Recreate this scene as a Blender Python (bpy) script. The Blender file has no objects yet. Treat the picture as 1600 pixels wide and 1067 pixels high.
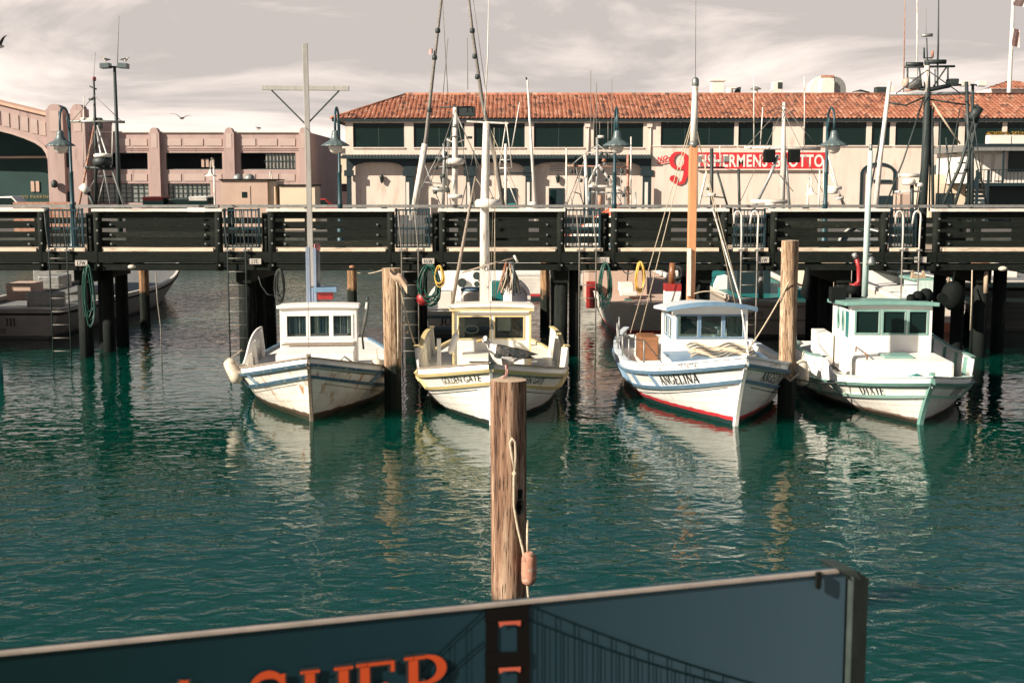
import bpy, bmesh, math, random
from mathutils import Vector, Matrix
from math import sin, cos, pi, sqrt, atan2
R = math.radians
random.seed(11)
sc = bpy.context.scene
col = sc.collection
F = 2000.0; EYE = 3.75; PITCH = math.atan(240.5 / 2000)
V = Vector

# ---------------------------------------------------------------- survey of the photograph
def ray(px, py):
    dx = (px - 800) / F; dz = -(py - 533.5) / F
    return V((dx, cos(PITCH) + dz * sin(PITCH), -sin(PITCH) + dz * cos(PITCH)))
def P(px, py, Y):
    d = ray(px, py); k = Y / d.y
    return V((d.x * k, Y, EYE + d.z * k))
def G(px, py, z=0.0):
    d = ray(px, py); k = (z - EYE) / d.z
    return V((d.x * k, d.y * k, z))
def XX(px, Y, py=330): return P(px, py, Y).x
def ZZ(py, Y, px=800): return P(px, py, Y).z

# ---------------------------------------------------------------- mesh builder
class MB:
    def __init__(s): s.v = []; s.f = []; s.m = []; s.s = []; s.at = []
    def add(s, vs, fs, mi=0, smooth=False):
        o = len(s.v); s.v += [tuple(x) for x in vs]
        for f in fs: s.f.append([i + o for i in f]); s.m.append(mi); s.s.append(smooth)
        return s
    def boxm(s, lo, hi, mi=0):
        (a, b, c), (d, e, f) = lo, hi
        return s.add([(a,b,c),(d,b,c),(d,e,c),(a,e,c),(a,b,f),(d,b,f),(d,e,f),(a,e,f)],
                     [(0,3,2,1),(4,5,6,7),(0,1,5,4),(1,2,6,5),(2,3,7,6),(3,0,4,7)], mi)
    def box(s, c, size, rot=None, mi=0):
        M = (rot if rot is not None else Matrix.Identity(3))
        vs = []
        for dz in (-.5, .5):
            for dx, dy in ((-.5,-.5),(.5,-.5),(.5,.5),(-.5,.5)):
                vs.append(V(c) + M @ V((dx*size[0], dy*size[1], dz*size[2])))
        return s.add(vs, [(0,3,2,1),(4,5,6,7),(0,1,5,4),(1,2,6,5),(2,3,7,6),(3,0,4,7)], mi)
    def bar(s, a, b, w, h=None, mi=0, up=(0,0,1)):
        a = V(a); b = V(b); h = h or w
        d = (b - a).normalized(); u = V(up)
        if abs(d.dot(u)) > .98: u = V((0,1,0))
        x = d.cross(u).normalized() * (w/2); y = x.cross(d).normalized() * (h/2)
        vs = [a-x-y, a+x-y, a+x+y, a-x+y, b-x-y, b+x-y, b+x+y, b-x+y]
        return s.add(vs, [(0,1,2,3),(7,6,5,4),(0,4,5,1),(1,5,6,2),(2,6,7,3),(3,7,4,0)], mi)
    def tube(s, pts, r, n=8, mi=0, sq=1.0, smooth=True):
        pts = [V(p) for p in pts]; k = len(pts)
        rr = list(r) if isinstance(r, (list, tuple)) else [r]*k
        d0 = (pts[1]-pts[0]).normalized()
        u = V((0,0,1)) if abs(d0.z) < .9 else V((1,0,0))
        x = d0.cross(u).normalized()
        vs = []
        for i in range(k):
            a = pts[max(i-1,0)]; b = pts[min(i+1,k-1)]
            d = (b-a).normalized()
            x = (x - d*x.dot(d)).normalized(); y = d.cross(x)
            for j in range(n):
                t = 2*pi*j/n
                vs.append(pts[i] + x*(cos(t)*rr[i]) + y*(sin(t)*rr[i]*sq))
        fs = []
        for i in range(k-1):
            for j in range(n):
                fs.append((i*n+j, i*n+(j+1)%n, (i+1)*n+(j+1)%n, (i+1)*n+j))
        s.add(vs, fs, mi, smooth)
        o = len(s.v) - len(vs)
        s.f.append([o+j for j in range(n)][::-1]); s.m.append(mi); s.s.append(False)
        s.f.append([o+(k-1)*n+j for j in range(n)]); s.m.append(mi); s.s.append(False)
        return s
    def lathe(s, prof, c=(0,0,0), n=18, mi=0, smooth=True, M=None):
        M = M or Matrix.Identity(3); c = V(c); vs = []
        for r, z in prof:
            for j in range(n):
                t = 2*pi*j/n
                vs.append(c + M @ V((r*cos(t), r*sin(t), z)))
        fs = []
        for i in range(len(prof)-1):
            for j in range(n):
                fs.append((i*n+j, i*n+(j+1)%n, (i+1)*n+(j+1)%n, (i+1)*n+j))
        s.add(vs, fs, mi, smooth)
        o = len(s.v) - len(vs); L = len(prof)-1
        if prof[0][0] > 1e-5: s.f.append([o+j for j in range(n)][::-1]); s.m.append(mi); s.s.append(False)
        if prof[-1][0] > 1e-5: s.f.append([o+L*n+j for j in range(n)]); s.m.append(mi); s.s.append(False)
        return s
    def ball(s, c, r, n=14, mi=0, M=None):
        r = V((r,r,r)) if not isinstance(r, (tuple, list)) else V(r)
        M = M or Matrix.Identity(3); vs = []; m = n//2
        for i in range(m+1):
            a = pi*i/m
            for j in range(n):
                b = 2*pi*j/n
                vs.append(V(c) + M @ V((r.x*sin(a)*cos(b), r.y*sin(a)*sin(b), r.z*cos(a))))
        fs = [(i*n+j, (i+1)*n+j, (i+1)*n+(j+1)%n, i*n+(j+1)%n) for i in range(m) for j in range(n)]
        return s.add(vs, fs, mi, True)
    def prism(s, poly, vec, mi=0):
        a = [V(p) for p in poly]; b = [p + V(vec) for p in a]; n = len(a)
        return s.add(a+b, [list(range(n))[::-1], list(range(n, 2*n))] + [(i, (i+1)%n, n+(i+1)%n, n+i) for i in range(n)], mi)
    def grid(s, fn, nu, nv, mi=0, smooth=True, closeu=False):
        vs = [fn(i/nu, j/nv) for i in range(nu+(0 if closeu else 1)) for j in range(nv+1)]
        fs = []; m = nv+1; k = nu if closeu else nu+1
        for i in range(nu):
            for j in range(nv):
                fs.append((i*m+j, ((i+1)%k)*m+j, ((i+1)%k)*m+j+1, i*m+j+1))
        return s.add(vs, fs, mi, smooth)
    def panel(s, O, U, W, VV, H, holes, thick, N, mi=0):
        """flat wall with rectangular openings; N = inward direction"""
        O = V(O); U = V(U); VV = V(VV); N = V(N)*thick
        us = sorted({0, W} | {h[0] for h in holes} | {h[2] for h in holes})
        vs_ = sorted({0, H} | {h[1] for h in holes} | {h[3] for h in holes})
        us = [u for u in us if 0 <= u <= W]; vs_ = [v for v in vs_ if 0 <= v <= H]
        pt = lambda u, v, k: O + U*u + VV*v + N*k
        for i in range(len(us)-1):
            for j in range(len(vs_)-1):
                cu = (us[i]+us[i+1])/2; cv = (vs_[j]+vs_[j+1])/2
                if any(h[0] < cu < h[2] and h[1] < cv < h[3] for h in holes): continue
                q = [(us[i],vs_[j]),(us[i+1],vs_[j]),(us[i+1],vs_[j+1]),(us[i],vs_[j+1])]
                s.add([pt(u,v,0) for u,v in q], [(0,1,2,3)], mi)
                s.add([pt(u,v,1) for u,v in q], [(3,2,1,0)], mi)
        for (a,b,c,d) in list(holes) + [(0,0,W,H)]:
            q = [(a,b),(c,b),(c,d),(a,d)]
            for k in range(4):
                p, r = q[k], q[(k+1)%4]
                s.add([pt(*p,0), pt(*r,0), pt(*r,1), pt(*p,1)], [(0,1,2,3)], mi)
        return s
    def build(s, name, mats, parent=None, bevel=0, loc=None, norm=True):
        me = bpy.data.meshes.new(name)
        me.from_pydata(s.v, [], s.f)
        for m in (mats if isinstance(mats, (list, tuple)) else [mats]): me.materials.append(m)
        me.polygons.foreach_set('material_index', s.m)
        me.polygons.foreach_set('use_smooth', s.s)
        if norm:
            bm = bmesh.new(); bm.from_mesh(me)
            bmesh.ops.recalc_face_normals(bm, faces=bm.faces)
            bm.to_mesh(me); bm.free()
        if s.at and len(s.at) == len(me.vertices):
            a_ = me.attributes.new('plank', 'FLOAT', 'POINT'); a_.data.foreach_set('value', s.at)
        me.update()
        o = bpy.data.objects.new(name, me); col.objects.link(o)
        if parent is not None: o.parent = parent
        if loc is not None: o.location = loc
        if bevel:
            b = o.modifiers.new('bevel', 'BEVEL'); b.width = bevel; b.segments = 2; b.limit_method = 'ANGLE'; b.angle_limit = R(40)
        return o

def tag(o, label=None, cat=None, group=None, kind=None):
    if label: o['label'] = label
    if cat: o['category'] = cat
    if group: o['group'] = group
    if kind: o['kind'] = kind
    return o
def thing(name, loc, label, cat, group=None, rz=0):
    o = bpy.data.objects.new(name, None); col.objects.link(o)
    o.location = loc; o.rotation_euler = (0, 0, rz); o.empty_display_size = .2
    return tag(o, label, cat, group)
def copy_tree(o, parent=None):
    c = o.copy(); col.objects.link(c)
    if parent is not None: c.parent = parent
    for ch in [x for x in bpy.data.objects if x.parent == o]: copy_tree(ch, c)
    return c
def catenary(a, b, sag, n=12):
    a = V(a); b = V(b)
    return [a.lerp(b, i/n) - V((0,0,sag*4*(i/n)*(1-i/n))) for i in range(n+1)]
def coil(mb, c, w, h, r, turns, mi=0, seed=1, n=14, dep=.06):
    """a hung coil of hose or rope: long loops with a little scatter"""
    rnd = random.Random(seed); pts = []
    for k in range(turns):
        ww = w*rnd.uniform(.75, 1.1); hh = h*rnd.uniform(.8, 1.08); ox = rnd.uniform(-.12,.12)*w; dy = rnd.uniform(-dep, dep)
        for j in range(n):
            t = 2*pi*j/n
            nar = .55 + .45*(.5-.5*cos(t))     # narrow on top, wide below
            pts.append(V(c) + V((ox + ww/2*sin(t)*nar, dy + .02*cos(3*t), -h/2 + hh/2*cos(t) + (h-hh)/2)))
    mb.tube(pts, r, 6, mi)
    return mb

# ---------------------------------------------------------------- materials
def lin(h):
    h = h.lstrip('#'); o = []
    for i in (0, 2, 4):
        c = int(h[i:i+2], 16)/255
        o.append(c/12.92 if c <= .04045 else ((c+.055)/1.055)**2.4)
    return (*o, 1)
def C(*c):
    return lin(c[0]) if isinstance(c[0], str) else (c[0], c[1], c[2], 1)
def nt(m):
    m.use_nodes = True; t = m.node_tree
    return t, t.nodes['Principled BSDF']
def mat(name, c, c2=None, rough=.6, metal=0, scale=4, stretch=(1,1,1), lo=.35, hi=.7, bump=.0, bscale=None, spec=.5, detail=6,
        fine=None, finec=None, trans=0, bdist=.01):
    m = bpy.data.materials.new(name); t, b = nt(m); N = t.nodes.new; L = t.links.new
    b.inputs['Roughness'].default_value = rough; b.inputs['Metallic'].default_value = metal
    b.inputs['Specular IOR Level'].default_value = spec
    if trans: b.inputs['Transmission Weight'].default_value = trans
    tc = N('ShaderNodeTexCoord'); mp = N('ShaderNodeMapping'); mp.inputs['Scale'].default_value = stretch
    L(tc.outputs['Object'], mp.inputs['Vector'])
    nz = N('ShaderNodeTexNoise'); nz.inputs['Scale'].default_value = scale; nz.inputs['Detail'].default_value = detail
    nz.inputs['Roughness'].default_value = .65
    L(mp.outputs[0], nz.inputs['Vector'])
    rp = N('ShaderNodeMapRange'); rp.inputs[1].default_value = lo; rp.inputs[2].default_value = hi
    L(nz.outputs[0], rp.inputs[0])
    mx = N('ShaderNodeMix'); mx.data_type = 'RGBA'
    c = C(c) if isinstance(c, str) else c
    c2 = (C(c2) if isinstance(c2, str) else c2) or tuple(x*.78 for x in c[:3]) + (1,)
    mx.inputs[6].default_value = c; mx.inputs[7].default_value = c2
    L(rp.outputs[0], mx.inputs[0])
    out = mx.outputs[2]
    if fine:
        n2 = N('ShaderNodeTexNoise'); n2.inputs['Scale'].default_value = fine; n2.inputs['Detail'].default_value = 3
        L(mp.outputs[0], n2.inputs['Vector'])
        r2 = N('ShaderNodeMapRange'); r2.inputs[1].default_value = .56; r2.inputs[2].default_value = .72
        L(n2.outputs[0], r2.inputs[0])
        m2 = N('ShaderNodeMix'); m2.data_type = 'RGBA'
        L(r2.outputs[0], m2.inputs[0]); L(out, m2.inputs[6])
        m2.inputs[7].default_value = (C(finec) if isinstance(finec, str) else finec) or (.05,.04,.03,1)
        out = m2.outputs[2]
    L(out, b.inputs['Base Color'])
    if bump:
        bp = N('ShaderNodeBump'); bp.inputs['Strength'].default_value = bump; bp.inputs['Distance'].default_value = bdist
        if bscale:
            n3 = N('ShaderNodeTexNoise'); n3.inputs['Scale'].default_value = bscale; n3.inputs['Detail'].default_value = 4
            L(mp.outputs[0], n3.inputs['Vector']); L(n3.outputs[0], bp.inputs['Height'])
        else: L(nz.outputs[0], bp.inputs['Height'])
        L(bp.outputs[0], b.inputs['Normal'])
    return m
def pile_mat(name, c, c2, c3, wet=.75, wetc=(.012,.016,.012,1)):
    """driftwood piling: long grain, checks, and a dark weed band below the tide line"""
    m = bpy.data.materials.new(name); t, b = nt(m); N = t.nodes.new; L = t.links.new
    geo = N('ShaderNodeNewGeometry'); mp = N('ShaderNodeMapping'); mp.inputs['Scale'].default_value = (9, 9, .55)
    L(geo.outputs['Position'], mp.inputs['Vector'])
    a = N('ShaderNodeTexNoise'); a.inputs['Scale'].default_value = 1.6; a.inputs['Detail'].default_value = 8; a.inputs['Roughness'].default_value = .7
    L(mp.outputs[0], a.inputs['Vector'])
    r = N('ShaderNodeValToRGB'); e = r.color_ramp.elements
    e[0].position = .36; e[0].color = c3; e[1].position = .66; e[1].color = c
    k = e.new(.5); k.color = c2
    L(a.outputs[0], r.inputs[0])
    g = N('ShaderNodeTexNoise'); g.inputs['Scale'].default_value = 11; g.inputs['Detail'].default_value = 5
    L(mp.outputs[0], g.inputs['Vector'])
    gr = N('ShaderNodeMapRange'); gr.inputs[1].default_value = .54; gr.inputs[2].default_value = .60; gr.inputs[3].default_value = 0; gr.inputs[4].default_value = .85
    L(g.outputs[0], gr.inputs[0])
    mx = N('ShaderNodeMix'); mx.data_type = 'RGBA'; L(gr.outputs[0], mx.inputs[0]); L(r.outputs[0], mx.inputs[6]); mx.inputs[7].default_value = tuple(x*.4 for x in c3[:3]) + (1,)
    sx = N('ShaderNodeSeparateXYZ'); L(geo.outputs['Position'], sx.inputs[0])
    w = N('ShaderNodeTexNoise'); w.inputs['Scale'].default_value = 3.2; L(geo.outputs['Position'], w.inputs['Vector'])
    ad = N('ShaderNodeMath'); ad.operation = 'MULTIPLY_ADD'; L(w.outputs[0], ad.inputs[0]); ad.inputs[1].default_value = .9; L(sx.outputs['Z'], ad.inputs[2])
    wr = N('ShaderNodeMapRange'); wr.inputs[1].default_value = wet+.58; wr.inputs[2].default_value = wet+.36
    L(ad.outputs[0], wr.inputs[0])
    m2 = N('ShaderNodeMix'); m2.data_type = 'RGBA'; L(wr.outputs[0], m2.inputs[0]); L(mx.outputs[2], m2.inputs[6]); m2.inputs[7].default_value = wetc
    L(m2.outputs[2], b.inputs['Base Color']); b.inputs['Roughness'].default_value = .85
    b.inputs['Specular IOR Level'].default_value = .2
    bp = N('ShaderNodeBump'); bp.inputs['Strength'].default_value = .8; bp.inputs['Distance'].default_value = .012
    L(a.outputs[0], bp.inputs['Height']); L(bp.outputs[0], b.inputs['Normal'])
    return m
def hull_mat(name, c, c2, boot, bottom, stain=None, zb=.05, zs=.02, stain_amt=.5):
    """painted planking: paint above, boot stripe, weed-dark bottom paint at the waterline, soft scuffs and rust runs"""
    m = bpy.data.materials.new(name); t, b = nt(m); N = t.nodes.new; L = t.links.new
    tc = N('ShaderNodeTexCoord'); sx = N('ShaderNodeSeparateXYZ'); L(tc.outputs['Object'], sx.inputs[0])
    nz = N('ShaderNodeTexNoise'); nz.inputs['Scale'].default_value = 2.2; nz.inputs['Detail'].default_value = 7; nz.inputs['Roughness'].default_value = .7
    L(tc.outputs['Object'], nz.inputs['Vector'])
    r = N('ShaderNodeMapRange'); r.inputs[1].default_value = .42; r.inputs[2].default_value = .75; L(nz.outputs[0], r.inputs[0])
    mx = N('ShaderNodeMix'); mx.data_type = 'RGBA'; L(r.outputs[0], mx.inputs[0]); mx.inputs[6].default_value = c; mx.inputs[7].default_value = c2
    out = mx.outputs[2]
    if stain:
        mp = N('ShaderNodeMapping'); mp.inputs['Scale'].default_value = (3.2, 3.2, .5); L(tc.outputs['Object'], mp.inputs['Vector'])
        n2 = N('ShaderNodeTexNoise'); n2.inputs['Scale'].default_value = 2.1; n2.inputs['Detail'].default_value = 5; L(mp.outputs[0], n2.inputs['Vector'])
        r2 = N('ShaderNodeMapRange'); r2.inputs[1].default_value = .58; r2.inputs[2].default_value = .72; r2.inputs[4].default_value = stain_amt; L(n2.outputs[0], r2.inputs[0])
        m2 = N('ShaderNodeMix'); m2.data_type = 'RGBA'; L(r2.outputs[0], m2.inputs[0]); L(out, m2.inputs[6]); m2.inputs[7].default_value = stain
        out = m2.outputs[2]
    w = N('ShaderNodeTexNoise'); w.inputs['Scale'].default_value = 6; L(tc.outputs['Object'], w.inputs['Vector'])
    ad = N('ShaderNodeMath'); ad.operation = 'MULTIPLY_ADD'; L(w.outputs[0], ad.inputs[0]); ad.inputs[1].default_value = -.05; L(sx.outputs['Z'], ad.inputs[2])
    def band(z, colr, out):
        q = N('ShaderNodeMapRange'); q.inputs[1].default_value = z+.012; q.inputs[2].default_value = z; L(ad.outputs[0], q.inputs[0])
        k = N('ShaderNodeMix'); k.data_type = 'RGBA'; L(q.outputs[0], k.inputs[0]); L(out, k.inputs[6]); k.inputs[7].default_value = colr
        return k.outputs[2]
    sc_ = N('ShaderNodeMapRange'); sc_.inputs[1].default_value = .42; sc_.inputs[2].default_value = .05; sc_.inputs[3].default_value = -.25; sc_.inputs[4].default_value = .55; L(sx.outputs['Z'], sc_.inputs[0])
    mps = N('ShaderNodeMapping'); mps.inputs['Scale'].default_value = (6, 6, .8); L(tc.outputs['Object'], mps.inputs['Vector'])
    ns = N('ShaderNodeTexNoise'); ns.inputs['Scale'].default_value = 1.6; ns.inputs['Detail'].default_value = 6; L(mps.outputs[0], ns.inputs['Vector'])
    sm_ = N('ShaderNodeMath'); sm_.operation = 'MULTIPLY'; sm_.use_clamp = True; L(sc_.outputs[0], sm_.inputs[0]); L(ns.outputs[0], sm_.inputs[1])
    k_ = N('ShaderNodeMix'); k_.data_type = 'RGBA'; L(sm_.outputs[0], k_.inputs[0]); L(out, k_.inputs[6]); k_.inputs[7].default_value = (.20,.16,.09,1); out = k_.outputs[2]
    if boot: out = band(zb, boot, out)
    out = band(zs, bottom, out)
    at = N('ShaderNodeAttribute'); at.attribute_name = 'plank'
    pm = N('ShaderNodeMath'); pm.operation = 'MULTIPLY_ADD'; L(at.outputs['Fac'], pm.inputs[0]); pm.inputs[1].default_value = 11; pm.inputs[2].default_value = .5
    pf = N('ShaderNodeMath'); pf.operation = 'FRACT'; L(pm.outputs[0], pf.inputs[0])
    pl = N('ShaderNodeMapRange'); pl.inputs[1].default_value = .09; pl.inputs[2].default_value = .0; L(pf.outputs[0], pl.inputs[0])
    sn = N('ShaderNodeMath'); sn.operation = 'MULTIPLY'; L(pl.outputs[0], sn.inputs[0]); L(ns.outputs[0], sn.inputs[1])
    sk_ = N('ShaderNodeMix'); sk_.data_type = 'RGBA'; sn2 = N('ShaderNodeMath'); sn2.operation = 'MULTIPLY'; sn2.inputs[1].default_value = .5; L(sn.outputs[0], sn2.inputs[0]); L(sn2.outputs[0], sk_.inputs[0]); L(out, sk_.inputs[6]); sk_.inputs[7].default_value = (.14,.11,.08,1)
    out = sk_.outputs[2]
    hh = N('ShaderNodeMath'); hh.operation = 'SUBTRACT'; L(nz.outputs[0], hh.inputs[0]); L(pl.outputs[0], hh.inputs[1])
    L(out, b.inputs['Base Color']); b.inputs['Roughness'].default_value = .45
    bp = N('ShaderNodeBump'); bp.inputs['Strength'].default_value = .3; bp.inputs['Distance'].default_value = .01
    L(hh.outputs[0], bp.inputs['Height']); L(bp.outputs[0], b.inputs['Normal'])
    return m
def glass_mat(name, tint=(.35,.5,.48), refl=.12, clear=.5):
    """window glass: partly see-through, partly mirror"""
    m = bpy.data.materials.new(name); m.use_nodes = True; t = m.node_tree; N = t.nodes.new; L = t.links.new
    t.nodes.clear(); o = N('ShaderNodeOutputMaterial')
    tr = N('ShaderNodeBsdfTransparent'); tr.inputs[0].default_value = (*tint, 1)
    df = N('ShaderNodeBsdfDiffuse'); df.inputs[0].default_value = (.008,.022,.02,1)
    nz = N('ShaderNodeTexNoise'); nz.inputs['Scale'].default_value = 2.5; tc = N('ShaderNodeTexCoord'); L(tc.outputs['Object'], nz.inputs['Vector'])
    rr = N('ShaderNodeMapRange'); rr.inputs[3].default_value = max(0, clear-.12); rr.inputs[4].default_value = min(1, clear+.12); L(nz.outputs[0], rr.inputs[0])
    m1 = N('ShaderNodeMixShader'); L(rr.outputs[0], m1.inputs[0]); L(df.outputs[0], m1.inputs[1]); L(tr.outputs[0], m1.inputs[2])
    gl = N('ShaderNodeBsdfGlossy'); gl.inputs['Roughness'].default_value = .04; gl.inputs[0].default_value = (.8,.85,.85,1)
    fr = N('ShaderNodeLayerWeight'); fr.inputs[0].default_value = .2
    ml = N('ShaderNodeMath'); ml.operation = 'MULTIPLY_ADD'; L(fr.outputs[0], ml.inputs[0]); ml.inputs[1].default_value = .35; ml.inputs[2].default_value = refl*.15
    m2 = N('ShaderNodeMixShader'); L(ml.outputs[0], m2.inputs[0]); L(m1.outputs[0], m2.inputs[1]); L(gl.outputs[0], m2.inputs[2])
    L(m2.outputs[0], o.inputs[0])
    return m

M = {}
M['white'] = mat('white_paint', C(.82,.79,.74), C(.70,.66,.59), .45, scale=2.5, lo=.48, hi=.85, bump=.1)
M['cream'] = mat('cream_paint', C(.82,.785,.70), C(.75,.69,.56), .45, scale=3, lo=.45, hi=.85, bump=.1)
M['yellow'] = mat('yellow_trim', C(.70,.565,.28), C(.60,.47,.22), .45, scale=4)
M['blue'] = mat('blue_trim', C(.05,.12,.20), C(.10,.17,.22), .45, scale=8, fine=16, finec=C(.35,.35,.33))
M['lightblue'] = mat('light_blue_trim', C(.12,.22,.33), C(.19,.28,.37), .4, scale=5)
M['teal'] = mat('teal_trim', C(.14,.29,.25), C(.21,.36,.31), .4, scale=5)
M['dteal'] = mat('dark_teal', C(.01,.14,.14), C(.02,.18,.16), .4, scale=5)
M['woodcap'] = mat('weathered_cap', C(.33,.27,.21), C(.16,.12,.09), .7, scale=10, stretch=(3,1,3))
M['buff'] = mat('buff_spar', C(.62,.29,.13), C(.48,.22,.11), .5, scale=6, stretch=(3,3,.4))
M['sparwhite'] = mat('white_spar', C(.74,.70,.64), C(.52,.48,.42), .4, scale=5, stretch=(3,3,.5), fine=8, finec=C(.32,.22,.14))
M['greyspar'] = mat('grey_spar', C(.42,.42,.40), C(.26,.27,.26), .4, metal=.3, scale=5, stretch=(3,3,.5))
M['tealspar'] = mat('pale_teal_spar', C(.52,.62,.58), C(.40,.50,.47), .4, scale=5, stretch=(3,3,.5))
M['creo'] = mat('creosoted_timber', C(.011,.014,.011), C(.005,.008,.0065), .75, scale=5, stretch=(.7,3,4), fine=14, finec=C(.022,.022,.018), bump=.4, spec=.12)
M['creov'] = mat('creosoted_post', C(.012,.015,.012), C(.006,.009,.007), .75, scale=5, stretch=(4,4,.6), fine=14, finec=C(.028,.026,.021), bump=.4, spec=.12)
M['capwhite'] = mat('white_rail_paint', C(.82,.76,.68), C(.66,.58,.50), .6, scale=2.5, stretch=(.5,3,3), fine=5, finec=C(.45,.38,.31))
M['deck'] = mat('deck_boards', C(.42,.33,.24), C(.26,.20,.15), .85, scale=4, stretch=(5,.6,1))
M['bolt'] = mat('galvanised_bolt', C(.30,.31,.29), C(.16,.17,.16), .45, metal=.7, scale=9)
M['gate'] = mat('gate_blue_metal', C(.016,.05,.065), C(.01,.03,.04), .5, metal=.2, scale=9)
M['lampblue'] = mat('lamp_post_paint', C(.016,.06,.075), C(.012,.042,.052), .45, scale=9)
M['shade'] = mat('lamp_shade_enamel', C(.11,.145,.145), C(.07,.095,.097), .4, scale=12)
M['globe'] = mat('milk_glass', C(.62,.58,.52), C(.55,.50,.45), .2, scale=6)
M['steel'] = mat('galvanised_steel', C(.34,.34,.32), C(.20,.20,.19), .5, metal=.5, scale=9)
M['black'] = mat('black_rubber', C(.004,.006,.0055), C(.008,.010,.009), .8, scale=9, spec=.15)
M['dark'] = mat('dark_metal', C(.018,.028,.027), C(.03,.04,.038), .55, scale=7)
M['pboard'] = mat('faded_board', C(.55,.47,.36), C(.4,.33,.24), .7)
M['rope'] = mat('manila_rope', C(.55,.46,.34), C(.36,.29,.20), .9, scale=30, bump=.6, bscale=90)
M['wire'] = mat('stay_wire', C(.22,.20,.17), C(.10,.09,.08), .6, scale=20)
M['darkrope'] = mat('dark_rope', C(.025,.03,.028), C(.05,.05,.045), .8, scale=25)
M['greenhose'] = mat('green_hose', C(.006,.07,.05), C(.005,.045,.034), .45, scale=8)
M['yellowhose'] = mat('yellow_hose', C(.72,.45,.09), C(.60,.34,.08), .5, scale=8)
M['red'] = mat('red_paint', C(.34,.022,.022), C(.25,.018,.018), .45, scale=5)
M['redsign'] = mat('red_sign_paint', C(.62,.03,.035), C(.50,.025,.03), .5, scale=.7)
M['orange'] = mat('orange_paint', C(.60,.12,.05), C(.45,.10,.05), .5, scale=5)
M['rust'] = mat('rusty_paint', C(.30,.10,.05), C(.42,.30,.22), .7, scale=5)
M['fender'] = mat('old_white_fender', C(.62,.56,.46), C(.45,.36,.26), .6, scale=7, fine=18, finec=C(.25,.18,.12))
M['offw'] = mat('off_white_plastic', C(.76,.71,.64), C(.66,.60,.52), .4, scale=4)
M['curtain'] = mat('blue_striped_curtain', C(.04,.09,.13), C(.50,.50,.48), .9, scale=3.2, stretch=(9,1,.05), lo=.5, hi=.58, detail=2)
M['interior'] = mat('cabin_interior', C(.05,.045,.035), C(.09,.08,.06), .8, scale=4)
M['orangewood'] = mat('varnished_wood', C(.24,.10,.04), C(.15,.065,.03), .4, scale=5, stretch=(1,1,6))
M['lumber'] = mat('weathered_lumber', C(.48,.36,.25), C(.30,.22,.15), .85, scale=6, stretch=(4,4,.5))
M['glass'] = glass_mat('window_glass', (.55,.68,.65), .2, .62)
M['cglass'] = glass_mat('clear_window_glass', (.85,.9,.88), .1, .85)
M['dglass'] = glass_mat('dark_window_glass', (.10,.16,.16), .05, .25)
M['letter'] = mat('black_lettering', C(.012,.012,.014), C(.03,.03,.03), .6, scale=8)
M['lettern'] = mat('navy_lettering', C(.03,.05,.09), C(.05,.07,.1), .6, scale=8)
M['letterw'] = mat('white_lettering', C(.78,.72,.66), C(.66,.6,.54), .6, scale=3)
M['pile'] = pile_mat('weathered_piling', C(.55,.42,.30), C(.36,.24,.15), C(.13,.08,.05), .72)
M['pilec'] = pile_mat('grey_split_piling', C(.46,.32,.225), C(.24,.135,.085), C(.07,.038,.026), .55)
M['piled'] = pile_mat('creosoted_piling', C(.018,.02,.017), C(.012,.015,.013), C(.006,.008,.007), .6, (.005,.008,.007,1))
M['pilet'] = pile_mat('tan_piling', C(.50,.30,.16), C(.30,.17,.09), C(.06,.045,.03), .95)

# ---------------------------------------------------------------- lettering
def bfont(txt, size=1.0, space=1.0, ext=0.0):
    cu = bpy.data.curves.new('t', 'FONT'); cu.body = txt; cu.size = size; cu.extrude = ext; cu.space_character = space
    cu.resolution_u = 3
    ob = bpy.data.objects.new('t', cu); col.objects.link(ob)
    dg = bpy.context.evaluated_depsgraph_get(); dg.update()
    me = bpy.data.meshes.new_from_object(ob.evaluated_get(dg))
    vs = [tuple(v.co) for v in me.vertices]; fs = [list(p.vertices) for p in me.polygons]
    bpy.data.objects.remove(ob); bpy.data.curves.remove(cu); bpy.data.meshes.remove(me)
    return vs, fs
def arc(cx, cy, rx, ry, a0, a1, n=14):
    return [(cx + rx*cos(R(a0+(a1-a0)*i/n)), cy + ry*sin(R(a0+(a1-a0)*i/n))) for i in range(n+1)]
TK, TN, SF = .15, .06, .05
def st(x, y0=0, y1=1, w=TK): return ('l', [(x, y0), (x, y1)], w)
def sf(x0, x1, y): return ('l', [(x0, y), (x1, y)], SF)
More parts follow.
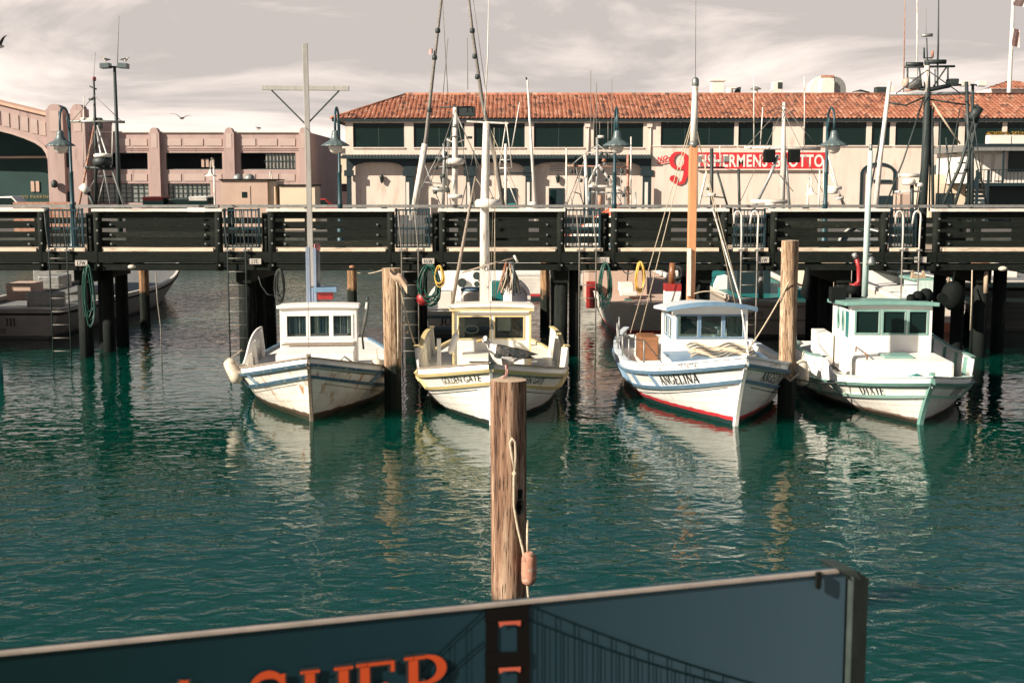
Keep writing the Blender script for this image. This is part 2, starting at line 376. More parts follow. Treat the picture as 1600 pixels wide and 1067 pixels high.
GL = {   # width, strokes (serif roman capitals)
 'A': (.86, [('l',[(.12,.03),(.43,1)],TN), ('l',[(.43,.98),(.74,.03)],TK), ('l',[(.22,.34),(.62,.34)],TN), sf(.0,.26,.025), sf(.58,.9,.025)]),
 'N': (.88, [('l',[(.14,.0),(.14,1)],TN), ('l',[(.14,.97),(.74,.03)],TK), ('l',[(.74,0),(.74,1)],TN), sf(.02,.28,.025), sf(.0,.2,.975), sf(.6,.88,.975)]),
 'G': (.86, [('c',arc(.44,.5,.37,.47,50,325),0), ('l',[(.74,.08),(.74,.42)],TK*.9), sf(.56,.88,.42), ('l',[(.70,.70),(.70,.93)],TN)]),
 'E': (.74, [st(.18), ('l',[(.1,.97),(.62,.97)],TN), ('l',[(.1,.03),(.66,.03)],TN), ('l',[(.2,.52),(.5,.52)],TN), ('l',[(.62,.8),(.62,1)],TN), ('l',[(.66,0),(.66,.22)],TN), ('l',[(.5,.42),(.5,.62)],TN), sf(.04,.2,.025), sf(.04,.2,.975)]),
 'L': (.70, [st(.18), ('l',[(.1,.03),(.62,.03)],TN), ('l',[(.62,0),(.62,.24)],TN), sf(.04,.32,.975), sf(.04,.2,.025)]),
 'I': (.40, [st(.2), sf(.05,.35,.025), sf(.05,.35,.975)]),
 'D': (.86, [st(.18), ('c',arc(.3,.5,.46,.47,-90,90),0), ('l',[(.1,.03),(.34,.03)],TN), ('l',[(.1,.97),(.34,.97)],TN)]),
 'X': (.86, [('l',[(.14,1),(.72,0)],TK), ('l',[(.72,1),(.14,0)],TN), sf(.02,.28,.975), sf(.58,.86,.975), sf(.02,.28,.025), sf(.58,.86,.025)]),
 'O': (.90, [('c',arc(.45,.5,.37,.47,0,360,22),0)]),
 'T': (.80, [st(.4), ('l',[(.05,.97),(.75,.97)],TN), ('l',[(.05,.76),(.05,1)],TN), ('l',[(.75,.76),(.75,1)],TN), sf(.25,.55,.025)]),
 'S': (.66, [('c',arc(.33,.73,.24,.24,20,210)+arc(.33,.27,.26,.24,45,-160),1), ('l',[(.56,.72),(.56,.96)],TN), ('l',[(.06,.05),(.06,.3)],TN)]),
 'H': (.92, [st(.2), st(.72), ('l',[(.2,.52),(.72,.52)],TN), sf(.05,.35,.025), sf(.05,.35,.975), sf(.57,.87,.025), sf(.57,.87,.975)]),
 'R': (.88, [st(.2), ('c',arc(.38,.74,.28,.24,-90,90),0), ('l',[(.2,.97),(.4,.97)],TN), ('l',[(.2,.5),(.4,.5)],TN), ('l',[(.42,.5),(.74,.02)],TK), sf(.05,.35,.025), sf(.05,.2,.975), sf(.64,.9,.025)]),
 'J': (.56, [st(.34,.2,1), ('c',arc(.2,.2,.14,.19,0,-150),0), sf(.18,.5,.975)]),
 'K': (.88, [st(.18), ('l',[(.68,1),(.24,.45)],TN), ('l',[(.34,.58),(.74,.0)],TK), sf(.04,.34,.025), sf(.04,.34,.975), sf(.54,.82,.975), sf(.6,.88,.025)]),
 'F': (.70, [st(.18), ('l',[(.1,.97),(.62,.97)],TN), ('l',[(.2,.52),(.5,.52)],TN), ('l',[(.62,.8),(.62,1)],TN), ('l',[(.5,.42),(.5,.62)],TN), sf(.04,.34,.025)]),
 'W': (1.1, [('l',[(.1,1),(.34,0)],TK), ('l',[(.34,0),(.55,.95)],TN), ('l',[(.55,.95),(.78,0)],TK), ('l',[(.78,0),(1.0,1)],TN), sf(-.02,.24,.975), sf(.88,1.12,.975)]),
 '1': (.44, [st(.24), ('l',[(.06,.82),(.24,.98)],TN), sf(.06,.42,.025)]),
 '7': (.64, [('l',[(.06,.97),(.58,.97)],TN), ('l',[(.56,.97),(.26,0)],TK), ('l',[(.07,.76),(.07,1)],TN)]),
 '6': (.70, [('c',arc(.35,.3,.26,.28,0,360,18),0), ('c',arc(.62,.34,.53,.64,175,100),0)]),
 '5': (.66, [('l',[(.14,.97),(.58,.97)],TN), ('l',[(.14,.55),(.14,.97)],TN), ('c',arc(.30,.32,.28,.29,115,-150),0)]),
 ' ': (.45, []),
}
def stroke_quads(pts, w, var):
    out = []
    P2 = [V((x, y)) for x, y in pts]; n = len(P2)
    L_, Rr = [], []
    for i in range(n):
        d = (P2[min(i+1,n-1)] - P2[max(i-1,0)]).normalized(); nn = V((-d.y, d.x))
        ww = w if var is None else (TN + (TK*1.08-TN)*abs(d.y)**1.3 if var == 0 else TN*1.2 + (TK-TN)*(1-abs(d.y)*.8)*.9)
        L_.append(P2[i] + nn*ww/2); Rr.append(P2[i] - nn*ww/2)
    for i in range(n-1): out.append([L_[i], Rr[i], Rr[i+1], L_[i+1]])
    return out
def serif(txt, size=1.0, space=.06, bold=0.0):
    """list of (quad 2D, layer): strokes overlap, so each stroke gets its own layer"""
    x = 0; out = []
    for ch in txt:
        w, sts = GL[ch]
        for k, (kind, pts, a) in enumerate(sts):
            for q in stroke_quads(pts, a+bold if kind == 'l' else 0, None if kind == 'l' else a):
                out.append(([((x + p.x)*size, p.y*size) for p in q], k))
        x += w + space
    return out, (x-space)*size
def put_serif(mb, txt, size, fn, mi=0, lay=.0006, base=.010, space=.06, bold=0.0):
    qs, w = serif(txt, size, space, bold)
    for q, k in qs:
        sub = 3
        mb.add([fn(p[0]-w/2, p[1]-size/2, base + lay*k) for p in q], [(0,1,2,3)], mi)
    return w
def put_bfont(mb, txt, size, fn, mi=0, base=.010, space=1.0, sx=1.0):
    vs, fs = bfont(txt, size, space)
    x0 = min(v[0] for v in vs); x1 = max(v[0] for v in vs); y0 = min(v[1] for v in vs); y1 = max(v[1] for v in vs)
    mb.add([fn((v[0]-(x0+x1)/2)*sx, v[1]-(y0+y1)/2, base) for v in vs], fs, mi)
    return (x1-x0)*sx
# ---------------------------------------------------------------- camera, sun, sky
cam = bpy.data.cameras.new('camera'); co = bpy.data.objects.new('camera', cam); col.objects.link(co)
cam.sensor_width = 36; cam.lens = 36*F/1600; cam.clip_start = .05; cam.clip_end = 2000
co.location = (0, 0, EYE); co.rotation_euler = (pi/2 - PITCH, 0, 0)
cam.dof.use_dof = True; cam.dof.focus_distance = 21; cam.dof.aperture_fstop = 13
sc.camera = co
sc.view_settings.view_transform = 'Standard'; sc.view_settings.look = 'None'
sc.view_settings.exposure = .92; sc.view_settings.gamma = 1

SUN_AZ, SUN_EL = 31, 29        # azimuth measured from -X towards the camera side (-Y)
sdir = V((-cos(R(SUN_EL))*cos(R(SUN_AZ)), -cos(R(SUN_EL))*sin(R(SUN_AZ)), sin(R(SUN_EL))))
sl = bpy.data.lights.new('sun', 'SUN'); so = bpy.data.objects.new('sun', sl); col.objects.link(so)
sl.energy = 5.0; sl.angle = R(.5); sl.color = (1, .90, .76)
so.rotation_euler = sdir.to_track_quat('Z', 'Y').to_euler(); so.location = (-20, -12, 25)

w = bpy.data.worlds.new('World'); sc.world = w; w.use_nodes = True
t = w.node_tree; N = t.nodes.new; L = t.links.new
bg = t.nodes['Background']; outw = t.nodes['World Output']
sky = N('ShaderNodeTexSky'); sky.sky_type = 'NISHITA'; sky.sun_disc = False
sky.sun_elevation = R(SUN_EL); sky.sun_rotation = atan2(sdir.x, sdir.y) % (2*pi)
L(sky.outputs[0], bg.inputs[0]); bg.inputs[1].default_value = .027
tc = N('ShaderNodeTexCoord'); sep = N('ShaderNodeSeparateXYZ'); L(tc.outputs['Generated'], sep.inputs[0])
mp = N('ShaderNodeMapping'); mp.inputs['Scale'].default_value = (2.2, 2.2, 11); mp.inputs['Rotation'].default_value = (0, R(7), 0)
mp.inputs['Location'].default_value = (3.1, .4, 1.7)
L(tc.outputs['Generated'], mp.inputs['Vector'])
nz = N('ShaderNodeTexNoise'); nz.inputs['Scale'].default_value = 1.35; nz.inputs['Detail'].default_value = 7; nz.inputs['Roughness'].default_value = .57
nz.inputs['Distortion'].default_value = .6
L(mp.outputs[0], nz.inputs['Vector'])
# thinner, greyer cloud higher up, bright band near the horizon
ma = N('ShaderNodeMath'); ma.operation = 'MULTIPLY_ADD'; L(sep.outputs['Z'], ma.inputs[0]); ma.inputs[1].default_value = -1.5; L(nz.outputs[0], ma.inputs[2])
rp = N('ShaderNodeValToRGB'); e = rp.color_ramp.elements
e[0].position = .26; e[0].color = (.33, .298, .281, 1); e[1].position = .53; e[1].color = (.80, .69, .62, 1)
k = e.new(.38); k.color = (.58, .505, .455, 1)
L(ma.outputs[0], rp.inputs[0])
bg2 = N('ShaderNodeBackground'); L(rp.outputs[0], bg2.inputs[0]); bg2.inputs[1].default_value = 1.0
fm = N('ShaderNodeMapRange'); fm.inputs[1].default_value = .14; fm.inputs[2].default_value = .25; fm.inputs[3].default_value = 1; fm.inputs[4].default_value = .04
L(sep.outputs['Z'], fm.inputs[0])
mxs = N('ShaderNodeMixShader'); L(fm.outputs[0], mxs.inputs[0]); L(bg.outputs[0], mxs.inputs[1]); L(bg2.outputs[0], mxs.inputs[2])
L(mxs.outputs[0], outw.inputs[0])

# ---------------------------------------------------------------- water
def water_mat():
    m = bpy.data.materials.new('harbour_water'); t, b = nt(m); N = t.nodes.new; L = t.links.new
    b.inputs['Base Color'].default_value = (.0005, .037, .0255, 1); b.subsurface_method = 'BURLEY'; b.inputs['Subsurface Weight'].default_value = 1; b.inputs['Subsurface Radius'].default_value = (.6, 1.3, 1.1); b.inputs['Subsurface Scale'].default_value = 1.0; b.inputs['Roughness'].default_value = .03; b.inputs['IOR'].default_value = 1.4
    b.inputs['Specular IOR Level'].default_value = .5
    g = N('ShaderNodeNewGeometry')
    def noise(scale, rot, sx, det=2.0, dist=.3):
        mp = N('ShaderNodeMapping'); mp.inputs['Scale'].default_value = (sx, 1, 1); mp.inputs['Rotation'].default_value = (0, 0, R(rot)); L(g.outputs['Position'], mp.inputs['Vector'])
        n = N('ShaderNodeTexNoise'); n.inputs['Scale'].default_value = scale; n.inputs['Detail'].default_value = det; n.inputs['Distortion'].default_value = dist; n.inputs['Roughness'].default_value = .45
        L(mp.outputs[0], n.inputs['Vector']); return n.outputs[0]
    a = noise(1.3, 22, .7, 1.0); c = noise(4.2, -28, .75, 1.4, .6); d = noise(10.5, 14, .8, 2)
    s1 = N('ShaderNodeMath'); s1.operation = 'MULTIPLY_ADD'; L(c, s1.inputs[0]); s1.inputs[1].default_value = .50; 
    s0 = N('ShaderNodeMath'); s0.operation = 'MULTIPLY'; L(a, s0.inputs[0]); s0.inputs[1].default_value = .6
    L(s0.outputs[0], s1.inputs[2])
    s2 = N('ShaderNodeMath'); s2.operation = 'MULTIPLY_ADD'; L(d, s2.inputs[0]); s2.inputs[1].default_value = .085; L(s1.outputs[0], s2.inputs[2])
    # patches of calmer and busier water
    pn = noise(.12, 0, .6, 2, 0); pr = N('ShaderNodeMapRange'); pr.inputs[1].default_value = .35; pr.inputs[2].default_value = .65; pr.inputs[3].default_value = .55; pr.inputs[4].default_value = 1.0; L(pn, pr.inputs[0])
    s3 = N('ShaderNodeMath'); s3.operation = 'MULTIPLY'; 
    sy = N('ShaderNodeSeparateXYZ'); L(g.outputs['Position'], sy.inputs[0])
    yr = N('ShaderNodeMapRange'); yr.inputs[1].default_value = 7; yr.inputs[2].default_value = 19; yr.inputs[3].default_value = 2.0; yr.inputs[4].default_value = .72; L(sy.outputs['Y'], yr.inputs[0])
    y2 = N('ShaderNodeMapRange'); y2.inputs[1].default_value = 24; y2.inputs[2].default_value = 34; y2.inputs[3].default_value = 1.0; y2.inputs[4].default_value = 2.2; L(sy.outputs['Y'], y2.inputs[0])
    xr = N('ShaderNodeMapRange'); xr.inputs[1].default_value = -3.5; xr.inputs[2].default_value = -8; xr.inputs[3].default_value = 1.0; xr.inputs[4].default_value = 1.7; L(sy.outputs['X'], xr.inputs[0])
    q1 = N('ShaderNodeMath'); q1.operation = 'MULTIPLY'; L(yr.outputs[0], q1.inputs[0]); L(xr.outputs[0], q1.inputs[1])
    q2 = N('ShaderNodeMath'); q2.operation = 'MULTIPLY'; L(q1.outputs[0], q2.inputs[0]); L(y2.outputs[0], q2.inputs[1])
    q3 = N('ShaderNodeMath'); q3.operation = 'MULTIPLY'; L(q2.outputs[0], q3.inputs[0]); L(pr.outputs[0], q3.inputs[1])
    L(s2.outputs[0], s3.inputs[0]); L(q3.outputs[0], s3.inputs[1])
    bp = N('ShaderNodeBump'); bp.inputs['Strength'].default_value = 1.0; bp.inputs['Distance'].default_value = .034
    L(s3.outputs[0], bp.inputs['Height']); L(bp.outputs[0], b.inputs['Normal'])
    return m
mb = MB(); mb.add([(-140,-40,0),(160,-40,0),(160,64.2,0),(-140,64.2,0)], [(0,1,2,3)])
tag(mb.build('water', water_mat()), 'deep green rippled harbour water', 'water', kind='structure')
bedm = mat('sea_bed', C(.02,.03,.02), None, .9)
mb = MB(); mb.add([(-140,-40,-3),(160,-40,-3),(160,64.2,-3),(-140,64.2,-3)], [(0,1,2,3)])
# street beyond the basin, one sheet to the horizon
QZ = 1.4
asph = mat('asphalt', C(.10,.09,.08), C(.06,.055,.05), .9, scale=.6)
mb = MB(); mb.add([(-900,64.6,QZ),(900,64.6,QZ),(900,1900,QZ),(-900,1900,QZ)], [(0,1,2,3)])
tag(mb.build('street', asph), 'grey waterfront street beyond the basin', 'street', kind='structure')
conc = mat('quay_concrete', C(.07,.07,.06), C(.025,.03,.026), .9, scale=1.2, stretch=(1,1,.4))
mb = MB(); mb.boxm((-200,64,-3),(200,64.6,QZ+.02))
tag(mb.build('quay_wall', conc), 'stained concrete quay wall holding the street above the basin', 'quay wall')
# ---------------------------------------------------------------- small fishing boats (local frame: stem head at y=0, stern at +y)
def lerp(a, b, t): return a + (b-a)*t
def sstep(a, b, t):
    t = min(max((t-a)/(b-a), 0), 1); return t*t*(3-2*t)
class Hull:
    def __init__(s, L, half, S0, Sm, Ss, rake, bul, zk=-.55, tail=.55, bow=2.0, full=.46):
        s.full = full
        s.L, s.half, s.S0, s.Sm, s.Ss, s.rake, s.bul, s.zk, s.tail, s.bow = L, half, S0, Sm, Ss, rake, bul, zk, tail, bow
    def S(s, t):
        z = s.Sm + (s.S0-s.Sm)*max(0, 1-t/.55)**2.0
        return z + (s.Ss-s.Sm)*max(0, (t-.5)/.5)**2
    def B(s, t):
        b = (1-(1-min(t/s.full, 1))**s.bow)**.88
        return s.half*b*(1 - (1-s.tail)*max(0, (t-.55)/.45)**2.2)
    def pt(s, t, h, side, out=0.0):
        zs = s.S(t); z = s.zk + (zs-s.zk)*h
        p = .30 + .72*max(0, 1-t/.5)**1.5
        hh = min(h, 1.0)
        x = s.B(t)*max(hh, 0)**p + (h-1)*.10*min(1, t/.15) if h > 1 else s.B(t)*max(hh, 0)**p
        y = s.L*t + s.rake*(1-min(h,1.05)**1.8)*max(0, 1-t)**4
        if out:
            e = .004
            dx = (s.B(t+e)-s.B(t-e if t > e else 0))/(e*2 if t > e else e); dn = V((s.L, -dx)).normalized()
            x += out*dn.x; y += out*dn.y
        return V((side*x, y, z))
    def hz(s, t, z): return (z-s.zk)/(s.S(t)-s.zk)
    def mesh(s, mb, ns=72, nh=14):
        for side in (-1, 1):
            mb.grid(lambda u, v: s.pt(u**1.15, .02+.98*v, side), ns, nh); mb.at += [.02+.98*j/nh for i in range(ns+1) for j in range(nh+1)]
        # transom
        mb.add([s.pt(1, .02+.98*j/nh, -1) for j in range(nh+1)] + [s.pt(1, .02+.98*j/nh, 1) for j in range(nh+1)],
               [(j, j+1, nh+2+j, nh+1+j) for j in range(nh)]); mb.at += [.02+.98*j/nh for j in range(nh+1)]*2
    def bulwark(s, mb, t0=0.0, t1=.97, th=.04, n=60):
        for side in (-1, 1):
            def prof(u):
                t = lerp(t0, t1, u); zs = s.S(t); z1 = s.bul(t)
                h1 = s.hz(t, z1)
                a = s.pt(t, 1.0, side); b = s.pt(t, h1, side)
                ins = min(th, max(.0, abs(b.x)*.5)) * side
                return [a, b, b - V((ins, 0, 0)), a - V((ins, 0, .06))]
            pr = [prof(i/n) for i in range(n+1)]
            vs = [p for q in pr for p in q]
            fs = [(i*4+k, i*4+(k+1)%4, (i+1)*4+(k+1)%4, (i+1)*4+k) for i in range(n) for k in range(4)]
            mb.add(vs, fs, 0, True); o = len(mb.v)-len(vs)
            mb.f.append([o+n*4+k for k in range(4)]); mb.m.append(0); mb.s.append(False)
    def cap(s, mb, t0=0., t1=.97, w=.085, th=.03, n=60, sides=(-1, 1)):
        for side in sides:
            vs = []
            for i in range(n+1):
                t = lerp(t0, t1, i/n); b = s.pt(t, s.hz(t, s.bul(t)), side, 0)
                o = s.pt(t, s.hz(t, s.bul(t)), side, .02)
                i_ = V((side*max(abs(b.x)-w+.02, 0.0), b.y, b.z))
                vs += [o, i_, i_+V((0,0,th)), o+V((0,0,th))]
            mb.add(vs, [(i*4+k, i*4+(k+1)%4, (i+1)*4+(k+1)%4, (i+1)*4+k) for i in range(n) for k in range(4)] + [(n*4, n*4+1, n*4+2, n*4+3)], 0, False)
    def strake(s, mb, dz, t0=0., t1=.985, out=.05, th=.055, n=54, zf=None, mi=0):
        for side in (-1, 1):
            vs = []
            for i in range(n+1):
                t = lerp(t0, t1, (i/n)**1.2); z = (zf(t) if zf else s.S(t)) - dz
                a = s.pt(t, s.hz(t, z-th/2), side, -.01); b = s.pt(t, s.hz(t, z-th/2), side, out*.85)
                c = s.pt(t, s.hz(t, z+th/2), side, out); d = s.pt(t, s.hz(t, z+th/2), side, -.01)
                vs += [a, b, c, d]
            mb.add(vs, [(i*4+k, i*4+(k+1)%4, (i+1)*4+(k+1)%4, (i+1)*4+k) for i in range(n) for k in range(4)] + [(0,1,2,3), (n*4+3, n*4+2, n*4+1, n*4)], mi, False)
    def line(s, mb, dz, t0=.03, t1=.9, th=.014, n=40, mi=0):
        for side in (-1, 1):
            vs = []
            for i in range(n+1):
                t = lerp(t0, t1, i/n); z = s.S(t)-dz-.06*sstep(.1,.6,t)
                vs += [s.pt(t, s.hz(t, z-th/2), side, .004), s.pt(t, s.hz(t, z+th/2), side, .004)]
            mb.add(vs, [(2*i, 2*i+2, 2*i+3, 2*i+1) for i in range(n)], mi)
    def stem(s, mb, top, w=.075, fwd=.035):
        pts = []
        for i in range(13):
            h = i/12*1.0; p = s.pt(0, h, 1); pts.append(V((0, p.y-fwd, p.z)))
        pts.append(V((0, -fwd-.02, top)))
        vs = []
        for p in pts: vs += [p+V((-w/2,.09,0)), p+V((-w*.3,0,0)), p+V((w*.3,0,0)), p+V((w/2,.09,0))]
        n = len(pts)-1
        mb.add(vs, [(i*4+k, i*4+(k+1)%4, (i+1)*4+(k+1)%4, (i+1)*4+k) for i in range(n) for k in range(4)] + [(n*4, n*4+1, n*4+2, n*4+3)])
    def deck(s, mb, drop=.03, n=30, t1=.97):
        vs = []
        for i in range(n+1):
            t = lerp(.008, t1, i/n); z = s.S(t)-drop; b = s.B(t)*.97
            y = s.L*t
            vs += [(-b, y, z), (-b*.5, y, z+.03), (0, y, z+.04), (b*.5, y, z+.03), (b, y, z)]
        mb.add(vs, [(i*5+k, i*5+k+1, (i+1)*5+k+1, (i+1)*5+k) for i in range(n) for k in range(4)], 0, True)
    def name(s, mb, txt, size, tc, side, zc, fn, **kw):
        e = .01; d = (s.pt(tc+e, .9, side) - s.pt(tc-e, .9, side)).length/(2*e)
        sg = 1 if side > 0 else -1
        def f(u, v, off):
            t = tc + sg*u/d; z = zc(t) + v
            return s.pt(t, s.hz(t, z), side, off)
        return fn(mb, txt, size, f, **kw)
    def props(s, parent, m, ts, z0=.0, z1=-.2, w=.045, slant=.0, side=(-1,1), out=.02):
        for sd in side:
            for t in ts:
                mb = MB()
                a = s.pt(t, s.hz(t, s.S(t)+z0), sd, out); b = s.pt(t+slant, s.hz(t+slant, s.S(t+slant)+z1), sd, out)
                mb.bar(a, b, w, .05); mb.build('guard_prop', M[m], parent)
    def ribs(s, parent, m, ts, side=(-1,1), w=.06):
        for sd in side:
            for t in ts:
                a = s.pt(t, 1.0, sd) - V((sd*.07, 0, .03)); b = s.pt(t, s.hz(t, s.bul(t)), sd) - V((sd*.07, 0, .03))
                MB().bar(a, b, w, .06).build('bulwark_rib', M[m], parent)

def stay(parent, pts, r=.006, m='wire', name='stay'):
    return MB().tube(pts, r, 5).build(name, M[m], parent)
def cabin(parent, yc, w, dep, z0, z1, wins, paint, frame, glass='glass', swins=(), camber=.0, over=.07, roofm=None, roof_th=.06, fr=.035, bow=.0, xc=0., visor=None, back_open=True, curtain=False, floor=True, roof_front=None, bev=.012, slope=.07):
    """wheelhouse: four walls with real openings, framed panes, roof; wins = (x0,z0,x1,z1) on the front, swins = (y0,z0,y1,z1) on both sides"""
    H = z1-z0; mb = MB(); th = .05
    hol = [(a-xc+w/2, b-z0, c-xc+w/2, d-z0) for a, b, c, d in wins]
    mb.panel((xc-w/2, yc, z0), (1,0,0), w, (0,0,1), H, hol, th, (0,1,0))
    sh = [(a-yc-th, b-z0, c-yc-th, d-z0) for a, b, c, d in swins]
    mb.panel((xc-w/2, yc+th, z0), (0,1,0), dep-th, (0,0,1), H-slope, sh, th, (1,0,0))
    mb.panel((xc+w/2, yc+th, z0), (0,1,0), dep-th, (0,0,1), H-slope, sh, th, (-1,0,0))
    bh = [(w*.10, .45, w*.90, H-.16)] if back_open else []
    mb.panel((xc-w/2+th, yc+dep-th, z0), (1,0,0), w-2*th, (0,0,1), H-slope, bh, th, (0,1,0))
    c = mb.build('cabin', [paint], parent)
    if floor:
        MB().boxm((xc-w/2+th, yc+th, z0-.02), (xc+w/2-th, yc+dep-th, z0+.02)).build('cabin_floor', M['interior'], c)
        MB().boxm((xc-w/2+th+.002, yc+.12, z0+.02), (xc+w/2-th-.002, yc+.34, z0+H*.42)).build('dashboard', M['interior'], c)
    # roof
    rf = MB(); n = 12; x0 = xc-w/2-over; x1 = xc+w/2+over; y0 = yc-(roof_front if roof_front is not None else over); y1 = yc+dep+over*.7
    def rz(x): return camber*(1-((x-xc)/(w/2+over))**2)
    vs = []
    for i in range(n+1):
        x = lerp(x0, x1, i/n); z = z1 + rz(x)
        fy = y0 - bow*(1-((x-xc)/(w/2+over))**2)
        vs += [(x, fy, z+.002), (x, y1, z+.002-slope), (x, y1, z+roof_th-slope), (x, fy, z+roof_th)]
    rf.add(vs, [(i*4+k, i*4+(k+1)%4, (i+1)*4+(k+1)%4, (i+1)*4+k) for i in range(n) for k in range(4)] + [(0,1,2,3), (n*4+3,n*4+2,n*4+1,n*4)])
    r = rf.build('roof', roofm or paint, c, bevel=bev)
    if camber:   # the wall head follows the camber
        wh = MB(); vs = []
        for i in range(n+1):
            x = lerp(xc-w/2, xc+w/2, i/n); vs += [(x, yc, z1-.002), (x, yc+.04, z1-.002), (x, yc+.04, z1+rz(x)), (x, yc, z1+rz(x))]
        wh.add(vs, [(i*4+k, i*4+(k+1)%4, (i+1)*4+(k+1)%4, (i+1)*4+k) for i in range(n) for k in range(4)])
        wh.build('wall_head', paint, c)
    for a, b, cc, d in wins:
        f = MB(); y = yc-.012
        for q, s_ in (((a-fr, b-fr), (cc+fr, b)), ((a-fr, d), (cc+fr, d+fr)), ((a-fr, b), (a, d)), ((cc, b), (cc+fr, d))):
            f.boxm((q[0], y, q[1]), (s_[0], yc-.001, s_[1]))
        fo = f.build('window', frame, c)
        MB().boxm((a, yc+.018, b), (cc, yc+.024, d)).build('pane', M[glass], fo)
        if curtain:
            g = MB(); g.grid(lambda u, v: V((lerp(a+.003, cc-.003, u), yc+.055+.012*sin(u*44), lerp(b+.04, d, v))), 44, 1, 0, True); g.build('curtain', M['curtain'], fo)
    for a, b, cc, d in swins:
        for sd in (-1, 1):
            f = MB(); X = xc + sd*(w/2)
            lo, hi = sorted((X + sd*.001, X + sd*.012))
            for q, s_ in (((a-fr, b-fr), (cc+fr, b)), ((a-fr, d), (cc+fr, d+fr)), ((a-fr, b), (a, d)), ((cc, b), (cc+fr, d))):
                f.boxm((lo, q[0], q[1]), (hi, s_[0], s_[1]))
            fo = f.build('window', frame, c)
            p0, p1 = sorted((X - sd*.018, X - sd*.024))
            MB().boxm((p0, a, b), (p1, cc, d)).build('pane', M[glass], fo)
    return c

def bow_root(name, px, py, rake, rz, label):
    w = G(px, py)                       # where the stem meets the water
    d = .86*rake
    return thing(name, (w.x + sin(rz)*d, w.y - cos(rz)*d, 0), label, 'boat', 'small fishing boats moored bow out along the pier', rz)

# local coordinates of a surveyed point at depth Y on a given boat
def loc(root, px, py, Y):
    rz = root.rotation_euler.z
    return Matrix.Rotation(-rz, 3, 'Z') @ (P(px, py, Y) - V(root.location))

# ======================= boat 1 : white with dark blue trim, tall white cross mast
RK = .62
b1 = bow_root('fishing_boat', 487, 658, RK, R(5.5), 'white wooden fishing boat with navy trim, rust streaks and tall white cross mast')
h1 = Hull(7.7, 1.37, 1.00, .40, .52, RK, lambda t: h1.S(t) + .11 + .44*sstep(.34, .74, t), full=.38)
HM1 = hull_mat('boat_paint_scuffed_white', C(.87,.82,.74), C(.62,.54,.44), C(.10,.06,.04), C(.035,.035,.022), C(.46,.20,.07), .10, .05, .95)
mb = MB(); h1.mesh(mb); mb.build('hull', HM1, b1)
mb = MB(); h1.bulwark(mb, t1=.76); bw = mb.build('bulwark', M['white'], b1)
h1.ribs(bw, 'white', (.42,.52,.62,.72))
mb = MB(); h1.cap(mb, t1=.40, th=.022); mb.build('rail_cap', M['woodcap'], b1)
mb = MB(); h1.strake(mb, .0, th=.05); mb.build('upper_guard', M['blue'], b1)
mb = MB(); h1.strake(mb, .215, t1=.95, th=.055, out=.045); mb.build('lower_guard', M['blue'], b1)
h1.props(b1, 'blue', (.2,.3,.42,.54,.66), -.02, -.20, slant=-.02)
mb = MB(); h1.stem(mb, 1.16); mb.build('stem', M['woodcap'], b1)
mb = MB(); h1.deck(mb); mb.build('deck', M['white'], b1)
mb = MB(); h1.line(mb, .31); mb.build('hull_seam', M['woodcap'], b1)
cab1 = cabin(b1, 2.95, 1.36, 1.2, .45, 1.60, [(-.555,1.10,-.215,1.47), (-.145,1.10,.195,1.47), (.265,1.10,.585,1.47)], M['white'], M['white'], 'cglass', swins=[(3.35,1.1,3.9,1.45)], curtain=True, xc=.0, over=.05, camber=.02)
mb = MB(); mb.boxm((-.66, 1.75, .5), (.66, 2.945, .93)); mb.boxm((-.62, 2.86, .985), (.64, 2.944, 1.03)); mb.build('fore_hatch', M['white'], b1, bevel=.02)
mb = MB(); mb.boxm((-.64, 2.80, .955), (.62, 2.855, .985)); mb.build('hatch_batten', M['woodcap'], b1)
mb = MB(); mb.tube([(-.25,1.72,.78),(-.25,1.69,.78)], .05, 10); mb.tube([(.42,1.72,.8),(.5,1.65,.9),(.62,1.72,.8)], .02, 6); mb.build('deck_fitting', M['bolt'], b1)
# cross mast in its tabernacle
YM = 24.0
mp0 = loc(b1, 487, 470, YM); mb = MB()
q = lambda px, py: loc(b1, px, py, YM)
base = V((mp0.x, mp0.y, 1.66))
M['greywood'] = mat('grey_painted_spar', C(.40,.38,.35), C(.30,.28,.26), .5, scale=5, stretch=(3,3,.5))
mb.bar(q(487,447), q(476.5,68), .095, .095); mast = mb.build('mast', M['greywood'], b1, bevel=.006)
mb = MB(); mb.bar(q(409.5,137.5), q(545.5,138.5), .075, .085); mb.build('cross_arm', M['greywood'], mast, bevel=.006)
for a, b in (((424,141),(477,194)), ((530,142),(480,194))):
    MB().bar(q(*a), q(*b), .026, .026).build('brace', M['dark'], mast)
mb = MB(); mb.bar(q(480.5,386), (base.x-.06, base.y, 1.6), .07, .12); mb.bar(q(491.5,388), (base.x+.07, base.y, 1.6), .05, .12); mb.bar(q(487,449), (base.x, base.y, 1.6), .07, .09)
mb.build('tabernacle', mat('tabernacle_paint', C(.20,.26,.36), C(.26,.31,.40), .5, scale=5), b1)
mb = MB(); a = q(493.5,392); c0 = V((a.x+.02, a.y+.15, 1.62)); mb.tube([c0, V((c0.x, c0.y, a.z))], .045, 12); pp = mb.build('exhaust_pipe', M['greyspar'], b1)
MB().tube([V((c0.x,c0.y,a.z)), V((c0.x,c0.y,a.z+.12))], .06, 12).build('pipe_cap', mat('pink_cap', C(.55,.22,.22), None, .6), pp)
mb = MB(); mb.boxm((c0.x+.0, c0.y-.2, 1.66), (c0.x+.28, c0.y+.1, 1.80)); sk = mb.build('skylight', M['red'], b1)
MB().boxm((c0.x-.06, c0.y-.26, 1.80), (c0.x+.36, c0.y+.16, 1.89)).build('skylight_lid', M['lightblue'], sk, bevel=.01)
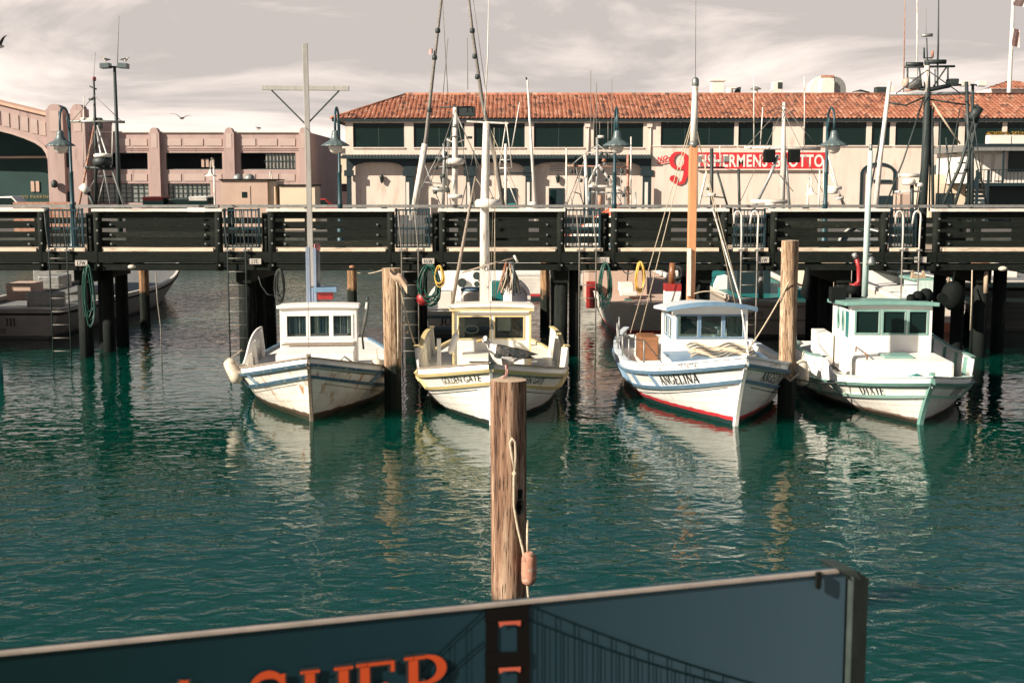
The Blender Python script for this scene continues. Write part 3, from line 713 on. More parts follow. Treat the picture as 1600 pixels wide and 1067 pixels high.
stay(b1, [q(478,196), V((0, .15, 1.25))], .005)
# port fender hung outboard, starboard boat pole and fenders
fe = b1
def fender(root, a, b, r, label, m='fender', group=None, rope_to=None, name='fender'):
    a = V(a); b = V(b); d = (b-a); n = 10; pts = [a + d*i/n for i in range(n+1)]
    rad = [r*.25] + [r*sqrt(max(0, 1-((i/n-.5)*2)**6))*.97+.004 for i in range(1, n)] + [r*.25]
    o = MB().tube(pts, rad, 14).build(name, M[m])
    tag(o, label, 'fender', group)
    if rope_to is not None:
        MB().tube(catenary(a, rope_to, .02, 5), .010, 6).build('lanyard', M['rope'], o)
    return o
W1 = Matrix.Translation(b1.location) @ Matrix.Rotation(R(5.5), 4, 'Z')
wl = lambda root, p: (Matrix.Translation(V(root.location)) @ Matrix.Rotation(root.rotation_euler.z, 4, 'Z')) @ V(p)
fender(b1, P(356,561,22.0), P(373,598,21.8), .115, 'long grubby white fender slung off the port side of the cross mast boat', rope_to=P(378,546,22.3))
fender(b1, P(590,560,22.2), P(588,598,22.1), .10, 'stubby off white fender on the starboard rail beside the tan mooring pile', rope_to=P(588,545,22.3))
o = MB().tube([P(566,522,23), P(574,470,23)], [.022,.026], 10).build('boat_pole', M['sparwhite']); tag(o, 'white pole with dark tip standing on the starboard rail of the cross mast boat', 'pole')
MB().tube([P(573.7,472,23), P(574.6,464,23)], [.034,.02], 10).build('pole_tip', M['dark'], o)
mb = MB(); mb.tube([P(568,545,22.8), P(566,525,22.7), P(572,500,22.6), P(576,470,22.5)], .02, 6)
o = tag(mb.build('rod', M['dark']), 'dark fishing rod leaning on the starboard wing of the cross mast boat', 'rod')

# ======================= boat 2 : cream with yellow trim, white mast with radar
b2 = bow_root('fishing_boat', 768, 664, .60, R(.8), 'cream wooden fishing boat with yellow trim and black lettering behind the gull')
h2 = Hull(7.7, 1.30, .95, .44, .55, .60, lambda t: h2.S(t) + .12 + .36*sstep(.265, .30, t)*(1-.35*sstep(.40,.47,t)) + .14*sstep(.45, .72, t), bow=2.2, full=.36)
HM2 = hull_mat('boat_paint_clean_white', C(.88,.85,.79), C(.74,.70,.63), None, C(.02,.026,.022), C(.52,.46,.36), .05, .05, .4)
mb = MB(); h2.mesh(mb); mb.build('hull', HM2, b2)
mb = MB(); h2.bulwark(mb, t1=.78); bw = mb.build('bulwark', M['cream'], b2)
h2.ribs(bw, 'cream', (.34,.40,.50,.58,.66,.74))
mb = MB(); h2.cap(mb, t1=.265, th=.02); mb.build('rail_cap', M['woodcap'], b2)
for sd in (-1, 1): mb = MB(); h2.cap(mb, t0=.30, t1=.78, th=.02, sides=(sd,)); mb.build('wing_cap', M['yellow'], b2)
mb = MB(); h2.strake(mb, .0, th=.055, out=.06); mb.build('upper_guard', M['yellow'], b2)
mb = MB(); h2.strake(mb, .225, t1=.9, th=.055, out=.045); mb.build('lower_guard', M['yellow'], b2)
h2.props(b2, 'yellow', (.27,.33,.39,.46), -.02, -.21, slant=-.02)
mb = MB(); h2.stem(mb, 1.16); mb.build('stem', M['white'], b2)
mb = MB(); mb.boxm((-.045,-.06,.98), (.045,.10,1.22)); mb.build('stem_band', M['dark'], b2)
mb = MB(); h2.deck(mb); mb.build('deck', M['cream'], b2)
mb = MB(); h2.line(mb, .315); mb.build('hull_stripe', M['letter'], b2)
for sd in (-1, 1):
    mb = MB(); h2.name(mb, 'GOLDEN GATE', .165, .072 if sd < 0 else .085, sd, lambda t: h2.S(t)-.113, put_bfont, sx=.92); mb.build('lettering', M['letter'], b2)
cab2 = cabin(b2, 3.05, 1.40, 1.25, .45, 1.62, [(-.58,1.09,-.04,1.47), (.06,1.09,.56,1.47)], M['cream'], M['yellow'], 'cglass', swins=[(3.35,1.1,4.0,1.45)], over=.06, camber=.03, roofm=M['cream'], fr=.022)
mb = MB()
for x in (-.70, .665): mb.boxm((x, 3.02, .45), (x+.035, 3.046, 1.62))
mb.boxm((-.75, 2.96, 1.585), (.75, 2.988, 1.62)); mb.build('corner_trim', M['yellow'], cab2)
mb = MB(); mb.boxm((-.52, 2.0, .55), (.56, 3.03, .86)); mb.build('fore_hatch', M['cream'], b2, bevel=.02)
mb = MB(); mb.boxm((-.38, 1.975, .80), (.34, 1.995, .822)); mb.tube([(-.02,1.99,.72),(-.02,1.95,.72)], .03, 8); mb.tube([(.05,1.99,.72),(.05,1.95,.72)], .022, 8); mb.build('deck_fitting', M['letter'], b2)
mb = MB(); mb.boxm((-.95,2.5,.46), (-.88,2.56,1.15)); mb.build('davit_post', M['cream'], b2)
mb = MB(); mb.boxm((.10, 3.42, 1.18), (.34, 3.46, 1.42)); mb.build('chart_board', M['offw'], cab2)  # white panel added so the view through the cabin window looks bright
mb = MB(); mb.boxm((.36, 3.44, 1.05), (.50, 3.48, 1.46)); mb.boxm((-.45, 3.2, 1.06), (-.10, 3.4, 1.10)); mb.build('wood_panel', M['orangewood'], cab2)
mb = MB(); c_ = V((-.36,3.3,1.22)); mb.tube([c_+V((.12*cos(R(a)),0,.07*sin(R(a)))) for a in range(0,361,24)], .012, 6); mb.build('steering_wheel', M['offw'], cab2)
# bell on the window post
mb = MB(); mb.lathe([(.045,-.06),(.035,-.02),(.028,.02),(.012,.045),(.0,.05)], (0,2.95,1.32), 14); mb.bar((0,2.95,1.37),(0,3.05,1.42),.02); mb.build('bell', M['bolt'], cab2)
YM = 24.0; q = lambda px, py, Y=24.0: loc(b2, px, py, Y)
m0 = q(757,478); mb = MB()
mb.tube([V((m0.x, m0.y, 1.62)), q(757,340), q(759,250), q(760,192)], [.095,.085,.075,.062], 14); mast = mb.build('mast', M['sparwhite'], b2)
mb = MB(); mb.bar(V((m0.x, m0.y-.09, 1.62)), q(757,415,23.9), .16, .05); mb.build('mast_step', M['sparwhite'], mast)
mb = MB(); a = q(756,418,23.85); mb.tube([a+V((.03*sin(R(x)),0,.045*cos(R(x)))) for x in range(-150, 151, 25)], .009, 6); mb.build('horseshoe', M['dark'], mast)
mb = MB(); mb.bar(q(729,190), q(794,193), .03); mb.build('cross_arm', M['sparwhite'], mast)
mb = MB(); a = q(762,318,23.8); mb.lathe([(.19,-.08),(.235,-.06),(.24,.03),(.20,.075),(.0,.09)], a, 22); mb.build('radar_dome', M['offw'], mast)
mb = MB(); mb.tube([q(757,188), q(762,90), q(764,-30)], [.016,.012,.005], 6); mb.build('whip_antenna', M['sparwhite'], mast)
mb = MB(); mb.tube([q(706,480,23.2), q(720,400,23.2), q(743,276,23.2)], [.035,.03,.018], 8); mb.build('trolling_pole', M['woodcap'], b2)
mb = MB(); mb.tube([q(722,426,23.6), q(780,409,23.6), q(805,403,23.6)], .018, 6); bo = mb.build('boom', M['woodcap'], b2)
mb = MB(); mb.tube([q(803,399,23.6), q(809,410,23.6)], .025, 6); mb.build('boom_head', M['sparwhite'], bo)
for a, b in (((770,330),(767,440)), ((772,200),(774,470)), ((775,240),(771,475)), ((763,195),(812,310)), ((743,278),(757,300))):
    stay(b2, [q(*a), q(*b)], .006, 'rope')
stay(b2, [q(761,200), V((0,.2,1.3))], .005)
# fishing gear on the roof: bundle of lures and lines
mb = MB(); rnd = random.Random(4); c0 = q(797,440,24.6)
for k in range(46):
    a = c0 + V((rnd.uniform(-.10,.10), rnd.uniform(-.06,.06), .33+rnd.uniform(-.12,.06)))
    b = V((c0.x + (a.x-c0.x)*2.2 + rnd.uniform(-.08,.08), c0.y+rnd.uniform(-.15,.15), 1.68+rnd.uniform(0,.15)))
    mb.tube([a, a.lerp(b,.5)+V((rnd.uniform(-.03,.03),0,0)), b], rnd.uniform(.006,.015), 5, rnd.choice((0,0,1,2,3)))
o = tag(mb.build('fishing_gear', [M['rope'], M['dark'], M['rust'], M['steel']], None), 'tangled bundle of flashers and lines hung above the cream boat cabin', 'fishing gear')
for v in o.data.vertices: v.co = wl(b2, v.co)
fender(b2, P(714,520,22.3), P(703,553,22.2), .06, 'slim cream fender on the port side of the yellow trimmed cabin', 'cream', rope_to=P(718,505,22.4))

# ======================= boat 3 : white with light blue trim, orange mast
RK3 = .80
b3 = bow_root('fishing_boat', 1150, 665, RK3, R(1.2), 'white fishing boat with light blue trim and buff orange mast and red waterline')
h3 = Hull(8.0, 1.48, 1.06, .50, .62, RK3, lambda t: h3.S(t) + .13 + .04*sstep(.5,.9,t), tail=.62, bow=1.9)
HM3 = hull_mat('boat_paint_bright_white', C(.88,.84,.79), C(.78,.73,.67), C(.50,.03,.04), C(.012,.035,.034), C(.52,.46,.38), .11, .045, .4)
mb = MB(); h3.mesh(mb); mb.build('hull', HM3, b3)
mb = MB(); h3.bulwark(mb, t1=.97); bw = mb.build('bulwark', M['white'], b3)
mb = MB(); h3.cap(mb, w=.12, th=.035); mb.build('rail_cap', mat('pale_blue_cap', C(.52,.60,.66), C(.60,.63,.64), .5, scale=3), b3)
mb = MB(); h3.strake(mb, .0, th=.06, out=.06); mb.build('upper_guard', M['lightblue'], b3)
mb = MB(); h3.strake(mb, .27, t1=.97, th=.06, out=.05); mb.build('lower_guard', M['lightblue'], b3)
h3.props(b3, 'lightblue', (.26,.36,.44,.52,.59,.66,.73,.80,.87), -.02, -.25, w=.05, slant=-.012)
mb = MB(); h3.stem(mb, 1.24, w=.09); mb.build('stem', M['white'], b3)
mb = MB(); h3.deck(mb); mb.build('deck', M['white'], b3)
mb = MB(); h3.line(mb, .36); mb.build('hull_stripe', M['letter'], b3)
for sd in (-1, 1):
    mb = MB(); h3.name(mb, 'ANGELINA', .17, .165 if sd < 0 else .12, sd, lambda t: h3.S(t)-.135, put_serif, bold=.03); mb.build('lettering', M['letter'], b3)
    mb = MB(); h3.name(mb, 'CF 3477AJ', .10, .125 if sd < 0 else .10, sd, lambda t: h3.S(t)+.075, put_bfont, space=1.15); mb.build('registration_number', M['letter'], b3)
mb = MB(); h3.name(mb, '##', .07, .215, -1, lambda t: h3.S(t)+.07, put_bfont); mb.build('registration_sticker', M['red'], b3)
M['lbtop'] = mat('chalky_blue_roof', C(.50,.56,.60), C(.60,.62,.62), .6, scale=3)
cab3 = cabin(b3, 3.15, 1.32, 1.5, .5, 1.60, [(-.575,1.13,-.23,1.50), (-.165,1.13,.195,1.50), (.26,1.13,.575,1.50)], M['white'], M['lightblue'], 'glass', slope=.12, swins=[(3.35,1.1,3.68,1.42), (3.85,1.1,4.2,1.42)], over=.14, camber=.11, roofm=M['lbtop'], roof_th=.06, fr=.03, bow=.10)
mb = MB(); W3 = 1.32/2+.14
mb.grid(lambda u, v: V((lerp(-W3-.004, W3+.004, u), 3.15-.14-.115*(1-(2*u-1)**2)-.004, 1.60+.11*(1-(2*u-1)**2)-.012+.078*v)), 20, 1); mb.build('roof_edge', M['lightblue'], cab3)
mb = MB(); mb.boxm((-.80, 1.95, .55), (.80, 3.145, .86)); mb.build('trunk_cabin', M['white'], b3, bevel=.03)
mb = MB(); mb.grid(lambda u, v: V((lerp(-.86,.86,u), 1.86-.16*(1-(2*u-1)**2)+v*1.28, .87+.045*(1-(2*u-1)**2))), 16, 2); mb.grid(lambda u, v: V((lerp(-.86,.86,u), 1.86-.16*(1-(2*u-1)**2), .83+.04*v+.045*(1-(2*u-1)**2))), 16, 1); mb.build('trunk_top', M['lightblue'], b3)
mb = MB(); rnd = random.Random(8)
for k in range(7):
    y = 2.05+.1*k; mb.tube([(lerp(-.5,.62,i/12)+rnd.uniform(-.02,.02), y+.12*sin(i*.9+k), .935+.018*k+.03*sin(i)) for i in range(13)], .018, 6)
o = mb.build('rope_coil', M['rope']); tag(o, 'heap of tan mooring rope on the blue edged trunk cabin top', 'rope')
for v in o.data.vertices: v.co = wl(b3, v.co)
mb = MB(); mb.tube([(-.45,1.93,.70),(-.45,1.9,.70)], .05, 4); mb.tube([(.45,1.93,.74),(.45,1.9,.74)], .05, 4); mb.build('vent_port', M['dark'], b3)
q = lambda px, py, Y=24.3: loc(b3, px, py, Y)
m0 = q(1079,466); mb = MB()
mb.bar(V((m0.x, m0.y, 1.6)), q(1083.5,228), .15, .15); mb.build('mast', M['buff'], b3, bevel=.01)
mb = MB(); mb.bar(q(1075,462)+V((0,-.1,0)), q(1075.5,388)+V((0,-.1,0)), .07, .05); mb.build('mast_cheek', M['sparwhite'], b3)
mb = MB(); mb.tube([q(1083.5,228), q(1085,180), q(1086.5,134)], [.07,.062,.055], 12); mh = mb.build('topmast', M['sparwhite'], b3)
mb = MB(); mb.lathe([(.05,-.08),(.065,-.06),(.065,.04),(.045,.08),(0,.1)], q(1086.7,129), 12); mb.build('masthead_light', M['bolt'], mh); MB().lathe([(.09,-.05),(.09,.05)], q(1083.6,226), 14).build('mast_collar', M['bolt'], mh)
mb = MB(); mb.tube([q(1086.7,126), q(1087,30), q(1087.3,-20)], .006, 5); mb.build('whip_antenna', M['wire'], mh)
mb = MB(); a = V((m0.x-.28, m0.y+.5, 1.62)); a.z=1.4; mb.boxm((a.x-.15, a.y-.15, .6), (a.x+.15, a.y+.15, 1.76)); ch = mb.build('chimney', M['white'], b3)
mb = MB(); mb.boxm((a.x-.155, a.y-.155, 1.764), (a.x+.155, a.y+.155, 1.90)); mb.build('chimney_band', M['red'], ch)
mb = MB(); mb.tube([(a.x-.02, a.y, 1.9), (a.x, a.y, 2.3)], .06, 10); mb.build('chimney_pipe', M['orangewood'], ch)
for A, B in (((1080,190),(985,520)), ((1082,190),(1000,520)), ((1086,200),(1160,480)), ((1087,196),(1161,530))):
    stay(b3, [q(*A), q(*B)], .009, 'rope')
stay(b3, [q(1113,325), q(1157,470,22.6), q(1170,560,20.8)], .016, 'sparwhite', 'forestay')
# stanchions and lifeline down the port side
mb = MB(); pts = []
for t in (.30,.41,.52,.63,.73,.83):
    p = h3.pt(t, h3.hz(t, h3.bul(t)), -1) + V((.05,0,0)); mb.tube([p, p+V((0,0,.42))], .016, 6); pts.append(p+V((0,0,.42)))
mb.build('stanchion', M['steel'], b3)
e0 = h3.pt(.2, h3.hz(.2, h3.bul(.2)), -1)
stay(b3, pts[::-1][3:] + [e0], .010, 'darkrope', 'lifeline')
mb = MB(); mb.boxm((-1.05,4.7,.5), (-.7,5.4,.95)); mb.build('deck_locker', M['orangewood'], b3, bevel=.02)
mb = MB(); mb.boxm((-.95,5.6,.5), (.6,6.6,.78)); mb.build('engine_box', M['white'], b3, bevel=.02)
stay(b3, catenary(V((m0.x+.05,m0.y-.1,1.75)), V((m0.x+.62,m0.y-.1,1.72)), -.06, 6), .012, 'rope', 'roof_line')

# ======================= boat 4 : white with teal trim
RK4 = .78
b4 = bow_root('fishing_boat', 1437, 662, RK4, R(-4), 'white fishing boat with teal trim and pale mast beside the split piling')
h4 = Hull(7.6, 1.40, .74, .36, .5, RK4, lambda t: h4.S(t) + .12 + .30*sstep(.255, .30, t) + .12*sstep(.55,.85,t), tail=.6, bow=1.9)
HM4 = hull_mat('boat_paint_warm_white', C(.87,.82,.76), C(.72,.66,.6), C(.20,.13,.10), C(.03,.025,.018), C(.48,.40,.33), .07, .035, .45)
mb = MB(); h4.mesh(mb); mb.build('hull', HM4, b4)
mb = MB(); h4.bulwark(mb, t1=.92); bw = mb.build('bulwark', M['white'], b4)
h4.ribs(bw, 'teal', (.4,.5,.6,.7,.8))
mb = MB(); h4.cap(mb, t1=.255, th=.02, w=.16); mb.build('rail_cap', mat('pale_teal_cap', C(.50,.64,.56), C(.58,.66,.58), .5, scale=3), b4)
for sd in (-1, 1): mb = MB(); h4.cap(mb, t0=.30, t1=.92, th=.02, sides=(sd,)); mb.build('wing_cap', M['teal'], b4)
mb = MB(); h4.strake(mb, .0, th=.055, out=.06); mb.build('upper_guard', M['teal'], b4)
mb = MB(); h4.strake(mb, .22, t1=.95, th=.055, out=.05); mb.build('lower_guard', mat('pale_teal', C(.36,.56,.49), C(.44,.6,.53), .5), b4)
h4.props(b4, 'teal', (.27,.36,.46,.56,.66), -.02, -.21, slant=-.012)
mb = MB(); h4.stem(mb, .92, w=.10, fwd=.045); mb.build('stem', M['teal'], b4)
mb = MB(); h4.deck(mb); mb.build('deck', M['white'], b4)
for sd in (-1, 1):
    mb = MB(); h4.name(mb, 'DIXIE', .17, .135, sd, lambda t: h4.S(t)-.112, put_serif, space=.10, bold=.0); mb.build('lettering', M['letter'], b4)
cab4 = cabin(b4, 2.95, 1.42, 1.7, .42, 1.68, [(-.60,1.20,-.21,1.58), (-.13,1.20,.24,1.58), (.32,1.20,.62,1.58)], M['white'], M['teal'], 'dglass', swins=[], over=.10, camber=.02, roofm=M['teal'], roof_th=.07, fr=.03, slope=.10)
for yy in (3.55, 4.0):
    mb = MB(); mb.lathe([(.155,.0),(.155,.02),(.11,.02),(.11,0)], (-.71,yy,1.36), 20, M=Matrix(((0,0,-1),(.78,0,0),(0,1.25,0)))); po = mb.build('porthole', M['teal'], cab4)
    mb = MB(); mb.lathe([(.11,.006),(.0,.007)], (-.71,yy,1.36), 20, M=Matrix(((0,0,-1),(.78,0,0),(0,1.25,0)))); mb.build('pane', M['dglass'], po)
mb = MB(); mb.boxm((-.722,3.05,1.1),(-.713,3.3,1.56)); mb.build('side_door', M['dteal'], cab4)
mb = MB(); mb.boxm((-.76, 1.72, .4), (.80, 2.945, .86)); mb.build('trunk_cabin', M['white'], b4, bevel=.05)
mb = MB(); mb.boxm((-1.0, 4.3, .45), (-.74, 5.3, 1.02)); mb.build('bait_tank', M['white'], b4, bevel=.02)
q = lambda px, py, Y=24.4: loc(b4, px, py, Y)
m0 = q(1351,466); mb = MB(); mb.tube([V((m0.x,m0.y,1.68)), q(1356,330), q(1360.5,236)], [.062,.055,.042], 12); mast = mb.build('mast', M['tealspar'], b4)
mb = MB(); mb.tube([q(1360.5,236), q(1361,226)], .03, 8); mb.build('masthead_light', M['bolt'], mast)
mb = MB(); mb.lathe([(.10,-.10),(.075,-.03),(.05,.03),(.02,.06)], q(1356,405)+V((.04,-.14,0)), 14); mb.bar(q(1356,398), q(1356,398)+V((.04,-.16,.02)), .02); mb.build('bell', M['bolt'], mast)
def roof_gear(mb, name, label, cat, group=None):
    o = tag(mb.build(name, M['black']), label, cat, group)
    for v in o.data.vertices: v.co = wl(b4, v.co)
for px, rr, dy, lb in ((1397,.08,0,'smallest black canister on the teal cabin roof'), (1411,.10,.2,'middle sized black canister on the teal cabin roof'), (1425,.12,.3,'largest black canister on the teal cabin roof')):
    roof_gear(MB().lathe([(rr*.8,0),(rr,.03),(rr,rr*1.4),(rr*.6,rr*1.9),(rr*.2,rr*2)], V((q(px,455).x, 3.6+dy, 1.68)), 14), 'canister', lb, 'canister', 'canisters on the teal roof')
xh = q(1437,455).x; roof_gear(MB().tube([V((xh, 3.3, 1.78)), V((xh, 3.42, 1.80))], [.10,.08], 14), 'loudhailer', 'round black loudhailer at the corner of the teal cabin roof', 'loudhailer')
xw_ = q(1297,455).x; roof_gear(MB().boxm((xw_-.14, 3.9, 1.66), (xw_+.12, 4.2, 1.92)), 'winch_box', 'black winch box at the aft edge of the teal cabin roof', 'winch')
mb = MB(); mb.boxm((-.28, 2.1, .862), (.22, 2.6, .90)); ht = mb.build('deck_hatch', M['teal'], b4, bevel=.01)
mb = MB(); mb.tube([(-.62,1.85,.87),(-.62,1.85,.95),(-.62,2.8,.97),(-.62,2.8,.88)], .014, 6); mb.build('hand_rail', M['orangewood'], b4)
mb = MB(); mb.tube([q(1337,400,25), q(1342,418,25), q(1342,440,25), q(1336,445,25)], .045, 10); mb.lathe([(.11,-.02),(.11,.02)], q(1336,445,25), 14); o = mb.build('stove_pipe', M['red'], b4)
mb = MB(); mb.tube([q(1334,396,25), q(1338,404,25)], .05, 10); mb.build('pipe_cowl', M['steel'], o)
mb = MB(); mb.tube([V((q(1332,450,25).x, q(1332,450,25).y, 1.68)), q(1334,446,25)], .12, 14); mb.build('stove', M['black'], b4)
stay(b4, catenary(h4.pt(.20, h4.hz(.2, h4.S(.2)+.02), -1, .06), V((-2.05, 1.55, .62)), .05, 8), .012, 'darkrope', 'mooring_line')
for dt in (0, .03):
    a = h4.pt(.24+dt, 1.02, -1, .07); b = h4.pt(.17+dt, .42, -1, .05); stay(b4, [a, a.lerp(b,.5)+V((-.03,0,0)), b], .006, 'darkrope', 'bow_rope')
mb = MB(); mb.tube([(-.25,.62,.74),(-.1,.55,.80),(.05,.62,.74)], .03, 8); mb.build('bow_cleat', M['dteal'], b4)
fender(b4, P(1252,562,21.9), P(1254,603,21.8), .11, 'dirty white fender hung between the split pile and the teal trimmed boat', rope_to=P(1256,548,22.2))
# ---------------------------------------------------------------- the timber pier across the berths
PY0, PY1, DZ = 28.0, 31.4, 2.36
x28 = lambda px: XX(px, PY0, 360)
z28 = lambda py: ZZ(py, PY0)
pier = thing('pier', (0, PY0, DZ), 'dark creosoted timber pier crossing the berths behind the four boats', 'pier')
def pbuild(mb, name, m, par=None, bevel=0):
    par = par or pier
    o = mb.build(name, m, par, bevel)
    o.location = -V(pier.location) if par is pier else V((0,0,0))
    return o
mb = MB(); mb.boxm((-42, PY0+.15, DZ-.10), (46, PY1, DZ)); pbuild(mb, 'deck', M['deck'])
for za, zb, y in ((2.12, 2.353, .10), (1.95, 2.10, .06)):
    mb = MB(); mb.boxm((-42, PY0-y, za), (46, PY0+.14, zb)); pbuild(mb, 'fascia_beam', M['creo'], bevel=.012)
mb = MB(); mb.boxm((-42, PY1-.15, 1.95), (46, PY1, 2.25)); pbuild(mb, 'fascia_beam', M['creo'])
mb = MB(); mb.boxm((-42, PY0+.15, 2.18), (46, PY1-.16, 2.25)); pbuild(mb, 'underside', M['creo'])
bents = [-160, 120, 376, 641, 878, 1104, 1324, 1545, 1800]
for i, px in enumerate(bents):
    x = x28(px)
    mb = MB(); mb.boxm((x-.16, PY0+.16, 1.66), (x+.16, PY1-.1, 1.94)); pbuild(mb, 'cap_beam', M['creo'])
    for j, y in enumerate((PY0+.35, PY0+1.75, PY1-.35)):
        r = .15 if i % 3 else .165
        mb = MB(); mb.tube([(x+.03*sin(i*3+j), y, -1.2), (x, y, 1.66)], [r*1.05, r], 14); pbuild(mb, 'piling', M['piled'])
for px, y, r in ((168, 29.2, .14), (898, 28.5, .13), (1530, 28.6, .16), (392, 29.4, .12), (1340, 29.6, .14), (1562, 29.0, .15)):
    mb = MB(); x = XX(px, y, 450); mb.tube([(x, y, -1.2), (x, y, 2.0)], r, 14); pbuild(mb, 'piling', M['piled'])

M['creo2'] = mat('paler_old_timber', C(.022,.025,.020), C(.010,.013,.010), .8, scale=5, stretch=(.7,3,4), fine=11, finec=C(.05,.046,.038), bump=.4, spec=.1)
# front fence: bays of planks between bolted posts, white cap rail
panels = [(-560,-300),(-220,66), (153,342), (425,611), (692,876), (960,1131), (1209,1381), (1463,1690), (1770,2000)]
rowz = [(331,342),(346,357),(362.5,371.5),(376.5,386.5)]
FL = {2:'first full bay, between the 17W and 17E ladders', 3:'bay behind the white cross mast', 4:'bay behind the radar mast of the cream boat', 5:'bay behind the buff orange mast',
      6:'bay above the split piling by the teal boat', 7:'bay at the end above the sagging black buoy', 1:'bay left of the 17W ladder', 0:'bay beyond the 17W bay', 8:'last bay beyond the black buoy'}
for i, (a, b) in enumerate(panels):
    xa, xb = x28(a), x28(b); xm = (xa+xb)/2
    fn = thing('timber_fence', (xm, PY0, DZ), 'dark plank fence with white cap, '+FL[i], 'fence', 'plank fence bays along the front of the pier')
    bk = lambda mb, n, m, bv=0: mb.build(n, m, fn, bv)
    rnd = random.Random(i)
    for (p, q) in rowz:
        mb = MB(); y_ = .02+rnd.uniform(0,.015); e1, e2 = rnd.uniform(-.012,.012), rnd.uniform(-.012,.012)
        mb.prism([(xa-xm, y_, z28(q)-DZ+e1), (0, y_, z28(q)-DZ+rnd.uniform(-.012,.008)), (xb-xm, y_, z28(q)-DZ+e2), (xb-xm, y_, z28(p)-DZ+e2), (0, y_, z28(p)-DZ), (xa-xm, y_, z28(p)-DZ+e1)], (0,.08,0)); bk(mb, 'plank', M['creo'] if rnd.random() < .7 else M['creo2'], .008)
    mb = MB(); mb.boxm((xa-xm-.1, -.10, z28(331)-DZ+.002), (xb-xm+.1, .17, z28(331)-DZ+.062)); bk(mb, 'rail_cap', M['capwhite'], .008)
    for x in (xa-xm, xb-xm):
        mb = MB(); mb.tube([(x, -.02, z28(423)-DZ), (x, -.02, z28(330.5)-DZ)], .085, 10)
        po = bk(mb, 'post', M['creov'])
        mb = MB()
        for py in (342, 360, 380, 414): mb.tube([(x+.02, -.10, z28(py)-DZ), (x+.02, -.135, z28(py)-DZ)], .022, 8)
        bo = mb.build('bolt', M['bolt'], po); bo['kind'] = 'stuff'
    mb = MB()
    for x in (xa-xm+.28, xb-xm-.3):
        for py in (351, 367, 381): mb.tube([(x, .0, z28(py)-DZ), (x, -.02, z28(py)-DZ)], .022, 8)
    bo = bk(mb, 'bolt', M['bolt']); bo['kind'] = 'stuff'
# back fence
BSEG = [[(-500,-90)],[(-60,-2),(56,160),(198,346)],[(346,445),(512,620),(664,702)],[(755,826),(842,1048)],[(1122,1276),(1378,1446)],[(1446,1508),(1580,1900)]]
for i, (a, b) in enumerate([(-500,-90),(-60,330),(360,720),(750,1110),(1140,1500),(1530,1900)]):
    xa, xb = XX(a, PY1), XX(b, PY1); xm = (xa+xb)/2
    fn = thing('timber_fence', (xm, PY1, DZ), ['grey topped back fence of the pier before the big arched building, outside bay','grey topped back fence of the pier below the pink building','grey topped back fence of the pier below the cream building','grey topped back fence of the pier below the arcade','grey topped back fence of the pier below the red signboard','grey topped back fence of the pier below the balcony stairs'][i], 'fence', 'back fence bays of the pier')
    segs = BSEG[i]
    for ya, yb in ((340,349.5),(354.5,365.5),(369,380)):
        for p, q in segs:
            mb = MB(); mb.boxm((XX(p,PY1,360)-xm, -.08, ZZ(yb,PY1)-DZ), (XX(q,PY1,360)-xm, 0, ZZ(ya,PY1)-DZ)); mb.build('plank', M['creo'], fn)
    mb = MB(); mb.boxm((xa-xm-.2, -.14, .90), (xb-xm+.2, .06, .97)); mb.build('rail_cap', M['steel'], fn)
    for k in range(4):
        x = lerp(xa-xm, xb-xm, k/3); mb = MB(); mb.boxm((x-.07, .0, 0), (x+.07, .12, .9)); mb.build('post', M['creov'], fn)

# barred gates at the ladders
gates = [(74,130,'17W'), (350,406,'17E'), (618,672,'16W'), (883,938,'16E'), (1146,1196,'15W'), (1390,1432,'15E')]
for a, b, n in gates:
    xa, xb = x28(a), x28(b); xm = (xa+xb)/2; w = xb-xa
    g = thing('barred_gate', (xm, PY0, DZ), f'blue barred metal gate above the slip sign {n}', 'gate', 'barred gates along the pier')
    mb = MB()
    for z in (.10, .50, .90): mb.boxm((-w/2, .01, z-.018), (w/2, .045, z+.018))
    for x in (-w/2, w/2-.04): mb.boxm((x, .0, .04), (x+.04, .05, .94))
    mb.build('gate_frame', M['gate'], g)
    mb = MB(); k = 9
    for j in range(1, k): x = lerp(-w/2, w/2, j/k); mb.tube([(x, .028, .10), (x, .028, .90)], .012, 6)
    o = mb.build('gate_bars', M['gate'], g); o['kind'] = 'stuff'
for px, wd in ((137,12),(413,12),(681,13),(946,13),(1203,7),(1443,16),(1130,6)):
    xa, xb = x28(px-wd/2), x28(px+wd/2); mb = MB(); mb.boxm((xa, PY0+.16, DZ-.3), (xb, PY0+.34, z28(333))); pbuild(mb, 'gate_post', M['creov'], bevel=.01)
    if wd > 10:
        mb = MB()
        for py in (344, 357, 371): mb.tube([((xa+xb)/2, PY0+.16, z28(py)), ((xa+xb)/2, PY0+.13, z28(py))], .026, 8)
        o = pbuild(mb, 'bolt', M['bolt']); o['kind'] = 'stuff'
M['decklit'] = mat('sunbleached_kerb', C(.74,.60,.46), C(.52,.41,.31), .85, scale=3, stretch=(.6,3,3), fine=6, finec=C(.35,.27,.20))  # cream strips added along the pier edge, coloured to read as sunlit deck
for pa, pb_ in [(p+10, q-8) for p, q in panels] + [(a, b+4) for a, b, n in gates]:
    mb = MB(); mb.boxm((x28(pa), PY0-.10, DZ+.004), (x28(pb_), PY0+.012, z28(387.3))); pbuild(mb, 'kerb_timber', M['decklit'], bevel=.008)
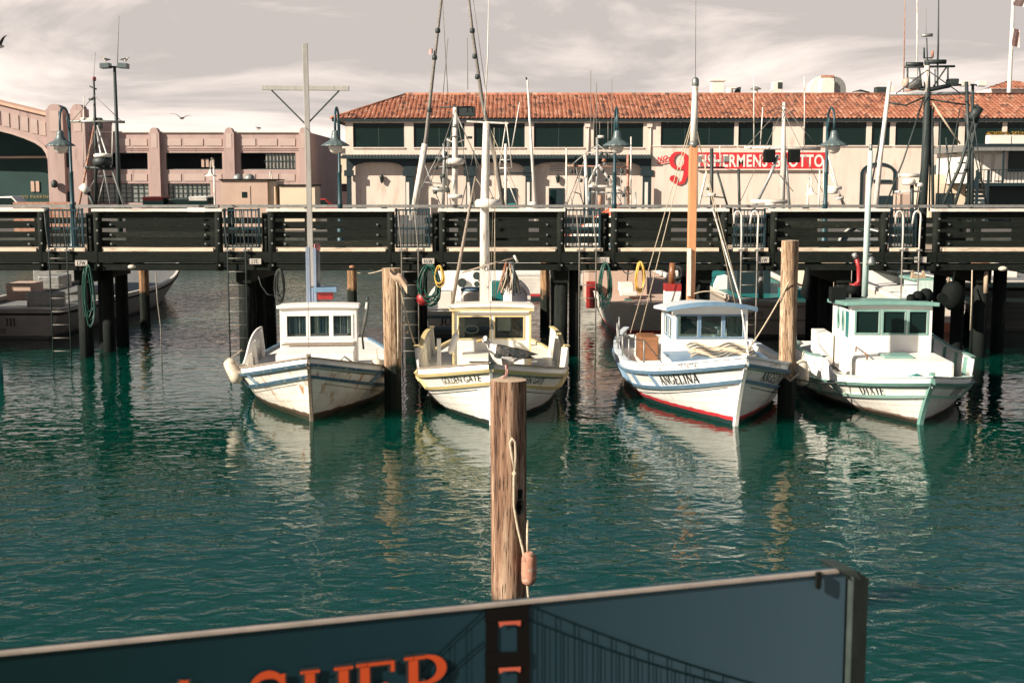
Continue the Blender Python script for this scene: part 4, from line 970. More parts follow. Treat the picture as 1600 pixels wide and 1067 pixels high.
# steel ladders down to the boats
ladders = [(79,107,545,0,'17W',''), (357,385,545,0,'17E',''), (628,654,545,0,'16W',''), (905,931,548,0,'16E',''), (1157,1182,540,1,'15W',' with white hooped hand grips'), (1408,1434,560,1,'15E',' with white hooped hand grips')]
for a, b, yb, hoop, n, ex in ladders:
    Y = PY0-.17; xa, xb = XX(a, Y, 450), XX(b, Y, 450); xm = (xa+xb)/2
    l = thing('ladder', (xm, Y, DZ), f'rusty steel ladder hung at slip {n}{ex}', 'ladder', 'ladders from the pier down to the water')
    zt = ZZ(330, Y)-DZ; m = M['steel'] if not hoop else M['sparwhite']
    for sg, x in ((-1, xa-xm), (1, xb-xm)):
        mb = MB()
        if hoop:
            top = [(x, 0, .4)] + [(x+sg*.01+.09*(1-cos(pi*k/6))*-1*.9, .0, zt-.12+.12*sin(pi*k/6)) for k in range(7)] + [(x-.17, 0, zt-.28)]
            mb.tube([(x, 0, -2.7), (x, 0, -.2)], .016, 6, 1); mb.tube([(x,0,-.2)]+top, .021, 8, 0)
        else:
            mb.tube([(x, 0, -2.7), (x, 0, .05), (x-.04, -.01, .5), (x-.07, .02, zt)], .016, 6, 1)
        mb.build('ladder_rail', [m, M['dark'] if n in ('17W','17E') else M['wire']], l)
    for k in range(9):
        z = -.14-.29*k; MB().tube([(xa-xm, 0, z), (xb-xm, 0, z)], .011, 6).build('rung', M['wire'], l)
    mb = MB(); mb.boxm((xa-xm-.06, -.02, .02), (xa-xm+.05, .07, .055)); mb.boxm((xb-xm-.05, -.02, .02), (xb-xm+.06, .07, .055)); mb.build('bracket', M['steel'], l)
# slip number plates
for px, py, n in ((127,411,'17W'), (398.5,408.5,'17E'), (669,408,'16W'), (942.5,406.5,'16E'), (1192,406,'15W'), (1438,406,'15E')):
    Y = PY0-.125; c = P(px, py, Y)
    s_ = thing('slip_sign', c, f'small white plate lettered {n} on the pier edge', 'sign', 'slip number plates')
    mb = MB(); mb.boxm((-.132, -.012, -.06), (.132, 0, .06)); mb.build('plate', mat('plate_'+n, C(.55,.50,.44), C(.40,.36,.31), .5), s_)
    mb = MB(); put_serif(mb, n, .085, lambda u, v, o: V((u, -.012-o, v)), base=.002, bold=.02); mb.build('lettering', M['letter'], s_)
# hoses and rope coils hung on the pier edge
def hung(name, px, y0, y1, w, r, turns, m, label, cat, seed, Y=PY0-.22):
    a = P(px, y0, Y); b = P(px, y1, Y); h = a.z-b.z
    mb = MB(); coil(mb, (a.x, Y, a.z), w, h, r, turns, 0, seed); return tag(mb.build(name, M[m]), label, cat, 'hoses and ropes hung on the pier')
hung('garden_hose', 137, 414, 505, .30, .012, 7, 'greenhose', 'long green hose hung in loops under slip sign 17W', 'hose', 1)
hung('rope_coil', 437, 420, 469, .22, .014, 9, 'darkrope', 'tight black rope coil under the pier beside slip 17E', 'rope', 2)
hung('garden_hose', 671, 414, 476, .52, .014, 12, 'greenhose', 'tangled dark green hose and net bundle under slip sign 16W', 'hose', 3)
hung('garden_hose', 686, 415, 448, .24, .012, 8, 'yellowhose', 'yellow hose coil beside the tangled green hose at slip 16W', 'hose', 4)
hung('garden_hose', 946, 411, 477, .27, .014, 7, 'greenhose', 'bright green hose hung in loops under slip sign 16E', 'hose', 5)
hung('garden_hose', 1000, 409, 456, .24, .013, 6, 'yellowhose', 'ochre hose looped below the pier beside the buff orange mast boat', 'hose', 6)
hung('rope_coil', 1056, 416, 438, .32, .016, 8, 'darkrope', 'round black hose coil under the pier close to the buff orange mast', 'rope', 7)
mb = MB(); mb.ball(P(661, 467, PY0-.12), (.145,.13,.155), 16); bu = tag(mb.build('mooring_buoy', M['red']), 'red ball buoy hung under the tangled green hose', 'buoy')
mb = MB(); mb.tube([P(660,452,PY0-.35), P(662,425,PY0-.3)], .012, 6); mb.build('lanyard', M['darkrope'], bu)
o = tag(MB().tube([P(404,432,PY0-.2), P(408,446,PY0-.2), P(418,460,PY0-.2), P(430,462,PY0-.2)], .013, 6).build('rope', M['darkrope']), 'black line sagging into the tight black coil at slip 17E', 'rope')
o = tag(MB().tube([P(243,424,27.6), P(246,470,27.6), P(251,510,27.6), P(254,600,27.4)], .013, 6).build('rope', M['wire']), 'thin grey chain hanging from the pier into open water', 'rope')
o = tag(MB().tube([P(1519,422,27.6), P(1518,470,27.6), P(1516,516,27.6)], .014, 6).build('rope', M['rope']), 'pale rope hanging in the dark shade beside the black buoy', 'rope')
for px, py, rr, lab in ((224,417,.07,'long 17W bay'),(640,0,0,''),(1567,420,.08,'dark bay near the balcony stairs'),(550,417,.05,'bay behind the cross mast')):
    if rr: mb = MB(); mb.ball(P(px-18 if px == 224 else px, py, PY0-.2), (rr*1.3, rr, rr*.7), 10); tag(mb.build('rubber_bumper', M['fender'] if px != 550 else M['rust']), f'small bumper knob on the pier edge under the {lab}', 'bumper', 'bumper knobs')

# pier lamps
def gooseneck(loc_, h, arm, label, s=1.0, pole='lampblue', shade='shade', group='gooseneck lamps on the pier', globe=True, name='street_lamp', pr=.034):
    l = thing(name, loc_, label, 'street lamp', group)
    mb = MB(); mb.lathe([(.13*s,0),(.12*s,.05),(.085*s,.12),(.075*s,.55),(.06*s,.62),(.058*s,h*.34),(.07*s,h*.345),(.05*s,h*.36),(.046*s,h*.60),(.055*s,h*.605),(pr,h*.615),(pr,h-.02)], (0,0,0), 14)
    mb.build('pole', M[pole], l)
    pts = [(0,0,h-.03)] + [(0, -arm/2*(1-cos(pi*k/10)), h + arm*.52*sin(pi*k/10)) for k in range(11)] + [(0,-arm, h-.22*s)]
    mb = MB(); mb.tube(pts, .026*s if s == 1 else .03, 8); mb.tube([(0,0,h-.25),(0,-arm*.25,h+arm*.2)], .014, 6); mb.build('gooseneck', M[pole], l)
    mb = MB(); n = 28; prof = [(.05,-.20),(.075,-.24),(.09,-.34),(.13,-.42),(.17,-.44),(.31,-.53),(.315,-.545)]
    def sh(u, v):
        k = v*(len(prof)-1); i = min(int(k), len(prof)-2); r, z = [lerp(prof[i][j], prof[i+1][j], k-i) for j in (0,1)]
        rip = 1 + (.035*cos(u*2*pi*14) if r > .2 else 0)
        return V((r*s*rip*cos(u*2*pi), -arm + r*s*rip*sin(u*2*pi), h + z*s))
    mb.grid(sh, 56, 12, 0, True, True); so_ = mb.build('lamp_shade', M[shade], l)
    if globe: mb = MB(); mb.ball((0,-arm,h-.58*s), (.155*s,.155*s,.145*s), 16); mb.build('globe', M['globe'], so_)
    return l
LY = 29.7
for px, lab in ((112.5,'dark blue gooseneck pier lamp before the pink arched building'), (531,'blue gooseneck pier lamp between the cross mast and the tiled corner'), (960,'blue gooseneck pier lamp before the arcade, above the red raft'), (1290,'blue gooseneck pier lamp at the end of the red signboard')):
    gooseneck((XX(px, LY, 300), LY, DZ), 2.86, .62, lab)

# ---------------------------------------------------------------- free-standing mooring piles
def pile(px, ytop, Y, r, m, label, lean=(0,0), group=None, name='mooring_pile', n=20, rough=.012):
    t_ = P(px, ytop, Y); x, z = t_.x, t_.z; rnd = random.Random(int(px))
    o = thing(name, (x, Y, 0), label, 'piling', group)
    mb = MB(); ph = [rnd.uniform(0,6) for _ in range(6)]; sg = 26; nn = 40
    def fn(u, v):
        a = u*2*pi; zz = -1.5 + (z+1.5)*v
        k = 1 + rough/r*(sin(a*3+ph[0]+zz*.4)*.5 + sin(a*7+ph[1]+zz*.9)*.5 + .4*sin(a*13+ph[2]-zz*.5)) + .03*sin(zz*1.3+ph[3])
        return V((r*k*cos(a) + lean[0]*zz, r*k*sin(a), zz))
    mb.grid(fn, nn, sg, 0, True, True); mb.build('trunk', M[m], o)
    mb = MB(); c = [fn(i/nn, 1) for i in range(nn)]; ctr = V((lean[0]*z,0,z+.012)); mb.add(c+[ctr], [(i, (i+1)%nn, nn) for i in range(nn)], 0); mb.build('sawn_top', M['lumber'], o)
    return o
MPG = 'free standing mooring piles'
pile(612, 419, 21.6, .150, 'pile', 'tan mooring pile with ropes on its top, between the white and cream boats', group=MPG)
pile(1235, 376, 21.0, .138, 'pile', 'tall split mooring pile between the blue and teal trimmed boats', group=MPG)
pc = pile(794.5, 593, 9.4, .130, 'pilec', 'thick weathered piling with a gull on top and a rope float', group=MPG, rough=.004)
pile(550, 419, 35.5, .125, 'pilet', 'short tan pile seen under the pier behind the cross mast boat', group=MPG)
pile(852, 405, 34.5, .125, 'pilet', 'short tan pile under the pier beside the net bundle', group=MPG)
pile(224, 415, 34.5, .13, 'pilet', 'short tan pile at the flank of the long grey boat', group=MPG)
# line and cloth on the tan pile
o = tag(MB().tube([P(617,424,21.4), P(621,450,21.4), P(622,520,21.4), P(622,560,21.4)], .016, 8).build('rope', M['rope']), 'tan rope hanging down the tan mooring pile', 'rope')
o = tag(MB().tube(catenary(P(624,440,21.4), P(648,538,21.9), .10, 10), .014, 6).build('mooring_line', M['rope']), 'knotted mooring line from the tan pile to the cream boat', 'rope')
mb = MB()
for py in (505, 519): mb.ball(P(632+ (py-505)*.25, py, 21.6), .03, 8)
mb.build('knot', M['rope'], o)
mb = MB(); q0 = P(604,422,21.4)
mb.grid(lambda u, v: P(lerp(609,636,u), lerp(418,440,u*.9)+v*(10+10*u)+3*sin(u*7), 21.38-.12*sin(v*3)), 8, 4)
tag(mb.build('cloth_scrap', mat('faded_cloth', C(.60,.50,.36), C(.5,.3,.2), .9)), 'faded cloth scrap tied on top of the tan mooring pile', 'cloth')
mb = MB(); mb.tube([P(1222,583,20.7), P(1235,595,20.6), P(1248,583,20.7)], .014, 6); mb.tube([P(1222,585,20.85), P(1235,578,21.2), P(1248,585,20.85)], .014, 6)
tag(mb.build('mooring_line', M['rope']), 'rope loop round the tall split pile', 'rope')
o = tag(MB().tube(catenary(P(1233,440,20.8), P(1158,562,21.6), .06, 8), .012, 6).build('mooring_line', M['rope']), 'taut mooring line from the tall split pile to the buff mast boat', 'rope')
o = tag(MB().tube(catenary(P(558,426,35.4), P(600,421,21.8), .05, 8), .010, 6).build('mooring_line', M['rope']), 'thin line strung between the short tan pile and the tan mooring pile', 'rope')
# rope, sheave and float on the near piling
YF = 9.4-.15
mb = MB(); f = lambda px, py, d=0: P(px, py, YF-d)
mb.tube([f(806,742), f(800,712), f(797,692), f(800,685,.01), f(805,690,.01), f(806,712), f(804,738), f(803,745,.02), f(803,790,.0), f(809,825,.0), f(817,858), f(822,890,.03), f(826,935,.03), f(828,960,.0)], .010, 8)
mb.tube([f(824,812,-.05), f(824,850,0), f(825,868,.0)], .009, 8)
mb.ball(f(804,740,.0), (.022,.02,.018), 8)
ro = tag(mb.build('rope', M['rope']), 'twisted white rope looped down the near piling', 'rope')
mb = MB(); c = f(813,792,-.02); Mx = Matrix(((1,0,0),(0,0,-1),(0,1,0)))
mb.lathe([(.045,-.016),(.05,-.018),(.052,0),(.05,.018),(.045,.016),(.038,0)], c, 18, M=Mx @ Matrix.Diagonal((.62,1.25,1)))
for k in range(3): a = pi*k/3; mb.bar(c+V((.028*cos(a),-.0,.055*sin(a))), c-V((.028*cos(a),0,.055*sin(a))), .009, .02)
mb.boxm((c.x-.02, c.y-.005, c.z+.055), (c.x+.015, c.y+.03, c.z+.13)); tag(mb.build('rope_sheave', M['black']), 'black spoked sheave block hung on the near piling', 'pulley')
mb = MB(); a = f(827,862,.02); b = f(826,914,.02); n = 12
mb.tube([a.lerp(b, i/n) for i in range(n+1)], [.022]+[.056*(1-abs((i/n-.5)*2)**7)**.5+.001 for i in range(1,n)]+[.022], 16)
tag(mb.build('float', mat('peeling_float', C(.44,.20,.13), C(.07,.065,.05), .8, scale=13, lo=.5, hi=.62, fine=24, finec=C(.5,.38,.3), bump=.4)), 'peeling orange foam float tied to the near piling', 'float')
# teal sleeve at the picture edge
mb = MB(); b_ = G(-6, 598); mb.tube([V((b_.x, b_.y, -.3)), V((b_.x, b_.y, .42)), V((b_.x-.02, b_.y, .62))], [.14,.13,.08], 14); tag(mb.build('marker_buoy', M['dteal']), 'teal spar buoy floating before the long grey boat', 'buoy')

# ---------------------------------------------------------------- viewer's side: boardwalk and the print sign
mb = MB(); mb.boxm((-6,-6,2.02),(6,1.95,2.15)); tag(mb.build('boardwalk', M['deck']), 'plank boardwalk carrying the near sign', 'boardwalk', kind='structure')
ZT = 3.26
A = G(0, 1019, ZT); B_ = G(1322, 889, ZT); U = (B_-A); U.z = 0; U.normalize(); NN = V((U.y, -U.x, 0))   # NN faces the viewer
if NN.y > 0: NN = -NN
O = B_.copy(); W = 1.75
def SP(px, py):            # a surveyed point on the sign plane -> (u from the end, v down from the top)
    d = ray(px, py); k = (O - V((0,0,EYE))).dot(NN) / d.dot(NN); p = V((0,0,EYE)) + d*k
    return (p-O).dot(U), p.z-ZT
SG = thing('print_sign', (O.x, O.y, 2.15), 'large blue printed sign board with orange letters and a bridge tower', 'sign')
rel = V((O.x, O.y, 2.15))
def sp(u, v, o): return O + U*u + V((0,0,v)) + NN*o - rel
def sm(mb, name, m, par=None):
    return mb.build(name, m, par or SG)
skyp = bpy.data.materials.new('printed_blue'); t, b = nt(skyp)
tc = t.nodes.new('ShaderNodeTexCoord'); mpn = t.nodes.new('ShaderNodeMapping'); mpn.inputs['Rotation'].default_value = (0,0,0)
dp = t.nodes.new('ShaderNodeVectorMath'); dp.operation = 'DOT_PRODUCT'; dp.inputs[1].default_value = tuple(U); t.links.new(tc.outputs['Object'], dp.inputs[0])
mr = t.nodes.new('ShaderNodeMapRange'); mr.inputs[1].default_value = -1.1; mr.inputs[2].default_value = 0; t.links.new(dp.outputs['Value'], mr.inputs[0])
rp = t.nodes.new('ShaderNodeValToRGB'); e = rp.color_ramp.elements; e[0].color = (.001,.014,.015,1); e[1].color = (.044,.082,.108,1); k = e.new(.5); k.color = (.008,.029,.040,1); t.links.new(mr.outputs[0], rp.inputs[0]); t.links.new(rp.outputs[0], b.inputs['Base Color']); b.inputs['Roughness'].default_value = .55; b.inputs['Specular IOR Level'].default_value = .08
mb = MB(); r = .012
poly = [(-W,-.75),(0,-.75),(0,-r)]+[(-r+r*cos(R(a)), -r+r*sin(R(a))) for a in range(0,91,15)]+[(-W,0)]
mb.prism([sp(u, v, 0) for u, v in poly], NN*-.012); sm(mb, 'board', skyp)
mb = MB(); mb.prism([sp(-W,-.003,.003), sp(-.012,-.003,.003), sp(-.012,-.003,-.005), sp(-W,-.003,-.005)], (0,0,.0035)); sm(mb, 'top_edge', mat('sign_edge', C(.34,.29,.25), C(.22,.19,.165), .7, scale=20))
mb = MB(); mb.prism([sp(.004,-.008,.012), sp(.030,-.018,.006), sp(.030,-.018,-.045), sp(.004,-.008,-.045)], (0,0,-.9)); mb.prism([sp(-.016,.003,.006), sp(.006,.002,.012), sp(.031,-.014,.006), sp(.031,-.030,.004), sp(.004,-.014,.012)], NN*-.05); sm(mb, 'end_post', mat('aluminium_post', C(.045,.058,.054), C(.025,.036,.033), .8, scale=30, spec=.1))
u, v = SP(1275, 900); mb = MB(); mb.prism([sp(u-.0035,.002,.004), sp(u+.0035,.002,.004), sp(u+.0035,-.018,.004), sp(u,-.021,.004), sp(u-.0035,-.018,.004)], NN*.004); sm(mb, 'clip', M['black'])
for u0 in (-.5, -1.4): mb = MB(); mb.tube([sp(u0,-.75,-.03), sp(u0,-1.11,-.03)], .025, 10); sm(mb, 'leg', M['steel'])
# printed picture: suspension bridge tower and cables
twr = mat('printed_tower', C(.004,.006,.006), C(.009,.006,.005), .7, spec=.05); ora = mat('printed_orange', C(.55,.10,.05), C(.45,.09,.05), .5)
def quadpx(mb, pts, o=.0012, mi=0): mb.add([sp(*SP(*p), o) for p in pts], [tuple(range(len(pts)))], mi)
mb = MB(); quadpx(mb, [(759,945),(777,943),(777,1110),(757,1110)]); quadpx(mb, [(807,941),(826,940),(827,1110),(808,1110)], .0014); quadpx(mb, [(757,946),(826,940),(826,970),(757,972)], .0018); quadpx(mb, [(757,1018),(827,1016),(827,1040),(757,1042)], .0020); sm(mb, 'printed_tower', twr)
mb = MB(); quadpx(mb, [(778,970),(813,968),(812,977),(805,974),(786,975),(780,979)], .0024); quadpx(mb, [(778,1042),(813,1040),(812,1049),(805,1046),(786,1047),(780,1051)], .0024); sm(mb, 'printed_lights', ora)
mb = MB(); cab = mat('printed_cable', C(.004,.014,.018), C(.006,.018,.022), .7, spec=.05)
def cable(p, q, sag, w=3.6, n=14):
    pts = [(lerp(p[0],q[0],i/n), lerp(p[1],q[1],i/n) + sag*4*(i/n)*(1-i/n)) for i in range(n+1)]
    for i in range(n): a, b = pts[i], pts[i+1]; quadpx(mb, [a, b, (b[0], b[1]+w), (a[0], a[1]+w)], .0012)
    return pts
c1 = cable((826,943),(1180,1066),6); c2 = cable((827,966),(1140,1068),6); c3 = cable((757,952),(640,1066),-3); c4 = cable((757,1000),(690,1060),-2)
for pts, x0 in ((c1,838),(c2,850)):
    for i in range(11):
        x = x0 + i*29; y = next((lerp(a[1], b[1], (x-a[0])/(b[0]-a[0])) for a, b in zip(pts, pts[1:]) if a[0] <= x <= b[0]), None)
        if y: quadpx(mb, [(x,y),(x+2.2,y),(x+2.2,1120),(x,1120)], .0016)
for x, y in ((672,1030),(702,1003),(728,978)): quadpx(mb, [(x,y),(x+1.6,y),(x+1.6,1100),(x,1100)], .0016)
sm(mb, 'printed_cable', cab)
# big serif lettering, mostly below the picture edge
u0, v0 = SP(283, 1062); u1, v1 = SP(704, 1020)
H_ = .066
for bold, m, base, nm in ((.09, M['letter'], .0026, 'letter_outline'), (.0, mat('orange_letter', C(.46,.065,.018), C(.40,.06,.018), .6, spec=.1), .0040, 'lettering')):
    mb = MB()
    x = u0 - .43*H_
    uS = [SP(px, 1060)[0] for px in (285, 418, 510, 588, 668)]
    tops = [SP(px, py)[1] for px, py in ((285,1060),(418,1049),(510,1042),(588,1032),(668,1021))]
    for ch, uu, tv, hs in zip('ASHER', uS, tops, (1.0, 1, 1, 1, 1)):
        qs, w_ = serif(ch, H_, 0, bold)
        vt = tv
        for q_, k in qs: mb.add([sp(uu + (p[0]-w_/2)*1.12, vt + p[1]-H_, base+.0001*k) for p in q_], [(0,1,2,3)])
    sm(mb, nm, m)

# ---------------------------------------------------------------- gulls
gw = mat('gull_white', C(.62,.58,.54), C(.38,.35,.32), .8, scale=16, lo=.42, hi=.75); gg_ = mat('gull_mantle', C(.010,.016,.018), C(.085,.07,.058), .85, scale=26, lo=.45, hi=.62); gk = mat('gull_wingtip', C(.012,.014,.015), C(.03,.03,.03), .7, scale=12)
gp = mat('gull_leg', C(.58,.30,.27), None, .6); gy = mat('gull_bill', C(.60,.38,.10), None, .5)
def gull(loc_, rz, label, s=1.0, name='seagull', head_turn=0):
    mb = MB()
    # body: one lofted surface from tail to bill base, x forward
    sec = [(-.235,.030,.012,.205),(-.18,.042,.020,.205),(-.12,.066,.048,.200),(-.05,.088,.078,.195),(.02,.096,.092,.195),(.08,.088,.088,.205),(.12,.066,.072,.225),(.15,.050,.055,.25),(.168,.042,.045,.285),(.182,.044,.043,.315),(.20,.040,.040,.330),(.222,.026,.027,.330),(.238,.010,.011,.327)]
    n = 18; vs = []
    for x, ry, rz_, z in sec:
        for j in range(n): a = 2*pi*j/n; vs.append((x, ry*cos(a), z + rz_*sin(a)))
    fs = []; mi = []
    for i in range(len(sec)-1):
        for j in range(n):
            a = 2*pi*(j+.5)/n; f = (i*n+j, i*n+(j+1)%n, (i+1)*n+(j+1)%n, (i+1)*n+j)
            x = (sec[i][0]+sec[i+1][0])/2
            m_ = 1 if (-.13 < x < .06 and sin(a) > .15) else (2 if x < -.2 else 0)
            mb.add([vs[k] for k in f], [(0,1,2,3)], m_, True)
    # folded wings, crossing over the tail
    for sd in (-1, 1):
        def wg(u, v):
            x = lerp(.085, -.30, u); wd = .075*sin(pi*min(1, u*.85+.15))**.7*(1-u*.55)
            a = lerp(-.25, 1.25, v)
            return V((x + .01*sin(v*9), sd*(lerp(.094, .012, u**1.6)*cos(a*.9) + .006), .205 + wd*sin(a) + .012*u - (.01 if v < .1 else 0)))
        mb.grid(wg, 14, 8, 1, True)
        mb.tube([(-.16, sd*.045, .222), (-.25, sd*.02, .218), (-.325, sd*.008, .212)], [.018,.014,.003], 8, 2, .5)
        mb.tube([(-.10, sd*.082, .165), (-.20, sd*.05, .190), (-.285, sd*.025, .180)], [.014,.018,.003], 8, 2, .6)
    mb.tube([(.230,0,.326),(.262,0,.322),(.284,0,.315),(.287,0,.305)], [.013,.010,.009,.004], 8, 4)
    for sd in (-1, 1):
        mb.ball((.213, sd*.034, .338), .0055, 8, 2)
        mb.tube([(-.01, sd*.038, .13), (-.015, sd*.036, .065), (-.005, sd*.036, .012)], [.012,.006,.006], 8, 3)
        for a in (-25, 0, 25): mb.tube([(-.005, sd*.036, .010), (.045*cos(R(a)), sd*.036+.045*sin(R(a)), .005)], [.006,.004], 6, 3)
    # weld the shell
    o = mb.build(name, [gw, gg_, gk, gp, gy]); bm = bmesh.new(); bm.from_mesh(o.data); bmesh.ops.remove_doubles(bm, verts=bm.verts, dist=.0006); bm.to_mesh(o.data); bm.free()
    o.location = loc_; o.rotation_euler = (0,0,rz); o.scale = (s,s,s*1.1)
    return tag(o, label, 'gull')
pt_ = P(790, 592, 9.4)
gull((pt_.x, 9.40, pt_.z+.012), R(168), 'grey backed gull standing on the near weathered piling', .76)
def flying(loc_, span, rz, label, roll=0):
    mb = MB(); s = span/1.0
    mb.tube([(-.20*s,0,0),(-.1*s,0,.0),(0,0,0),(.10*s,0,.01),(.16*s,0,.015),(.19*s,0,.01)], [.012*s,.04*s,.055*s,.045*s,.03*s,.006*s], 10, 0)
    for sd in (-1, 1):
        mb.grid(lambda u, v: V((lerp(.07,-.05,v)*s*(1-u*.7) - .10*u*u*s, sd*(.03+u*.47)*s, (.16*sin(pi*min(u*1.1,1)*.62) - .03*u + .012*(1-v)*v*4)*s)), 8, 3, 1, True)
    mb.tube([(-.19*s,0,0),(-.26*s,0,0)], [.02*s,.04*s], 8, 0, .2)
    o = mb.build('seagull', [gw, gg_]); o.location = loc_; o.rotation_euler = (R(roll),0,rz); return tag(o, label, 'gull')
flying(P(284,185,70), 1.3, R(75), 'gull flying over the pink building roofline', 6)
flying(P(-3,73,30), .9, R(60), 'gull gliding at the edge of the sky', -14)
# ---------------------------------------------------------------- buildings along the street
M['stucco'] = mat('cream_stucco', C(.73,.61,.52), C(.62,.51,.43), .9, scale=.9, stretch=(1,1,.22), fine=2.2, finec=C(.56,.44,.36), bump=.2, bscale=8)
M['pink'] = mat('pink_concrete', C(.45,.325,.295), C(.36,.26,.235), .9, scale=.8, stretch=(1,1,.22), fine=2.0, finec=C(.31,.225,.195), bump=.2, bscale=6)
M['pinkl'] = mat('pale_pink_panel', C(.50,.385,.34), C(.43,.325,.285), .9, scale=.6)
M['navy'] = mat('navy_paint', C(.006,.022,.027), C(.005,.016,.02), .6, scale=2)
M['winframe'] = mat('dark_window_frame', C(.02,.04,.04), None, .6)
M['cblock'] = mat('ivory_wall', C(.68,.55,.40), C(.60,.48,.36), .9, scale=.7)
M['tanw'] = mat('tan_wall', C(.50,.36,.28), C(.43,.30,.24), .9, scale=.8)
M['trimw'] = mat('white_plaster', C(.72,.65,.58), C(.62,.55,.49), .8, scale=1)
def tile_mat():
    m = bpy.data.materials.new('clay_barrel_tiles'); t, b = nt(m); N = t.nodes.new; L = t.links.new
    tc = N('ShaderNodeTexCoord'); mp = N('ShaderNodeMapping'); mp.inputs['Scale'].default_value = (1/.37, 1/.54, 0); L(tc.outputs['Object'], mp.inputs[0])
    fl = N('ShaderNodeVectorMath'); fl.operation = 'FLOOR'; L(mp.outputs[0], fl.inputs[0])
    wn = N('ShaderNodeTexWhiteNoise'); wn.noise_dimensions = '3D'; L(fl.outputs[0], wn.inputs['Vector'])
    rp = N('ShaderNodeValToRGB'); e = rp.color_ramp.elements; e[0].position = 0; e[0].color = (.08,.045,.035,1); e[1].position = 1; e[1].color = (.42,.225,.15,1)
    for p, c in ((.12,(.23,.085,.05,1)),(.45,(.33,.125,.07,1)),(.8,(.35,.145,.085,1))): k = e.new(p); k.color = c
    L(wn.outputs[0], rp.inputs[0])
    nz = N('ShaderNodeTexNoise'); nz.inputs['Scale'].default_value = .5; nz.inputs['Detail'].default_value = 6; L(tc.outputs['Object'], nz.inputs['Vector'])
    mr = N('ShaderNodeMapRange'); mr.inputs[1].default_value = .52; mr.inputs[2].default_value = .72; mr.inputs[4].default_value = .6; L(nz.outputs[0], mr.inputs[0])
    mx = N('ShaderNodeMix'); mx.data_type = 'RGBA'; L(mr.outputs[0], mx.inputs[0]); L(rp.outputs[0], mx.inputs[6]); mx.inputs[7].default_value = (.20,.10,.065,1)
    L(mx.outputs[2], b.inputs['Base Color']); b.inputs['Roughness'].default_value = .85
    return m
M['tile'] = tile_mat()
def tiled(mb, xa0, xb0, y0, z0, xa1, xb1, y1, z1, col_w=.37, row=.58):
    """barrel tiles on a sloping trapezium: eave (xa0..xb0,y0,z0) to ridge (xa1..xb1,y1,z1)"""
    ln = sqrt((y1-y0)**2+(z1-z0)**2); rows = max(2, int(round(ln/row))); cols = int((xb0-xa0)/col_w)
    up = V((0, -(z1-z0)/ln, (y1-y0)/ln)); vs = []; nn = cols*6
    for r in range(rows):
        for k, lift in ((0, .055), (1, .0)):
            v = (r+k)/rows
            for i in range(nn+1):
                x = lerp(xa0, xb0, i/nn); ph = (i/6.0 % 1.0)
                x = min(max(x, lerp(xa0, xa1, v)), lerp(xb0, xb1, v))
                h = .085*abs(sin(pi*ph))**.8 if i % 6 else 0
                vs.append(V((x, lerp(y0,y1,v), lerp(z0,z1,v))) + up*(h + lift + .012*sin(i*1.7+r)))
    fs = []; w = nn+1
    for r in range(2*rows-1):
        for i in range(nn): fs.append((r*w+i, r*w+i+1, (r+1)*w+i+1, (r+1)*w+i))
    mb.add(vs, fs, 0, False)

# ======================= tiled restaurant building
D = 110.0
rx = lambda px, Y=D: XX(px, Y, 240)
rzz = lambda py, Y=D: ZZ(py, Y)
RB = thing('restaurant_building', (rx(540), D, QZ), 'long cream building with clay tile roof, dark upper windows and navy arcade', 'building')
off = V(RB.location)
def rb(mb, name, m, par=None, bevel=0):
    o = mb.build(name, m, par or RB, bevel)
    if par is None: o.location = -off
    return o
XL, XR = rx(540), rx(1690)
zE, zF, zS = rzz(187), rzz(246), rzz(252)
wins = [(552,632),(646.5,726),(740.5,820),(834,912),(928,1005),(1032,1147),(1153,1207),(1255,1286),(1294,1353),(1361,1390),(1398,1458),(1465,1497),(1506,1565),(1572,1640)]
hol = []
for a, b in wins:
    y0, y1 = (192.5, 230.5) if a < 1010 else (191, 227.5)
    hol.append((rx(a)-XL, rzz(y1)-zF, rx(b)-XL, rzz(y0)-zF))
mb = MB(); mb.panel((XL, D, zF), (1,0,0), XR-XL, (0,0,1), zE-zF, hol, .35, (0,1,0)); mb.boxm((XL, D+.36, zF), (XL+.3, D+13, zE)); mb.boxm((XL+.31, D+12.7, QZ), (XR, D+13, zE)); rb(mb, 'upper_wall', M['stucco'])
mb = MB(); mb.boxm((XL+.4, D+3.2, zF+.02), (XR-.1, D+3.3, zE-.05)); mb.boxm((XL+.4, D+.4, zF+.02), (XR-.1, D+3.2, zF+.06)); rb(mb, 'upper_room', M['navy'])
for k, (u0, v0, u1, v1) in enumerate(hol):
    f = MB(); y = D+.10; t_ = .07; a, b, c, d = XL+u0, zF+v0, XL+u1, zF+v1
    f.boxm((a, y, b), (c, y+.08, b+t_)); f.boxm((a, y, d-t_), (c, y+.08, d)); f.boxm((a, y, b+t_), (a+t_, y+.08, d-t_)); f.boxm((c-t_, y, b+t_), (c, y+.08, d-t_))
    if c-a > 3.6:
        for q in ((1/2,) if k < 5 else (.33,.66)): xm = lerp(a, c, q); f.boxm((xm-.03, y+.01, b+t_), (xm+.03, y+.07, d-t_))
    fo = rb(f, 'window', M['winframe'])
    MB().boxm((a+t_, y+.03, b+t_), (c-t_, y+.05, d-t_)).build('pane', M['dglass'], fo)
    MB().boxm((a-.05, D-.10, b-.10), (c+.05, D-.003, b)).build('sill', M['stucco'], fo)
    if k in (5, 8, 3): MB().boxm((a+.35, y+.09, b+.25), (a+.9, y+.1, b+.75)).build('paper_notice', M['trimw'], fo)
